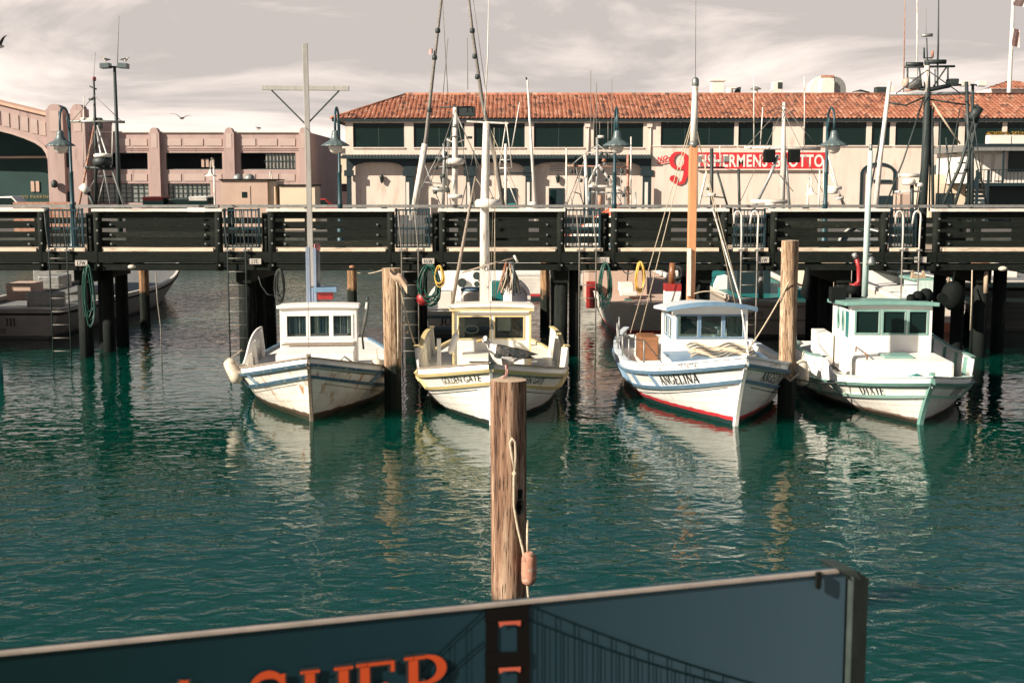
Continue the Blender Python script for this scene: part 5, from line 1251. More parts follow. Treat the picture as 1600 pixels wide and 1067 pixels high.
# roof
ex0 = rx(518); ex1 = XR+2; Yr = D+6.4; zr = rzz(149, Yr); rx0 = XX(634, Yr, 148)
mb = MB(); tiled(mb, ex0, ex1, D-.42, zE+.02, rx0, ex1, Yr, zr)
tiled_hip = MB()
# hip end, seen edge-on from the left
n = 30; vs = []
for i in range(n+1):
    v = i/n
    for k in range(2): vs.append((lerp(ex0, rx0, v), lerp(D-.42, Yr, v) if k == 0 else lerp(D+13.4, Yr, v), lerp(zE+.02, zr, v)+.03))
mb.add(vs, [(2*i, 2*i+1, 2*i+3, 2*i+2) for i in range(n)])
vs = [(ex0, D+13.4, zE), (ex1, D+13.4, zE), (ex1, Yr, zr), (rx0, Yr, zr)]; mb.add(vs, [(0,1,2,3)])
ro = rb(mb, 'tile_roof', M['tile'])
mb = MB(); mb.tube([(rx0, Yr, zr+.08), (ex1, Yr, zr+.08)], .14, 8); mb.tube([(ex0, D-.42, zE+.1), (rx0, Yr, zr+.08)], .11, 8)
o = mb.build('ridge_cap', M['tile'], ro)
mb = MB(); mb.boxm((ex0+.12, D-.40, zE-.16), (ex1, D-.30, zE+.03)); mb.boxm((ex0+.12, D-.30, zE-.02), (ex1, D+.0, zE+.0)); mb.boxm((ex0+.12, D-.30, zE-.16), (ex0+.2, D+13, zE+.03)); rb(mb, 'eave_board', M['navy'])
bm_ = None
for i in range(56):
    x = lerp(ex0+.5, ex1-6, i/55)
    if bm_ is None: bm_ = rb(MB().ball((0,0,0), .07, 8), 'bulb', M['globe']); o = bm_
    else: o = bm_.copy(); col.objects.link(o); o.parent = RB
    o.location = V((x, D-.16, zE-.22)) - off
# arcade
zA0, zspr = rzz(253.5), rzz(268)
posts = [(541,548),(633,646),(728,740),(821,831),(913,925),(1005,1017.5)]
mb = MB(); mb.boxm((XL, D+.7, QZ), (rx(1017), D+.9, zF)); rb(mb, 'arcade_back_wall', M['stucco'])
for i in range(5):
    xa, xb = rx(posts[i][1]), rx(posts[i+1][0]); f = MB(); n = 20; vs = []
    for k in range(n+1):
        u = k/n; x = lerp(xa, xb, u); e = abs(2*u-1)
        za = lerp(zA0, zspr, (1-sqrt(max(0, 1-e**3.2)))) 
        vs += [(x, D-.02, za), (x, D-.02, zF), (x, D+.28, zF), (x, D+.28, za)]
    f.add(vs, [(j*4+q, j*4+(q+1)%4, (j+1)*4+(q+1)%4, (j+1)*4+q) for j in range(n) for q in range(4)]); rb(f, 'arch', M['navy'])
for a, b in posts:
    f = MB(); f.boxm((rx(a), D-.03, QZ), (rx(b), D+.30, zF)); f.boxm((rx(a)-.2, D-.10, zspr-.4), (rx(b)+.2, D+.32, zspr+.1)); f.boxm((rx(a)-.05, D-.09, QZ), (rx(b)+.05, D+.34, QZ+.9)); po = rb(f, 'arcade_post', M['navy'])
    if a > 600: MB().boxm((rx(a)+.12, D-.75, QZ), (rx(a)+.36, D-.5, rzz(285))).build('pale_bollard', M['trimw'], po)
mb = MB(); mb.grid(lambda u, v: V((lerp(rx(535), rx(1018), u), D-.04-.55*v, zF+.22-.30*v+.018*cos(u*2*pi*95))), 570, 1, 0, False); mb.boxm((rx(535), D-.60, zF-.14), (rx(1018), D-.56, zF-.07)); rb(mb, 'ribbed_awning', M['navy'])
for a, b in ((780,807),(858,882),(600,622)):
    if a == 600: continue
    f = MB(); f.boxm((rx(a), D+.60, QZ), (rx(b), D+.69, rzz(294))); do = rb(f, 'door', M['navy'])
    MB().boxm((rx(a)+.15, D+.56, QZ+1.0), (lerp(rx(a),rx(b),.45), D+.59, rzz(297))).build('pane', M['dglass'], do)
for px in (595, 872, 961, 690):
    f = MB(); c = V((rx(px), D+.48, rzz(279))); f.lathe([(.0,-.42),(.10,-.36),(.19,.1),(.22,.16),(.08,.30),(0,.4)], c, 8); rb(f, 'wall_lantern', M['dark'])
for a, b in ((861,881),(960,975)):
    f = MB()
    for k in range(4): z = rzz(262)+.16*k - .3; f.boxm((rx(a), D+.63, z), (rx(b), D+.69, z+.07))
    o = rb(f, 'wall_vent', M['steel'])
# plain right-hand ground storey with blind arches
xw = rx(1017.8)
mb = MB(); mb.boxm((xw, D, QZ), (XR, D+.35, zF-.002)); rb(mb, 'lower_wall', M['stucco'])
mb = MB(); mb.boxm((rx(1018.5), D-.05, rzz(229.6)), (XR, D-.003, rzz(228.4))); rb(mb, 'string_course', M['stucco'])
for px in (915, 1012): mb = MB(); mb.tube([(rx(px+4), D-.08, rzz(198)), (rx(px+4), D-.08, zF)], .05, 8); mb.boxm((rx(px)-.1, D-.2, rzz(199)), (rx(px)+.35, D-.02, rzz(189))); rb(mb, 'downpipe', M['stucco'])
def arch_frame(mb, xa, xb, zs, zt, w, y0, y1, n=16):
    pts = [(xa, QZ)] + [(lerp(xa, xb, .5) - (xb-xa)/2*cos(pi*k/n), zs + (zt-zs)*sin(pi*k/n)) for k in range(n+1)] + [(xb, QZ)]
    c = V(((xa+xb)/2, zs))
    vs = []
    for i, p in enumerate(pts):
        q = V(p); inn = V((q.x - w*(1 if q.x > c.x else -1) if q.y <= zs+1e-4 else q.x + (c.x-q.x)*w/((xb-xa)/2), q.y if q.y <= zs+1e-4 else q.y - w*(q.y-zs)/(zt-zs)))
        vs += [(q.x, y0, q.y), (inn.x, y0, inn.y), (inn.x, y1, inn.y), (q.x, y1, q.y)]
    mb.add(vs, [(j*4+k, j*4+(k+1)%4, (j+1)*4+(k+1)%4, (j+1)*4+k) for j in range(len(pts)-1) for k in range(4)])
f = MB(); arch_frame(f, rx(1345), rx(1401), rzz(272), rzz(254), .24, D-.14, D-.004); f.boxm((rx(1366), D-.13, rzz(286)), (rx(1394), D-.006, rzz(281))); f.boxm((rx(1372), D-.12, QZ), (rx(1399), D-.008, rzz(306))); rb(f, 'arched_doorway', M['navy'])
f = MB(); xa, xb = rx(1453), rx(1502); vs = []; n = 14
for k in range(n+1):
    a = pi*k/n; x = (xa+xb)/2-(xb-xa)/2*cos(a); z = rzz(273) + 1.05*sin(a); vs += [(x, D-1.1*sin(a)-.02, rzz(273)-.2), (x, D-.02, z)]
f.add(vs, [(2*k, 2*k+1, 2*k+3, 2*k+2) for k in range(n)], 0, True); rb(f, 'dark_awning', M['dark'])
# roof furniture behind the ridge
Yv = Yr+1.5; vx = lambda px: XX(px, Yv, 140); vz = lambda py: ZZ(py, Yv)
zb = zr-1.0
def vent(build, label, name='roof_vent', mats=None):
    mb = MB(); build(mb); return tag(mb.build(name, mats or [M['offw'], M['dark'], M['rust'], M['steel']], None, .02), label, 'roof vent', 'vents on the tiled roof')
vent(lambda m: (m.boxm((vx(1112),Yv,zb),(vx(1131),Yv+1,vz(127))), m.boxm((vx(1110),Yv-.1,vz(127)),(vx(1134),Yv+1.1,vz(124)))), 'square white vent box with flat cap on the tiled roof')
vent(lambda m: (m.tube([(vx(1140),Yv,zb),(vx(1140),Yv,vz(139))],.32,12), m.boxm((vx(1136),Yv-.3,vz(139)),(vx(1150),Yv+.4,vz(137)))), 'low white round vent beside the square vent box')
vent(lambda m: m.prism([(vx(1148),Yv,vz(147)),(vx(1157),Yv,vz(147)),(vx(1158),Yv,vz(136)),(vx(1152),Yv,vz(137))],(0,.8,0),1), 'small dark louvred hood on the tiled roof')
vent(lambda m: (m.tube([(vx(1181),Yv,zb),(vx(1181),Yv,vz(140))],.22,12), m.lathe([(.5,0),(.5,.08),(.1,.25)],(vx(1181),Yv,vz(140)),14,3)), 'mushroom shaped vent pipe on the tiled roof')
vent(lambda m: (m.boxm((vx(1209),Yv,zb),(vx(1221),Yv+.8,vz(142))), m.prism([(vx(1207),Yv,vz(142)),(vx(1223),Yv,vz(142)),(vx(1223),Yv,vz(126)),(vx(1208),Yv,vz(128))],(0,.9,0)), m.boxm((vx(1215),Yv-.05,vz(139)),(vx(1222),Yv-.01,vz(129)),1)), 'hooded white vent with dark mouth on the tiled roof')
def duct(m):
    x0, x1, x2 = vx(1265), vx(1303), vx(1322); zt = vz(118); r = (x1-x0)*.62; n = 10
    m.prism([(x1-.01,Yv,zb),(x0,Yv,zb)] + [(x0+r-r*cos(pi/2*k/n), Yv, zt-r+r*sin(pi/2*k/n)) for k in range(n+1)] + [(x1-.01,Yv,zt)], (0,1.4,0), 0)
    r2 = x2-x1
    m.prism([(x1,Yv+.05,zb),(x1,Yv+.05,zt-.1)] + [(x1+r2*sin(pi/2*k/n), Yv+.05, zt-.1-r2+r2*cos(pi/2*k/n)) for k in range(n+1)] + [(x2,Yv+.05,zb)], (0,1.3,0), 3)
    m.prism([(vx(1282),Yv-.35,zb),(vx(1302),Yv-.35,zb),(vx(1302),Yv-.35,vz(128)),(vx(1297),Yv-.35,vz(122.5)),(vx(1288),Yv-.35,vz(122.5)),(vx(1282),Yv-.35,vz(128))],(0,.34,0),0)
    m.boxm((vx(1282),Yv-.04,vz(122)),(vx(1302.5),Yv-.004,vz(117.6)),2)
vent(duct, 'large round shouldered kitchen duct with rust on top, on the tiled roof', 'exhaust_duct')
vent(lambda m: (m.boxm((vx(1336),Yv,zb),(vx(1356),Yv+1,vz(144))), m.prism([(vx(1334),Yv,vz(143)),(vx(1358),Yv,vz(146)),(vx(1360),Yv,vz(144)),(vx(1345),Yv,vz(140))],(0,.8,0),1)), 'low slanted vent beside the curved kitchen duct')
vent(lambda m: (m.boxm((vx(1370),Yv,zb),(vx(1388),Yv+1,vz(136)),1), m.boxm((vx(1388.5),Yv,zb),(vx(1397),Yv+1,vz(136)))), 'dark air unit with pale end panel on the tiled roof')
# red signboard
SY = D-.22
sg = thing('restaurant_sign', (rx(1188), SY, rzz(252)), 'long red signboard with white capital letters on the cream wall', 'sign'); so_ = V(sg.location)
def onwall(u, v, o): return V((u, -o, v))
mb = MB(); mb.boxm((rx(1087)-so_.x, -.0, rzz(264)-so_.z), (rx(1289)-so_.x, .2, rzz(238.5)-so_.z)); mb.build('board', M['redsign'], sg)
mb = MB(); mb.boxm((rx(1089)-so_.x, -.05, rzz(266.3)-so_.z), (rx(1289)-so_.x, .2, rzz(264.1)-so_.z)); mb.build('ledge', M['stucco'], sg)
def boldfont(txt, size, off_):
    cu = bpy.data.curves.new('t', 'FONT'); cu.body = txt; cu.size = size; cu.offset = off_; cu.resolution_u = 4; cu.space_character = 1.08
    ob = bpy.data.objects.new('t', cu); col.objects.link(ob); dg = bpy.context.evaluated_depsgraph_get(); dg.update()
    me = bpy.data.meshes.new_from_object(ob.evaluated_get(dg)); vs = [tuple(v.co) for v in me.vertices]; fs = [list(p.vertices) for p in me.polygons]
    bpy.data.objects.remove(ob); bpy.data.curves.remove(cu); bpy.data.meshes.remove(me); return vs, fs
vs, fs = boldfont("FISHERMENS GROTTO", 1.42, .035); x0 = min(v[0] for v in vs); x1 = max(v[0] for v in vs)
k = (rx(1286)-rx(1091))/(x1-x0)
mb = MB(); mb.add([(rx(1091)-so_.x+(v[0]-x0)*k, -.02, rzz(260.5)-so_.z+v[1]) for v in vs], fs); mb.build('lettering', M['letterw'], sg)
s9 = thing('number_sign', (rx(1061), D-.06, rzz(264)), 'big red numeral 9 with underlined NO on the cream wall', 'sign'); so9 = V(s9.location)
mb = MB(); h9 = rzz(236)-rzz(291); k9 = h9
def p9(x, y): return (x*k9, y*k9-.5*h9)
lay = [0]
def st9(pts, ws):
    P2 = [V(p9(*p)) for p in pts]; L_, R_ = [], []
    for i, p in enumerate(P2):
        d = (P2[min(i+1,len(P2)-1)]-P2[max(i-1,0)]).normalized(); nn = V((-d.y,d.x)); w_ = ws[i]*k9/2
        L_.append(p+nn*w_); R_.append(p-nn*w_)
    y = -.05-.004*lay[0]; lay[0] += 1
    for i in range(len(P2)-1): mb.add([(q.x, y, q.y) for q in (L_[i], R_[i], R_[i+1], L_[i+1])], [(0,1,2,3)])
ring = [(.0+.215*cos(R(a)), .73+.225*sin(R(a))) for a in range(0, 361, 18)]
st9(ring, [.055+.085*abs(cos(R(a))) for a in range(0, 361, 18)])
tail = [(.21,.74),(.215,.5),(.19,.30),(.12,.13),(.02,.07),(-.09,.10),(-.15,.19)]
st9(tail, [.13,.15,.14,.11,.08,.07,.07])
st9([(-.15+.075*cos(R(a)), .22+.055*sin(R(a))) for a in range(0,361,40)], [.09]*10)
for x in (): st9([(x*.96+.03*cos(R(a)), .72+.03*sin(R(a))) for a in range(0,361,60)], [.055]*7)
mb.build('numeral', M['redsign'], s9)
vs, fs = boldfont("NO.", .56, .02); mb = MB(); xo = rx(1027)-so9.x; zo = rzz(253)-so9.z
mb.add([(xo+v[0], -.06, zo+v[1]+v[0]*.16) for v in vs], fs); mb.bar((xo, -.06, zo-.18), (xo+.92, -.06, zo+.0), .03, .09); mb.build('lettering', M['redsign'], s9)

# small tower, flagpole with two flags, balcony building, ivory shed at the end of the tiled building
Dt = 128; tx = lambda px: XX(px, Dt, 140); tz = lambda py: ZZ(py, Dt)
tw = thing('roof_tower', (tx(1590), Dt, zr), 'small white tower with clay tile cap behind the roof ridge', 'tower'); o_ = V(tw.location)
mb = MB(); mb.boxm((tx(1548)-o_.x, 0, -4), (tx(1632)-o_.x, 4, tz(139)-o_.z)); mb.build('tower_wall', M['trimw'], tw)
mb = MB(); tiled(mb, tx(1534)-o_.x, tx(1648)-o_.x, -.7, tz(141)-o_.z, tx(1588)-o_.x, tx(1594)-o_.x, 2.0, tz(125)-o_.z); mb.build('tile_cap', M['tile'], tw)
fp = thing('flagpole', (XX(1577,118,100), 118, zr-2), 'tall white flagpole with two faded flags above the tiled roof', 'flagpole'); o_ = V(fp.location)
mb = MB(); mb.tube([V((0,0,0)), P(1577,140,118)-o_, P(1585,-40,118)-o_], [.26,.2,.12], 10); mb.build('pole', M['sparwhite'], fp)
for y0, y1, w_ in ((-8,9,22),(44,72,12)):
    mb = MB(); mb.grid(lambda u, v: P(1583-(y0>0)*2+u*w_, lerp(y0,y1,v)+u*3, 118-.4*sin(u*6+v*2))-o_, 10, 6); mb.build('flag', mat('faded_flag', C(.55,.38,.36), C(.62,.55,.50), .8, scale=2), fp)
Db = 82; X_ = lambda px: XX(px, Db, 260); Z_ = lambda py: ZZ(py, Db)
bb = thing('balcony_building', (X_(1530), Db, QZ), 'white two storey building with navy balcony rail, roof planters and outside stairs', 'building'); o_ = V(bb.location)
def bbp(mb, n, m, par=None): 
    o = mb.build(n, m, par or bb)
    if par is None: o.location = -o_
    return o
mb = MB(); mb.boxm((X_(1528), Db+1.4, Z_(287)), (X_(1700), Db+8, Z_(236))); bbp(mb, 'upper_wall', M['trimw'])
mb = MB(); mb.boxm((X_(1562), Db+1.6, QZ-.1), (X_(1700), Db+8, Z_(287)-.01)); bbp(mb, 'lower_wall', M['navy'])
mb = MB(); mb.boxm((X_(1516), Db-.3, Z_(236)+.004), (X_(1700), Db+8, Z_(226))); bbp(mb, 'roof_slab', M['steel'])
mb = MB(); mb.boxm((X_(1516), Db-.36, Z_(229)), (X_(1700), Db-.304, Z_(225))); bbp(mb, 'gutter', M['navy'])
for a, b in ((1530,1544),(1549,1560),(1566,1579)):
    mb = MB(); mb.boxm((X_(a), Db+1.3, Z_(282)), (X_(b), Db+1.39, Z_(240))); bbp(mb, 'wall_panel', M['offw'])
mb = MB(); mb.boxm((X_(1588), Db+1.28, Z_(268)), (X_(1640), Db+1.39, Z_(235.5))); bbp(mb, 'dark_window', M['dglass'])
mb = MB(); mb.boxm((X_(1522), Db-.2, Z_(291)), (X_(1700), Db+1.39, Z_(286)-.0)); bbp(mb, 'balcony_slab', M['navy'])
for px in (1526, 1544, 1566): mb = MB(); mb.boxm((X_(px)-.05, Db-.2, Z_(286)), (X_(px)+.05, Db-.1, Z_(236))) if px == 1566 else mb.boxm((X_(px)-.07, Db-.2, Z_(286)), (X_(px)+.07, Db-.08, Z_(266))); bbp(mb, 'balcony_post', M['navy'])
mb = MB(); mb.boxm((X_(1526), Db-.19, Z_(266)), (X_(1700), Db-.12, Z_(265)))
for i in range(30): x = X_(1530)+i*.24; mb.boxm((x, Db-.17, Z_(286)), (x+.035, Db-.135, Z_(266)))
o = bbp(mb, 'balcony_rail', M['navy'])
st_ = MB()
for k in range(9): st_.boxm((X_(1519), Db-.2+.28*k*0+.1*k, lerp(QZ, Z_(291), k/9)), (X_(1546), Db+.1+.1*k, lerp(QZ, Z_(291), k/9)+.07))
so2 = bbp(st_, 'stairs', M['trimw'])
mb = MB(); mb.bar((X_(1500), Db-.35, QZ+.3), (X_(1528), Db-.35, Z_(270)), .12, .25); mb.bar((X_(1525), Db-.34, QZ), (X_(1525), Db-.34, Z_(268)), .16); mb.bar((X_(1541), Db-.34, QZ), (X_(1541), Db-.34, Z_(290)), .16); mb.build('stringer', M['navy'], so2)
for i, (a, b) in enumerate(((1546,1580),(1582,1640))):
    pl = thing('roof_planter', (X_(a), Db+.2, Z_(226)), ['pale planter box with yellow flowers on the balcony building roof, nearer the stairs','pale planter box with yellow flowers at the roof end of the balcony building'][i], 'planter', 'planters on the balcony roof')
    MB().boxm((0,0,0), (X_(b)-X_(a), .7, Z_(211)-Z_(226))).build('box', M['trimw'], pl)
    mb = MB(); rnd = random.Random(5+i)
    for k in range(260):
        c = V((rnd.uniform(.05, X_(b)-X_(a)-.05), rnd.uniform(.05,.65), Z_(211)-Z_(226)+rnd.uniform(0,.2))); s_ = rnd.uniform(.03,.07)
        mb.add([c+V((-s_,0,0)), c+V((0,-s_,s_*.6)), c+V((s_,0,.0)), c+V((0,s_,s_))], [(0,1,2,3)], rnd.randrange(2))
    o = mb.build('flowers', [mat('planter_leaf', C(.10,.10,.03)), mat('planter_flower', C(.60,.35,.06))], pl); o['kind'] = 'stuff'
sh = thing('ivory_shed', (XX(1452,88,300), 88, QZ), 'low ivory flat roofed shed before the dark awning', 'shed'); o_ = V(sh.location)
mb = MB(); mb.boxm((0,0,0), (XX(1532,88,300)-o_.x, 4, ZZ(273,88)-QZ)); mb.build('wall', M['cblock'], sh)
mb = MB(); mb.boxm((XX(1462,88,300)-o_.x,-.06,0),(XX(1490,88,300)-o_.x,-.004,ZZ(302,88)-QZ)); mb.build('door', M['navy'], sh)

# ======================= pink two-storey market building
Dp = 120.0; X_ = lambda px: XX(px, Dp, 260); Z_ = lambda py: ZZ(py, Dp)
PB = thing('market_building', (X_(140), Dp, QZ), 'pink concrete two storey building with rounded pilasters and flat parapet', 'building'); o_ = V(PB.location)
def pb(mb, n, m, par=None, bevel=0):
    o = mb.build(n, m, par or PB, bevel)
    if par is None: o.location = -o_
    return o
x0, x1 = X_(120), X_(484); zt = Z_(207)
bays = [(148,231),(259.5,347.5),(376,462)]
hol = []
for a, b in bays:
    hol.append((X_(a)-x0, Z_(265)-QZ, X_(b)-x0, Z_(239)-QZ)); hol.append((X_(a+1.5)-x0, Z_(317)-QZ, X_(b-20 if a > 200 else b)-x0, Z_(287)-QZ))
mb = MB(); mb.panel((x0, Dp, QZ), (1,0,0), x1-x0, (0,0,1), zt-QZ, hol, .4, (0,1,0)); mb.boxm((x1-.4, Dp+.41, QZ), (x1, Dp+20, zt)); mb.boxm((x0, Dp+.41, Z_(212)), (x1-.41, Dp+20, Z_(210))); pb(mb, 'wall', M['pink'])
mb = MB(); mb.boxm((x0+.1, Dp+5, QZ), (x1-.5, Dp+5.1, zt-.5)); mb.boxm((x0+.1, Dp+.5, Z_(269)), (x1-.5, Dp+5, Z_(268))); pb(mb, 'dark_room', M['navy'])
mb = MB(); mb.boxm((x0, Dp-.18, Z_(207.5)), (x1+.1, Dp+.5, Z_(205.5))); pb(mb, 'coping', M['trimw'])
for py in (231.5, 234.5): mb = MB(); mb.boxm((x0, Dp-.08 if py < 233 else Dp-.05, Z_(py+1)), (x1, Dp-.003, Z_(py))); pb(mb, 'cornice', M['pink'])
for a, b in [(130,148)]+[(236,252),(352.5,368),(469,481)]:
    f = MB(); xa, xb = X_(a), X_(b); n = 12
    poly = [(xa, Dp-.45, QZ), (xb, Dp-.45, QZ), (xb, Dp-.45, Z_(208))] + [((xa+xb)/2+(xb-xa)*.40*cos(pi*k/n), Dp-.45, Z_(207)+.42*sin(pi*k/n)) for k in range(n+1)] + [(xa, Dp-.45, Z_(208))]
    f.prism(poly, (0,.9,0)); po = pb(f, 'pilaster', M['pink'])
    MB().boxm((lerp(xa,xb,.22), Dp-.475, Z_(232)), (lerp(xa,xb,.78), Dp-.453, Z_(209))).build('pilaster_panel', M['pinkl'], po)
for a, b in bays:
    w_ = b-a
    for q0, q1 in ((0,.28),(.33,.67),(.72,1)):
        f = MB(); f.boxm((X_(a+w_*q0), Dp-.05, Z_(228)), (X_(a+w_*q1), Dp-.002, Z_(217))); pb(f, 'parapet_panel', M['pinkl'])
    for q0, q1 in ((.02,.26),(.32,.68),(.74,.98)):
        f = MB(); f.boxm((X_(a+w_*q0), Dp-.05, Z_(283)), (X_(a+w_*q1), Dp-.002, Z_(272))); pb(f, 'spandrel_panel', M['pinkl'])
for k, (u0, v0, u1, v1) in enumerate(hol):
    a, b, c, d = x0+u0, QZ+v0, x0+u1, QZ+v1; y = Dp+.2; f = MB()
    f.boxm((a, y, b), (c, y+.06, b+.08)); f.boxm((a, y, d-.08), (c, y+.06, d)); f.boxm((a, y, b+.08), (a+.08, y+.06, d-.08)); f.boxm((c-.08, y, b+.08), (c, y+.06, d-.08))
    if k % 2:
        nx = 9
        for i in range(1, nx): x = lerp(a, c, i/nx); w_ = .07 if i in (4,) else .03; f.boxm((x-w_, y+.005, b+.08), (x+w_, y+.055, d-.08))
        for i in range(1, 4): z = lerp(b, d, i/4); f.boxm((a+.08, y+.01, z-.03), (c-.08, y+.05, z+.03))
    elif k == 4:
        for i in range(1, 9): x = lerp(lerp(a,c,.42), c, i/9); f.boxm((x-.04, y+.005, b+.08), (x+.04, y+.055, d-.08))
        z = lerp(b, d, .5); f.boxm((lerp(a,c,.42), y+.01, z-.04), (c-.08, y+.05, z+.04))
    fo = pb(f, 'window', M['winframe'])
    if k % 2: MB().boxm((a+.08, y+.075, b+.08), (c-.08, y+.085, d-.08)).build('pane', mat('wired_glass', C(.20,.22,.20), C(.28,.29,.26), .25, scale=.8), fo)
    elif k == 4: MB().boxm((lerp(a,c,.45), y+.09, b+.1), (c-.1, y+.10, d-.1)).build('pane', mat('bright_pane', C(.42,.40,.34), C(.20,.2,.18), .3, scale=.9), fo)
    elif k == 2:
        for q in (.60,.68,.78): MB().boxm((lerp(a,c,q), y+.4, lerp(b,d,.15)), (lerp(a,c,q+.05), y+.45, lerp(b,d,.65))).build('hung_panel', M['tanw'], fo)
# arched hall at the end, nearer the viewer
Dg = 118.6; X_ = lambda px: XX(px, Dg, 240); Z_ = lambda py: ZZ(py, Dg)
GH = thing('arched_hall', (X_(60), Dg, QZ), 'pink hall with sloped gable and huge dark arched opening', 'building'); o_ = V(GH.location)
def gh(mb, n, m, par=None):
    o = mb.build(n, m, par or GH)
    if par is None: o.location = -o_
    return o
arch_in = [(-260,196),(-160,190),(-80,192),(0,205),(20,210),(40,217),(56,224),(66,231),(72,240),(75,252),(77,270),(78.5,330)]
arch_out = [(-260,128),(-160,125),(-80,140),(0,160.5),(20,165.5),(40,170.5),(56,174.5),(66,177),(72,178),(75,178.5),(77,179),(86,330)]
f = MB(); vs = []
for (a, b), (c, d) in zip(arch_in, arch_out):
    vs += [(X_(a), Dg, Z_(b)), (X_(c), Dg, Z_(d)), (X_(c), Dg+.8, Z_(d)), (X_(a), Dg+.8, Z_(b))]
f.add(vs, [(j*4+q, j*4+(q+1)%4, (j+1)*4+(q+1)%4, (j+1)*4+q) for j in range(len(arch_in)-1) for q in range(4)]); gh(f, 'gable_wall', M['pink'])
f = MB(); vs = []
for k, (a, b) in enumerate(arch_in):
    c, d = a+ (3 if k > 5 else 0)+1, b-4
    vs += [(X_(a), Dg-.12, Z_(b)), (X_(c), Dg-.12, Z_(d)), (X_(c), Dg-.003, Z_(d)), (X_(a), Dg-.003, Z_(b))]
f.add(vs, [(j*4+q, j*4+(q+1)%4, (j+1)*4+(q+1)%4, (j+1)*4+q) for j in range(len(arch_in)-1) for q in range(4)]); gh(f, 'arch_moulding', M['pinkl'])
f = MB(); vs = []
for a, b in [(-260,126),(-160,123.5),(-80,138),(0,158.5),(40,168.5),(77,177.5)]: vs += [(X_(a), Dg-.25, Z_(b+4)), (X_(a), Dg-.25, Z_(b)), (X_(a), Dg+1.4, Z_(b-3)), (X_(a), Dg+1.4, Z_(b+3))]
f.add(vs, [(j*4+q, j*4+(q+1)%4, (j+1)*4+(q+1)%4, (j+1)*4+q) for j in range(5) for q in range(4)]); gh(f, 'coping', mat('coping_tile', C(.62,.36,.25), C(.66,.46,.36), .8, scale=2))
for k, px in enumerate((-30,-16,-2,12,26.5,41,55.5,68)):
    f = MB(); yt = 165+ (px+8)*.25; f.add([(X_(px-5), Dg-.06, Z_(yt+27)), (X_(px+5), Dg-.06, Z_(yt+29)), (X_(px+5), Dg-.06, Z_(yt+7)), (X_(px-5), Dg-.06, Z_(yt+4.5)), (X_(px-5), Dg-.003, Z_(yt+27)), (X_(px+5), Dg-.003, Z_(yt+29)), (X_(px+5), Dg-.003, Z_(yt+7)), (X_(px-5), Dg-.003, Z_(yt+4.5))], [(0,1,2,3),(0,4,5,1),(1,5,6,2),(2,6,7,3),(3,7,4,0)]); gh(f, 'gable_panel', M['pinkl'])
f = MB(); f.boxm((X_(86), Dg-.0, QZ), (X_(130), Dg+.8, Z_(178))); f.boxm((X_(86), Dg+.81, QZ), (X_(130), Dg+9, Z_(182))); gh(f, 'side_wall', M['pink'])
f = MB(); f.boxm((X_(100), Dg-.08, Z_(236)), (X_(116), Dg-.003, Z_(230))); f.boxm((X_(104), Dg-.05, Z_(262)), (X_(107.5), Dg-.004, Z_(239))); gh(f, 'slit_window', M['navy'])
f = MB(); f.boxm((X_(101), Dg-.06, QZ), (X_(119), Dg-.004, Z_(300))); gh(f, 'door', M['navy'])
for a, b in ((77,103),(115,137)):
    f = MB(); xa, xb = X_(a), X_(b); n = 10
    poly = [(xa, Dg-.5, QZ), (xb, Dg-.5, QZ), (xb, Dg-.5, Z_(171))] + [((xa+xb)/2+(xb-xa)*.38*cos(pi*k/n), Dg-.5, Z_(170)+.38*sin(pi*k/n)) for k in range(n+1)] + [(xa, Dg-.5, Z_(171))]
    f.prism(poly, (0,1.3,0)); po = gh(f, 'pilaster', M['pink'])
    MB().boxm((lerp(xa,xb,.24), Dg-.53, Z_(206)), (lerp(xa,xb,.76), Dg-.503, Z_(174))).build('pilaster_panel', M['pinkl'], po)
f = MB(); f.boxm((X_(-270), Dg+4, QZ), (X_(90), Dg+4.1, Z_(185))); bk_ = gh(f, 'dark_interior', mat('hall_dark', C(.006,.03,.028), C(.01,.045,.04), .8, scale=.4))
for a in (21, 29): MB().boxm((X_(a), Dg+3.9, Z_(300)), (X_(a+5.5), Dg+3.99, Z_(283))).build('wall_notice', M['tanw'], bk_)
f = MB(); put_bfont(f, 'NO PARKING', .44, lambda u, v, o: V((X_(29)+u, Dg+3.9-o, Z_(308)+v)), space=1.15); f.build('lettering', mat('dull_yellow', C(.30,.22,.08)), bk_)
f = MB(); f.bar((X_(-60), Dg+3.7, Z_(245)), (X_(72), Dg+3.7, Z_(244)), .2); f.build('beam', M['tanw'], bk_)
f = MB(); f.lathe([(.0,-.3),(.28,-.2),(.30,.25),(.1,.45)], (X_(88.5), Dg-.9, Z_(289)), 10); gh(f, 'wall_lamp', M['dark'])
# distant cream building in the gap
Dc = 175; X_ = lambda px: XX(px, Dc, 260); Z_ = lambda py: ZZ(py, Dc)
CB = thing('cream_building', (X_(510), Dc, QZ), 'distant cream building with small windows in the gap before the tiled corner', 'building'); o_ = V(CB.location)
def cb(mb, n, m, par=None):
    o = mb.build(n, m, par or CB)
    if par is None: o.location = -o_
    return o
hol = [(X_(a)-X_(470), Z_(270)-Z_(287), X_(b)-X_(470), Z_(258)-Z_(287)) for a, b in ((486,499.5),(509,521),(527,534))]
f = MB(); f.panel((X_(470), Dc, Z_(287)), (1,0,0), X_(570)-X_(470), (0,0,1), Z_(243)-Z_(287), hol, .4, (0,1,0)); cb(f, 'wall', M['cblock'])
for u0, v0, u1, v1 in hol: f = MB(); f.boxm((X_(470)+u0, Dc+.2, Z_(287)+v0), (X_(470)+u1, Dc+.25, Z_(287)+v1)); cb(f, 'window', M['dglass'])
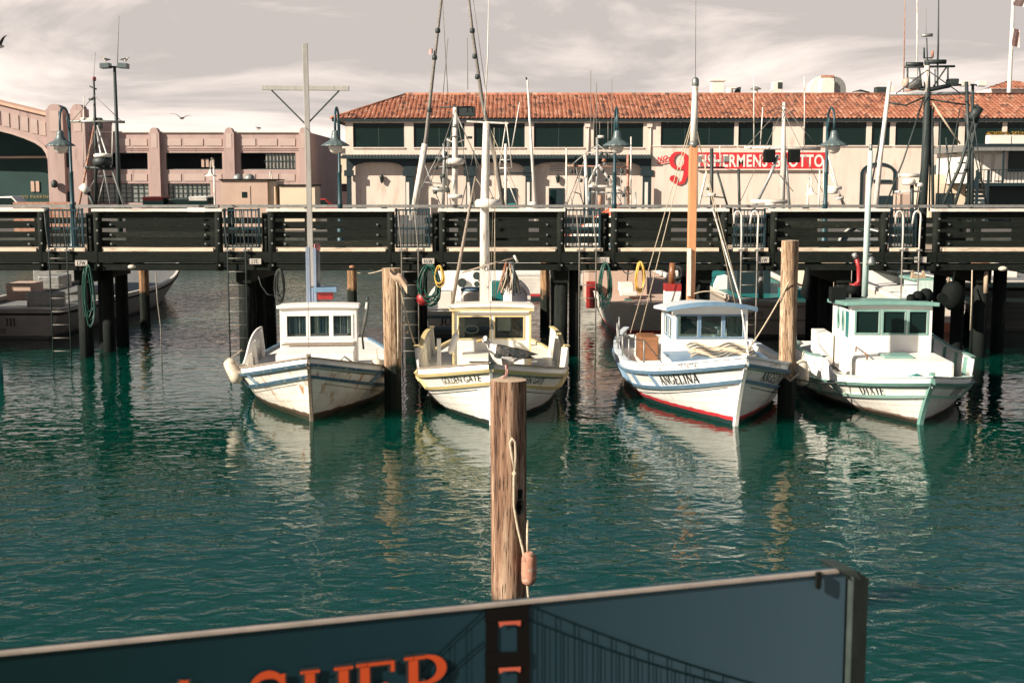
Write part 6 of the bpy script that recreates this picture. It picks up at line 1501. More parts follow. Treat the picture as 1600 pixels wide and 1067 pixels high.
f = MB(); f.boxm((X_(470), Dc-.3, Z_(244)), (X_(570), Dc+9, Z_(241.5))); cb(f, 'cornice', M['stucco'])
f = MB(); f.boxm((X_(470), Dc+1.2, Z_(241)), (X_(570), Dc+9, Z_(232))); cb(f, 'attic', M['steel'])
f = MB(); f.boxm((X_(470), Dc+.6, Z_(231.9)), (X_(570), Dc+10, Z_(228.5))); cb(f, 'white_roof', M['trimw'])
f = MB(); f.boxm((X_(470), Dc+1.0, QZ), (X_(570), Dc+1.2, Z_(287.2))); cb(f, 'shopfront', mat('dark_red_shop', C(.08,.02,.018), C(.03,.03,.03), .6, scale=.4))

# ---------------------------------------------------------------- sheds, lamps and vehicles on the quay
Ds = 72; X_ = lambda px: XX(px, Ds, 300); Z_ = lambda py: ZZ(py, Ds)
s1 = thing('tan_shed', (X_(387), Ds, QZ), 'small tan quay shed with grey door and two roof domes', 'shed'); o_ = V(s1.location)
MB().boxm((X_(345)-o_.x,0,0), (X_(418)-o_.x,3,Z_(282)-QZ)).build('wall', M['tanw'], s1)
MB().boxm((X_(418)-o_.x+.004,.2,0), (X_(429)-o_.x,3,Z_(283)-QZ)).build('side_wall', M['cblock'], s1)
MB().boxm((X_(343)-o_.x,-.12,Z_(282)-QZ+.003), (X_(430)-o_.x,3.1,Z_(280)-QZ)).build('roof', M['creo'], s1)
d_ = MB().boxm((X_(372)-o_.x,-.03,.1), (X_(391)-o_.x,-.003,Z_(291)-QZ)).build('door', M['tanw'], s1)
MB().boxm((X_(378)-o_.x,-.05,Z_(309)-QZ), (X_(386)-o_.x,-.032,Z_(300)-QZ)).build('pane', M['dglass'], d_)
MB().boxm((X_(351)-o_.x,-.12,.4), (X_(357)-o_.x,-.003,.8)).build('meter_box', M['offw'], s1)
for px in (368, 386): MB().ball((X_(px)-o_.x, .8, Z_(279)-QZ), (.30,.32,.27), 14).build('roof_dome', M['steel'], s1)
s2 = thing('ivory_wall_box', (X_(462), Ds, QZ), 'low ivory masonry box behind the cross mast', 'shed'); o_ = V(s2.location)
MB().boxm((X_(437)-o_.x,0,0), (X_(492)-o_.x,2,Z_(291)-QZ)).build('wall', M['cblock'], s2)
MB().boxm((X_(437)-o_.x-.05,-.08,Z_(291)-QZ+.003), (X_(492)-o_.x+.05,2.05,Z_(288.5)-QZ)).build('cap', M['creo'], s2)
for px, py, arm, lab in ((335,250,.75,'small white quay lamp before the pink building windows'),(425,268,.6,'small white quay lamp beside the cream gap building'),(1263,278,.7,'small white quay lamp under the red signboard')):
    Y = 66 if px != 425 else 80; h = ZZ(py, Y)-QZ
    gooseneck((XX(px, Y, 290), Y, QZ), h-.3, arm, lab, 1.0, 'trimw', 'trimw', 'small white lamps on the quay', False, pr=.05)
for px, pt, Y, lab, x2 in ((187,100,63,'tall dark twin floodlight pole with a gull on each side','a'),(1520,128,66,'dark twin floodlight pole behind the boat rigging','b')):
    b_ = V((XX(px, Y, 330), Y, QZ)); fl = thing('floodlight_pole', b_, lab, 'floodlight', 'twin floodlight poles', 0)
    tp = P(px-(8 if x2 == 'a' else 0), pt+5, Y)-b_; MB().tube([(0,0,0), tp], [.13,.07] if x2 == 'a' else [.10,.07], 10).build('pole', M['dark'], fl)
    MB().bar(tp-V((.45,0,0)), tp+V((.45,0,0)), .09).build('cross_arm', M['dark'], fl)
    for sd in (-1, 1):
        MB().box(tp+V((sd*.43,0,.05)), (.46,.5,.24), Matrix.Rotation(R(sd*3),3,'Y')).build('floodlight', M['shade'] if x2 == 'a' else M['trimw'], fl, .02)
    if x2 == 'a':
        MB().tube([tp+V((.1,.1,0)), P(186,25,Y)-b_], [.02,.012], 6).build('whip_antenna', M['wire'], fl)
        for q, dx in ((R(200),-.42),(R(10),.52)): gull(b_+tp+V((dx,0,.17)), q, 'gull perched on the '+('outer' if dx < 0 else 'inner')+' head of the tall floodlight pole', .8)
gull((XX(403,120,205), 120.1, ZZ(205.5,120)), R(150), 'small gull standing on the pink building parapet', 1.3)
def car(px, Y, L_, H_, W_, m, label, cat='car', rz=0, van=False, name='parked_car'):
    c = thing(name, (XX(px, Y, 315), Y, QZ), label, cat, None, rz)
    mb = MB(); hb = H_*.55
    prof = [(-L_/2,.28),(-L_/2,hb*.95),(-L_*.30,hb)] + ([(-L_*.40,H_*.98),(L_*.24,H_)] if van else [(-L_*.22,H_*.97),(L_*.12,H_)]) + [(L_*(.34 if van else .28),hb),(L_*.48,hb*.86),(L_/2,.30)]
    mb.prism([(x, -W_/2, z) for x, z in prof], (0,W_,0)); mb.build('body', m, c, .06)
    mb = MB(); a = -L_*.36 if van else -L_*.2; b = L_*.20 if van else L_*.11
    mb.prism([(a, -W_/2-.01, hb*1.04),(L_*(.30 if van else .24), -W_/2-.01, hb*1.04),(b, -W_/2-.01, H_*.93),(a+.05, -W_/2-.01, H_*.93)], (0,W_+.02,0)); mb.build('window', M['dglass'], c)
    for x in (-L_*.31, L_*.31):
        for sd in (-1, 1):
            w_ = MB().lathe([(.0,-.1),(.26,-.1),(.31,-.07),(.31,.07),(.26,.1),(0,.1)], (x, sd*(W_/2-.08), .31), 16, M=Matrix(((1,0,0),(0,0,1),(0,-1,0)))).build('wheel', M['black'], c)
            MB().lathe([(.0,.0),(.17,.0)], (x, sd*(W_/2+.025), .31), 12, M=Matrix(((1,0,0),(0,0,1),(0,-1,0)))).build('rim', M['steel'], w_)
    return c
car(317, 108, 4.6, 1.62, 1.5, M['white'], 'white van parked before the pink building windows', 'van', R(90), True, 'parked_van')
car(247, 108, 4.3, 1.6, 1.7, mat('dark_red_car', C(.10,.012,.014)), 'dark red van parked beside the second pink pilaster', 'van', R(90), True, 'parked_van')
car(287, 108, 4.4, 1.45, 1.8, M['dark'], 'dark car parked between the red van and white van')
car(500, 100, 4.4, 1.5, 1.8, M['red'], 'red car parked in the gap before the cream building')
car(15, 90, 4.4, 1.75, 1.8, M['white'], 'white car parked in front of the dark arched opening')

pl = thing('planter_box', (XX(70, 62+3, 320), 65, QZ), 'long brown planter box on the quay edge before the arched hall', 'planter')
MB().boxm((-1.45,-.4,.0),(1.45,.4,ZZ(316,65)-QZ)).build('box', M['rust'], pl)
# ---------------------------------------------------------------- boats in the basin behind the pier
BG = 'boats moored beyond the pier'
def backboat(px, Y, L, half, S0, Sm, Ss, hm, label, tail=.86, rz=0, deckm='white', name='moored_boat', strakes=(), bow_out=False, capm='offw', bul=.12, cap=True):
    x = XX(px, Y, 500)
    if bow_out: root = thing(name, (x, Y, 0), label, 'boat', BG, rz)
    else:
        root = thing(name, (x - sin(rz)*L*0 + sin(-rz)*-L*0, Y, 0), label, 'boat', BG, rz+pi); d = V((sin(rz)*-L, cos(rz)*L, 0)); root.location = V((x, Y, 0)) + d
    h = Hull(L, half, S0, Sm, Ss, .5, lambda t: h.S(t)+bul, tail=tail, bow=2.2)
    mb = MB(); h.mesh(mb, 26, 8); mb.build('hull', hm, root)
    mb = MB(); h.bulwark(mb, t1=1.0, n=40); mb.build('bulwark', hm, root)
    # transom bulwark
    e = h.pt(1, h.hz(1, h.bul(1)), 1); mb = MB(); mb.boxm((-e.x, L-.05, h.S(1)-.02), (e.x, L+.004, h.bul(1)-.001)); mb.build('transom', hm, root)
    if cap: mb = MB(); h.cap(mb, t1=1.0, n=40); mb.boxm((-e.x-.02, L-.07, h.bul(1)+.0305), (e.x+.02, L+.05, h.bul(1)+.055)); mb.build('rail_cap', M[capm], root)
    mb = MB(); h.deck(mb, t1=.995); mb.build('deck', M[deckm], root)
    for dz, m, th in strakes: mb = MB(); h.strake(mb, dz, th=th, t1=1.0, out=.03); mb.boxm((-e.x-.01, L-.02, h.S(1)-dz-th/2), (e.x+.01, L+.03, h.S(1)-dz+th/2)); mb.build('strake', M[m], root)
    return root, h
def wloc(root, p):           # world point -> the boat's own frame
    return Matrix.Rotation(-root.rotation_euler.z, 3, 'Z') @ (V(p) - V(root.location))
def spar(root, Y, pts, r, m='sparwhite', name='pole', par=None, n=8):
    p = [wloc(root, P(a, b, Y if len(q) == 0 else q[0])) for a, b, *q in pts]
    return MB().tube(p, r, n).build(name, M[m], par or root)
def crate(root, Y, x0, y0, x1, y1, dep, m, name, par=None, bevel=.02):
    a = P(x0, y1, Y); b = P(x1, y0, Y); mb = MB(); mb.boxm((a.x, Y, a.z), (b.x, Y+dep, b.z))
    o = mb.build(name, M[m] if isinstance(m, str) else m, par or root, bevel)
    for v in o.data.vertices: v.co = wloc(root, v.co)
    return o
def dome(root, Y, px, py, r, h, m='offw', name='radar_dome', par=None):
    c = wloc(root, P(px, py, Y)); return MB().lathe([(r*.75,-h*.5),(r*.97,-h*.35),(r,h*.1),(r*.8,h*.4),(0,h*.5)], c, 18).build(name, M[m], par or root)
def lines(root, Y, segs, r=.012, m='wire', name='rigging'):
    for s_ in segs: spar(root, Y, s_, r, m, name, n=5)

greyh = hull_mat('grey_hull_paint', C(.26,.23,.21), C(.18,.16,.145), None, C(.03,.03,.03), None, .05, .05)
whiteh = hull_mat('basin_white_hull', C(.70,.65,.58), C(.5,.46,.41), C(.45,.04,.04), C(.02,.03,.03), None, .16, .08)
blueh = hull_mat('basin_hull_grey_white', C(.62,.58,.54), C(.45,.42,.40), C(.10,.11,.12), C(.06,.06,.06), None, .22, .06)
darkh = hull_mat('dark_steel_hull', C(.005,.014,.014), C(.008,.014,.014), None, C(.005,.008,.008), None, .05, .05)
pinkh = hull_mat('weathered_hull', C(.48,.42,.36), C(.34,.29,.25), None, C(.03,.03,.03), None, .05, .05)
orh = hull_mat('orange_bottom_hull', C(.72,.66,.60), C(.6,.52,.45), C(.55,.16,.07), C(.5,.14,.07), None, .22, .1)

# long grey boat at the far side of slip 17W, tripod mast
g1, hg1 = backboat(5, 31.7, 14.2, 1.62, 1.35, .62, .62, greyh, 'long grey fishing boat with lettered stern and tripod mast, under slip 17W', rz=R(-1.2), deckm='steel', strakes=((.0,'creo',.05),))
mb = MB(); put_serif(mb, 'KI-JII'.replace('-', ' '), .19, lambda u, v, o: V((-(u)+.0, 14.2+o+.012, .42+v)), bold=.04); mb.build('lettering', M['letter'], g1)
mb = MB(); put_bfont(mb, 'SF', .17, lambda u, v, o: V((-u+.0, 14.2+o+.012, .20+v))); mb.build('lettering', M['letter'], g1)
crate(g1, 33.2, 10, 443, 48, 470, .9, 'tanw', 'fish_box'); crate(g1, 32.4, 42, 456, 100, 482, .12, 'steel', 'hatch_coaming'); crate(g1, 34.5, 60, 432, 92, 452, 1.0, 'steel', 'deck_locker')
crate(g1, 37, 52, 400, 150, 440, 3.0, 'steel', 'cabin')
Y = 35.2
for a, b in (((118,350),(147.5,196)), ((203,350),(152,196)), ((176,335),(150,200))): spar(g1, Y, [a, b], .028, 'rust' if a[0] == 118 else 'greyspar', 'mast_leg')
spar(g1, Y, [(149,330),(150,240),(148.5,190),(146.5,122)], [.045,.045,.04,.025], 'dark', 'mast')
spar(g1, Y, [(108,190),(150,190),(195,191)], .035, 'steel', 'cross_arm'); spar(g1, Y, [(133,262),(178,264)], .045, 'dark', 'spreader'); spar(g1, Y, [(151,276),(176,276)], .025, 'dark', 'spreader')
crate(g1, Y, 144, 120, 149, 127, .08, 'red', 'masthead_light'); crate(g1, Y, 126, 184, 146, 192, .3, 'offw', 'instrument_box'); crate(g1, Y, 147, 184, 157, 201, .2, 'dark', 'instrument_box')
dome(g1, Y, 160, 252, .26, .26, 'dark', 'radar_dome'); dome(g1, Y, 161, 243, .25, .12, 'offw', 'radar_dome'); 
spar(g1, Y, [(131,148),(130,262)], .012, 'sparwhite', 'whip_antenna'); spar(g1, Y, [(176,196),(175,258)], .016, 'sparwhite', 'whip_antenna'); spar(g1, Y, [(149,82),(146.5,122)], .006, 'wire', 'whip_antenna')
spar(g1, 34.6, [(128,290),(138,301)], .11, 'offw', 'horn', n=12); spar(g1, 34.6, [(137,299),(147,322),(152,340)], .05, 'dark', 'horn_arm'); spar(g1, Y, [(140,135),(151,140)], .02, 'dark', 'wind_vane'); spar(g1, Y, [(139,156),(149,154)], .035, 'dark', 'deck_light')
lines(g1, Y, [[(150,200),(118,340)], [(137,300),(160,260)], [(163,276),(150,330)]], .012, 'steel', 'brace')
# white boat with blue sheer lettered JO
g2, hg2 = backboat(742, 31.9, 9.5, 1.42, 1.3, .55, .55, blueh, 'white boat with blue stripes on its stern, seen behind the cream boat', strakes=((.02,'blue',.07),(.30,'lightblue',.07)))
mb = MB(); put_serif(mb, 'JO', .20, lambda u, v, o: V((.73-u, 9.5+o+.012, .42+v)), bold=.06); mb.build('lettering', M['letter'], g2)
cb2 = crate(g2, 36.0, 684, 404, 800, 480, 2.4, 'white', 'cabin')
for px, py, r in ((722,442,.13),(745,431,.11),(745,444,.08)): c = wloc(g2, P(px, py, 35.9)); MB().lathe([(r,0),(r,.03),(r*.6,.03),(0,.02)], c, 14, M=Matrix(((1,0,0),(0,0,-1),(0,1,0)))).build('porthole', M['dark'], cb2)
dome(g2, 33.5, 737, 458, .26, .02, 'offw', 'bait_tank_lid'); c = wloc(g2, P(737,478,33.5)); o = MB().lathe([(.27,-.1),(.27,.38),(.28,.40)], c, 20).build('bait_tank', M['offw'], g2); MB().lathe([(.29,.405),(.29,.46),(.22,.49),(0,.5)], c, 20).build('tank_lid', M['blue'], o)
crate(g2, 33.2, 684, 456, 706, 482, .5, 'offw', 'deck_box'); crate(g2, 34, 768, 440, 786, 478, .5, 'dteal', 'deck_box'); crate(g2, 33.6, 712, 473, 727, 481, .3, 'red', 'deck_box'); crate(g2, 34, 650, 440, 664, 484, .6, 'offw', 'deck_box')
Y = 36.4
mst = spar(g2, Y, [(710.5,340),(711,240),(711,168)], [.085,.08,.06], 'sparwhite', 'mast', n=12)
dome(g2, Y-.15, 711.5, 252, .26, .19, 'offw', 'radar_dome', mst); dome(g2, Y-.1, 711.5, 307, .22, .13, 'offw', 'radar_dome', mst); dome(g2, Y, 711.5, 262, .10, .08, 'bolt', 'mast_band', mst); dome(g2, Y, 711.5, 197, .10, .1, 'bolt', 'mast_band', mst); dome(g2, Y, 711.5, 213, .12, .05, 'steel', 'mast_band', mst)
crate(g2, Y, 712, 166, 742, 182, .3, 'dark', 'deck_light', mst); spar(g2, Y, [(688,168),(735,167)], .02, 'dark', 'spreader'); spar(g2, Y, [(698,218),(711,224),(726,219)], .02, 'sparwhite', 'spreader'); crate(g2, Y, 728, 213, 738, 217, .15, 'dark', 'deck_light', mst)
pA = spar(g2, 35.0, [(644,345),(666,214),(677,110),(693,-30)], [.07,.055,.045,.035], 'wire', 'trolling_pole', n=10); spar(g2, 35.0, [(644,345),(655,280),(664,225)], [.09,.09,.085], 'sparwhite', 'pole_sleeve', n=10)
for px, py in ((679,90),(684,48),(671,172)): dome(g2, 35, px, py, .07, .14, 'dark', 'pole_fitting', pA)
pB = spar(g2, 35.0, [(790,345),(776,260),(753,155),(738,50),(729,-30)], [.06,.06,.055,.045,.035], 'wire', 'trolling_pole', n=10)
for px, py in ((738,48),(742,88),(746,120)): dome(g2, 35, px, py, .07, .14, 'dark', 'pole_fitting', pB)
c = MB(); c.grid(lambda u, v: wloc(g2, P(676-6*u, lerp(76,84,v)+2*u, 35-.1*sin(u*5))), 4, 3); c.build('pennant', mat('pink_pennant', C(.55,.28,.26)), g2)
lines(g2, 36, [[(711,172),(658,330)], [(711,172),(775,320)], [(713,178),(742,330)], [(690,-20),(700,150)], [(738,-10),(760,150)], [(700,60),(692,150)], [(709,180),(690,325)], [(730,60),(731,140)]], .010)
# small rigs in front of the arcade
g3, hg3 = backboat(806, 43, 8, 1.3, 1.3, .7, .7, whiteh, 'small white troller with triangle stays before the arcade doors')
Y = 45
spar(g3, Y, [(790,350),(790,225)], .05, 'sparwhite', 'mast'); spar(g3, Y, [(762,270),(832,271)], .03, 'dark', 'cross_arm'); spar(g3, Y, [(838,350),(831,240),(824,125)], [.06,.05,.03], 'sparwhite', 'trolling_pole'); spar(g3, Y, [(823,125),(822,121)], .03, 'dark', 'pole_tip')
crate(g3, Y, 775, 318, 806, 345, 1, 'dteal', 'cabin'); spar(g3, 44, [(826,330),(833,322),(838,322)], [.16,.17,.17], 'offw', 'ventilator', n=12)
lines(g3, Y, [[(791,190),(780,263)], [(791,190),(800,263)], [(780,263),(800,263)], [(788,280),(775,325)], [(792,280),(812,330)], [(782,250),(800,250)], [(812,160),(800,230)]], .02, 'sparwhite')
# white and red boat moored stern to at slip 16E
g4, hg4 = backboat(1026, 31.9, 9.0, 1.36, 1.45, .78, .72, whiteh, 'white boat with red waterline and tan cockpit at slip 16E', strakes=(), deckm='tanw')
cb4 = crate(g4, 35.6, 918, 398, 1012, 478, 2.5, 'tanw', 'cabin'); crate(g4, 35.4, 916, 440, 932, 482, .15, 'red', 'cabin_door'); crate(g4, 34.4, 968, 442, 990, 456, .5, 'offw', 'console'); crate(g4, 34.0, 976, 468, 988, 480, .3, 'dteal', 'bucket'); crate(g4, 34.0, 970, 457, 996, 463, .5, 'offw', 'bench')
c = wloc(g4, P(982,419,34)); MB().tube([c+V((.16*cos(R(a)),.04*sin(R(a)),.15*sin(R(a)))) for a in range(0,361,24)], .018, 6).build('steering_wheel', M['steel'], g4)
MB().tube([c, c+V((0,-.3,-.35))], .02, 6).build('wheel_shaft', M['dark'], g4)
mb = MB()
for k in range(5): a = wloc(g4, P(927+k*5, 478+k*1.5, 33)); mb.tube([a, a+V((0,0,.22))], .012, 5)
o = mb.build('rail_posts', M['orangewood'], g4); o['kind'] = 'stuff'
spar(g4, 33, [(1016,410),(1017,484)], .02, 'sparwhite', 'rail_post')
lines(g4, 32, [[(930,445),(948,470),(960,480)]], .012, 'rope', 'dock_line')
# red-bowed boat with a crowded gallows frame
redh = hull_mat('red_bow_paint', C(.62,.13,.08), C(.5,.1,.07), C(.62,.58,.52), C(.03,.03,.03), None, 2.75, .05)
g5, hg5 = backboat(966, 43.5, 10, 1.6, 3.1, 1.7, 1.9, redh, 'boat with red orange bow and white gallows frame before the arcade', bow_out=True, bul=.08, capm='orange')
g5.location.z = 0
Y = 46
for pts, r, m in (([(885,345),(885,232)],.03,'sparwhite'), ([(918,345),(917,300),(914,240)],.06,'sparwhite'), ([(933,345),(933,215)],.05,'greyspar'), ([(981,345),(981,242)],.05,'rust'), ([(986,345),(986,214)],.025,'sparwhite'), ([(918,239),(958,239)],.03,'steel'), ([(924,231),(951,231)],.03,'steel'), ([(885,259),(982,262)],.03,'rust'), ([(934,214),(944,214)],.05,'offw'), ([(933,258),(918,290)],.04,'sparwhite'), ([(935,258),(962,293)],.045,'sparwhite'), ([(919,291),(962,292)],.05,'sparwhite'), ([(962,293),(982,308)],.045,'sparwhite'), ([(948,345),(948,302)],.02,'steel'), ([(956,345),(956,302)],.02,'steel'), ([(949,312),(956,312)],.02,'steel'), ([(924,300),(986,303)],.03,'steel'), ([(880,335),(890,296),(896,330)],.04,'sparwhite'), ([(896,300),(906,303),(912,320)],.02,'dark'), ([(900,245),(899,270),(902,272)],.035,'dark'), ([(920,330),(921,300)],.07,'shade'), ([(937,328),(937,305)],.09,'rust'), ([(923,231),(923,110)],.012,'wire'), ([(932,215),(932,130)],.014,'wire'), ([(956,240),(956,124)],.010,'wire'), ([(928,231),(928,180)],.012,'wire'), ([(937,213),(937,190)],.012,'wire'), ([(950,231),(950,190)],.012,'wire'), ([(945,283),(952,275)],.06,'dark'), ([(941,250),(947,252)],.06,'rust'), ([(993,345),(993,300)],.03,'greyspar'), ([(905,270),(886,320)],.015,'wire')):
    spar(g5, Y, pts, r, m, 'gallows_spar')
crate(g5, Y, 918, 285, 934, 291, .5, 'offw', 'radar_box'); crate(g5, Y, 943, 254, 949, 262, .3, 'steel', 'winch_head'); crate(g5, Y, 976, 292, 984, 326, .4, 'steel', 'net_drum')
# boat behind the buff mast with dark mast and twin floodlights
g6, hg6 = backboat(1118, 44, 8, 1.4, 1.4, .8, .8, blueh, 'grey white boat with dark twin lamp mast in front of the red signboard')
Y = 46
spar(g6, Y, [(1112,350),(1112,232)], .065, 'dark', 'mast'); spar(g6, Y, [(1076,262),(1132,262)], .03, 'dark', 'cross_arm'); crate(g6, Y, 1088, 244, 1097, 253, .2, 'steel', 'deck_light'); crate(g6, Y, 1131, 244, 1140, 253, .2, 'steel', 'deck_light'); spar(g6, Y, [(1120,266),(1142,340)], .04, 'dark', 'mast_leg'); spar(g6, Y, [(1104,268),(1088,340)], .04, 'sparwhite', 'mast_leg')
dome(g6, Y, 1113, 304, .14, .12); spar(g6, Y, [(1096,306),(1132,309)], .025, 'steel', 'spreader'); spar(g6, Y, [(1156,345),(1154,264)], .05, 'dark', 'derrick'); spar(g6, Y, [(1125,228),(1125,256)], .018, 'sparwhite', 'whip_antenna'); spar(g6, Y, [(1089,256),(1088,345)], .05, 'sparwhite', 'post'); spar(g6, Y, [(1104,295),(1112,296)], .05, 'dark', 'horn')
lines(g6, Y, [[(1088,254),(1140,254)], [(1112,240),(1095,262)], [(1112,240),(1128,262)], [(1154,268),(1130,263)]], .012, 'wire')
# weathered boat at slip 15W with white A-mast and loudspeakers
g7, hg7 = backboat(1228, 32.0, 9.5, 1.28, 1.5, .82, .78, pinkh, 'weathered grey boat at slip 15W with white mast and twin black loudspeakers', strakes=((.0,'woodcap',.05),(.34,'woodcap',.05)), deckm='dteal')
mb = MB(); put_bfont(mb, 'CF 75', .17, lambda u, v, o: V((.78-u, 9.5+o+.012, .60+v))); mb.build('registration_number', M['letter'], g7)
crate(g7, 33.5, 1226, 453, 1278, 474, .9, 'dteal', 'deck_tank'); crate(g7, 36.5, 1262, 404, 1322, 470, 1.5, 'cblock', 'cabin'); crate(g7, 35.5, 1150, 405, 1205, 465, 2.0, 'navy', 'wheelhouse'); spar(g7, 33, [(1189,470),(1189,404)], .07, 'steel', 'post', n=12)
spar(g7, 32.6, [(1160,465),(1190,468),(1230,466)], .03, 'woodcap', 'rail'); 
Y = 35.5
mst = spar(g7, Y, [(1222,345),(1224,240),(1225,160)], [.075,.07,.04], 'sparwhite', 'mast', n=12)
spar(g7, Y, [(1163,231),(1282,233)], .045, 'sparwhite', 'cross_arm')
for px in (1203, 1242): crate(g7, Y-.1, px-8, 234, px+9, 254, .3, 'black', 'loudspeaker', mst)
spar(g7, Y, [(1176,330),(1203,275),(1216,243)], .045, 'greyspar', 'mast_leg'); spar(g7, Y, [(1234,330),(1227,240)], .04, 'greyspar', 'mast_leg')
spar(g7, 33.6, [(1174,315.5),(1230,315.5)], .055, 'offw', 'radar_scanner'); dome(g7, 33.6, 1203, 322, .16, .16, 'offw', 'radar_pedestal')
for a, b in (((1178,117),(1178,228)), ((1192,168),(1188,229)), ((1257,120),(1257,229))): spar(g7, Y, [a, b], .016, 'sparwhite', 'whip_antenna')
spar(g7, 34.5, [(1306,310),(1318,309)], .05, 'offw', 'radar_scanner'); dome(g7, 34.5, 1301, 298, .15, .18)
spar(g7, 34.5, [(1293,293),(1315,294)], .045, 'offw', 'radar_scanner')
for a, b in (((1279,345),(1281,265)), ((1287,345),(1287,250)), ((1296,268),(1322,325)), ((1293,240),(1318,325))): spar(g7, 34.8, [a, b], .022, 'sparwhite', 'ladder_rail')
for k in range(6): spar(g7, 34.8, [(1279.5,275+k*10),(1287,275+k*10)], .014, 'sparwhite', 'rung')
# small white shell boat, seen between buff mast and dark bent
g8, hg8 = backboat(1128, 37.5, 5, .9, 1.1, .7, .6, whiteh, 'small white dinghy with curved windscreen behind the buff mast')
mb = MB(); c = P(1128,470,37); mb.prism([(c.x-.2,37,c.z), (c.x+.24,37,c.z), (c.x+.24,37,c.z+.75), (c.x+.18,37,c.z+.74), (c.x-.08,37,c.z+.68), (c.x-.18,37,c.z+.45)], (0,.5,0)); o = mb.build('windscreen', M['white'], g8)
for v in o.data.vertices: v.co = wloc(g8, v.co)
# white hull with orange bottom and teal deckhouse
g9, hg9 = backboat(1464, 33.2, 8, .85, 1.5, .85, .62, orh, 'white boat with orange bottom and pale teal deckhouse behind the teal boat', rz=R(0), deckm='white')
crate(g9, 35, 1432, 438, 1464, 474, 1.2, 'tealspar', 'deckhouse'); crate(g9, 35, 1428, 435, 1502, 439, 1.4, 'teal', 'deckhouse_roof'); spar(g9, 34, [(1483,418),(1462,468)], .05, 'rust', 'boom'); spar(g9, 34, [(1482,418),(1482,445)], .04, 'lumber', 'post'); spar(g9, 34, [(1473,412),(1470,440)], .03, 'tealspar', 'post'); spar(g9, 34, [(1460,424),(1467,440)], .02, 'tealspar', 'post')
mb = MB()
c = wloc(g9, P(1434,432,34)); mb.prism([c+V((.2,0,-.05)), c+V((-.2,0,-.05)), c+V((-.12,0,.2)), c+V((-.08,0,.05)), c+V((.10,0,.05)), c+V((.17,0,.22))], (0,.1,0)); mb.build('wooden_chock', M['lumber'], g9)
# big dark steel trawler on the right: hull in the shade, tall mast
g10, hg10 = backboat(1600, 33.5, 15, 2.0, 2.2, 1.25, 1.15, darkh, 'dark steel trawler with tall black mast, ladder frame and floodlights', deckm='steel', strakes=((.05,'creo',.08),), rz=R(2))
crate(g10, 36.5, 1560, 425, 1590, 453, .9, 'offw', 'deck_box'); crate(g10, 35.6, 1568, 450, 1640, 458, .5, 'rust', 'hatch'); crate(g10, 37, 1530, 400, 1548, 460, .8, 'rust', 'winch')
Y = 40
mst = spar(g10, Y, [(1441,345),(1446,240),(1449,150),(1449,95)], [.13,.125,.10,.07], 'dark', 'mast', n=14)
spar(g10, Y, [(1448,145),(1448,103)], [.09,.09], 'sparwhite', 'topmast', n=12)
spar(g10, Y, [(1390,147),(1448,147),(1516,146)], .05, 'greyspar', 'cross_arm')
for pts, r, m in (([(1414,105),(1492,104)],.035,'dark'), ([(1416,101),(1442,101)],.07,'dark'), ([(1445,97),(1478,97)],.07,'dark'), ([(1418,107),(1418,128)],.03,'dark'), ([(1481,104),(1481,128)],.03,'dark'), ([(1479,105),(1458,136)],.025,'dark'), ([(1436,105),(1440,135)],.03,'dark'), ([(1436,138),(1455,140),(1484,134)],.07,'dark'), ([(1415,142),(1440,138)],.04,'rust'), ([(1449,95),(1448,60)],.02,'dark'), ([(1440,56),(1457,55)],.05,'steel'), ([(1444,92),(1444,80),(1444,75)],.03,'dark'), ([(1457,90),(1457,80)],.04,'rust'), ([(1444,91),(1457,91)],.02,'dark'), ([(1465,104),(1465,140)],.03,'dark'), ([(1465,104),(1466,70),(1467,-30)],[.03,.03,.012],'dark'), ([(1412,145),(1413,60),(1414,-30)],[.02,.018,.008],'rust'), ([(1433,136),(1433,70),(1433,-30)],[.022,.022,.015],'sparwhite'), ([(1447,60),(1447,15)],.008,'wire'), ([(1475,134),(1502,133)],.035,'dark'), ([(1461,108),(1461,140)],.02,'dark')):
    spar(g10, Y, pts, r, m, 'mast_fitting', mst)
c = wloc(g10, P(1430,130,Y)); MB().tube([c+V((.25,0,0)), c-V((.15,0,0))], .17, 14).build('floodlight', M['steel'], mst); MB().tube([c+V((.26,0,0)), c+V((.38,0,.0))], [.17,.11], 14).build('lamp_glass', M['tanw'], mst)
crate(g10, Y, 1484, 123, 1499, 132, .4, 'dark', 'floodlight', mst)
spar(g10, Y, [(1366,345),(1376,240),(1390,128)], [.085,.075,.06], 'sparwhite', 'boom', n=10)
spar(g10, Y, [(1513,345),(1514,240),(1510,128)], .06, 'dark', 'derrick_post')
for pts in ([(1462,345),(1500,260),(1524,180)], [(1484,345),(1510,262),(1530,175)]): spar(g10, Y, pts, .055, 'dark', 'ladder_leg')
for k in range(10): u = k/9; spar(g10, Y, [(lerp(1466,1521,u), lerp(336,190,u)), (lerp(1487,1528,u), lerp(336,190,u))], .022, 'dark', 'rung')
spar(g10, Y, [(1517,188),(1530,168)], .16, 'dark', 'block_head'); spar(g10, Y, [(1456,160),(1500,225)], .03, 'rope', 'topping_line'); spar(g10, Y, [(1458,345),(1456,170)], .05, 'dark', 'derrick_post')
lines(g10, Y, [[(1443,155),(1412,250),(1380,330)], [(1445,152),(1415,165),(1385,160)], [(1450,155),(1480,160),(1515,165)], [(1455,165),(1452,330)], [(1460,165),(1430,345)], [(1470,190),(1465,330)], [(1478,215),(1490,330)], [(1390,135),(1360,300)]], .028, 'dark')
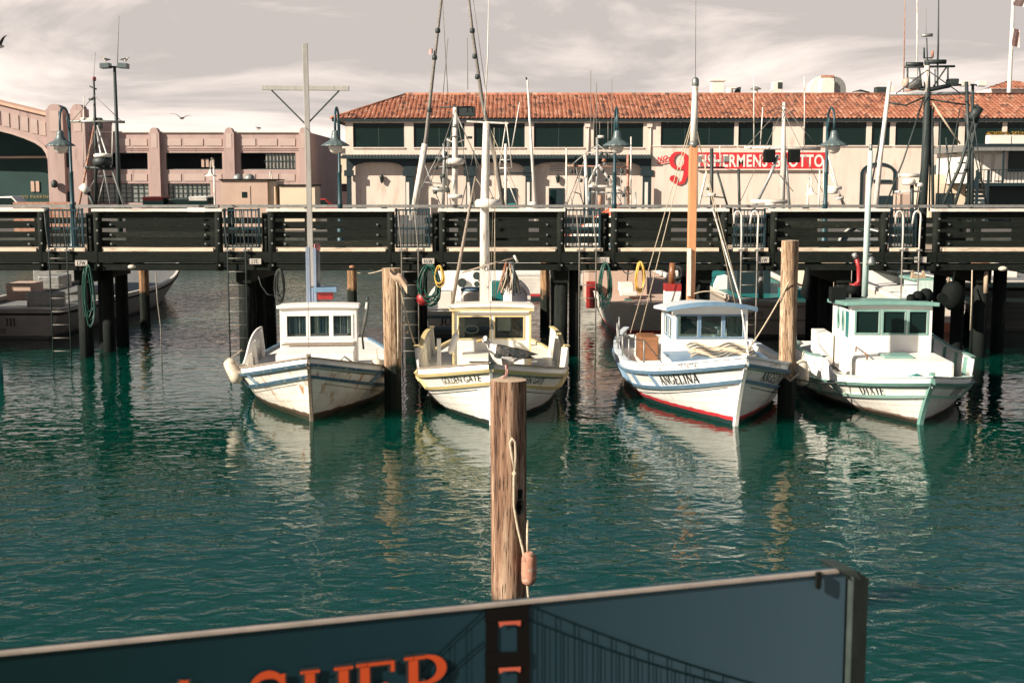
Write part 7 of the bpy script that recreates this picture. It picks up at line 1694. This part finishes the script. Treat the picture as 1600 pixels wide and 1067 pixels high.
spar(g10, 37.5, [(1404,274),(1436,275)], .06, 'offw', 'radar_scanner'); dome(g10, 37.5, 1420, 284, .2, .2); dome(g10, 37.5, 1436, 289, .12, .13); spar(g10, 37.5, [(1425,345),(1425,288)], .06, 'dark', 'radar_post'); spar(g10, 37.5, [(1398,300),(1440,299)], .03, 'sparwhite', 'spreader'); crate(g10, 37.5, 1404, 303, 1424, 340, .6, 'tanw', 'instrument_box')
# black float bag and tyre fenders on the pier edge
mb = MB(); c = P(1489,462,27.75); mb.ball(c, (.26,.24,.33), 16)
mb.tube([c+V((-.05,-.1,.28)), P(1492,424,27.85)], .02, 6)
bf = tag(mb.build('float_bag', M['black']), 'big sagging black buoy hung from the dark pier edge', 'buoy')
# rope nets and clutter hung in the shade of the pier
tag(MB().tube([P(1262,418,27.8), P(1261,440,27.8), P(1258,458,27.8), P(1264,470,27.8)], [.05,.09,.10,.04], 10).build('fender', M['black']), 'black tube fender under the pier beside the split piling', 'fender')
tag(MB().tube([P(1541,424,28.1), P(1540,458,28.1)], .05, 8).build('fender', M['lumber']), 'short tan timber rubbing strip in the dark bay by the black buoy', 'fender')

# more running rigging, each boat its own
lines(g2, 36.6, [[(705,325),(696,260),(702,215)], [(690,325),(676,290),(664,258)], [(720,325),(733,270),(741,235)], [(699,330),(699,215)], [(760,330),(741,240),(713,180)], [(655,300),(690,232)], [(684,262),(706,258)], [(662,285),(690,287)]], .014, 'steel')
for px, py in ((688,250),(681,262),(696,240),(693,275),(685,295),(680,300),(700,298)): dome(g2, 36.6, px, py, .06, .12, 'dark', 'block')
spar(g2, 36.6, [(692,340),(694,250),(693,225)], [.05,.045,.03], 'greyspar', 'mizzen_mast'); spar(g2, 36.6, [(677,262),(708,263)], .025, 'dark', 'spreader'); spar(g2, 36.6, [(680,247),(705,250)], .05, 'dark', 'spreader'); spar(g2, 36.6, [(676,296),(702,297)], .07, 'steel', 'winch_frame')
lines(g5, 45.6, [[(933,225),(888,262)], [(933,225),(978,262)], [(914,245),(890,330)], [(940,262),(975,325)], [(960,262),(952,325)], [(900,262),(912,325)], [(925,262),(925,325)], [(970,262),(970,325)]], .014, 'steel')
for px, py in ((893,268),(908,282),(940,240),(948,243),(942,268),(972,268),(974,305),(930,273)): dome(g5, 45.4, px, py, .06, .14, 'dark', 'block')
lines(g7, 35.4, [[(1224,165),(1166,230)], [(1224,165),(1280,232)], [(1224,170),(1150,330)], [(1224,175),(1300,330)], [(1204,258),(1240,300)]], .010, 'wire')
lines(g10, 39.5, [[(1500,170),(1470,330)], [(1505,172),(1545,330)], [(1516,150),(1540,320)], [(1496,240),(1474,240)], [(1430,330),(1448,200)], [(1449,110),(1500,146)], [(1449,110),(1400,147)]], .018, 'dark')
lines(g1, 35.1, [[(147,150),(112,190)], [(148,150),(190,190)], [(130,262),(150,205)]], .010, 'wire')
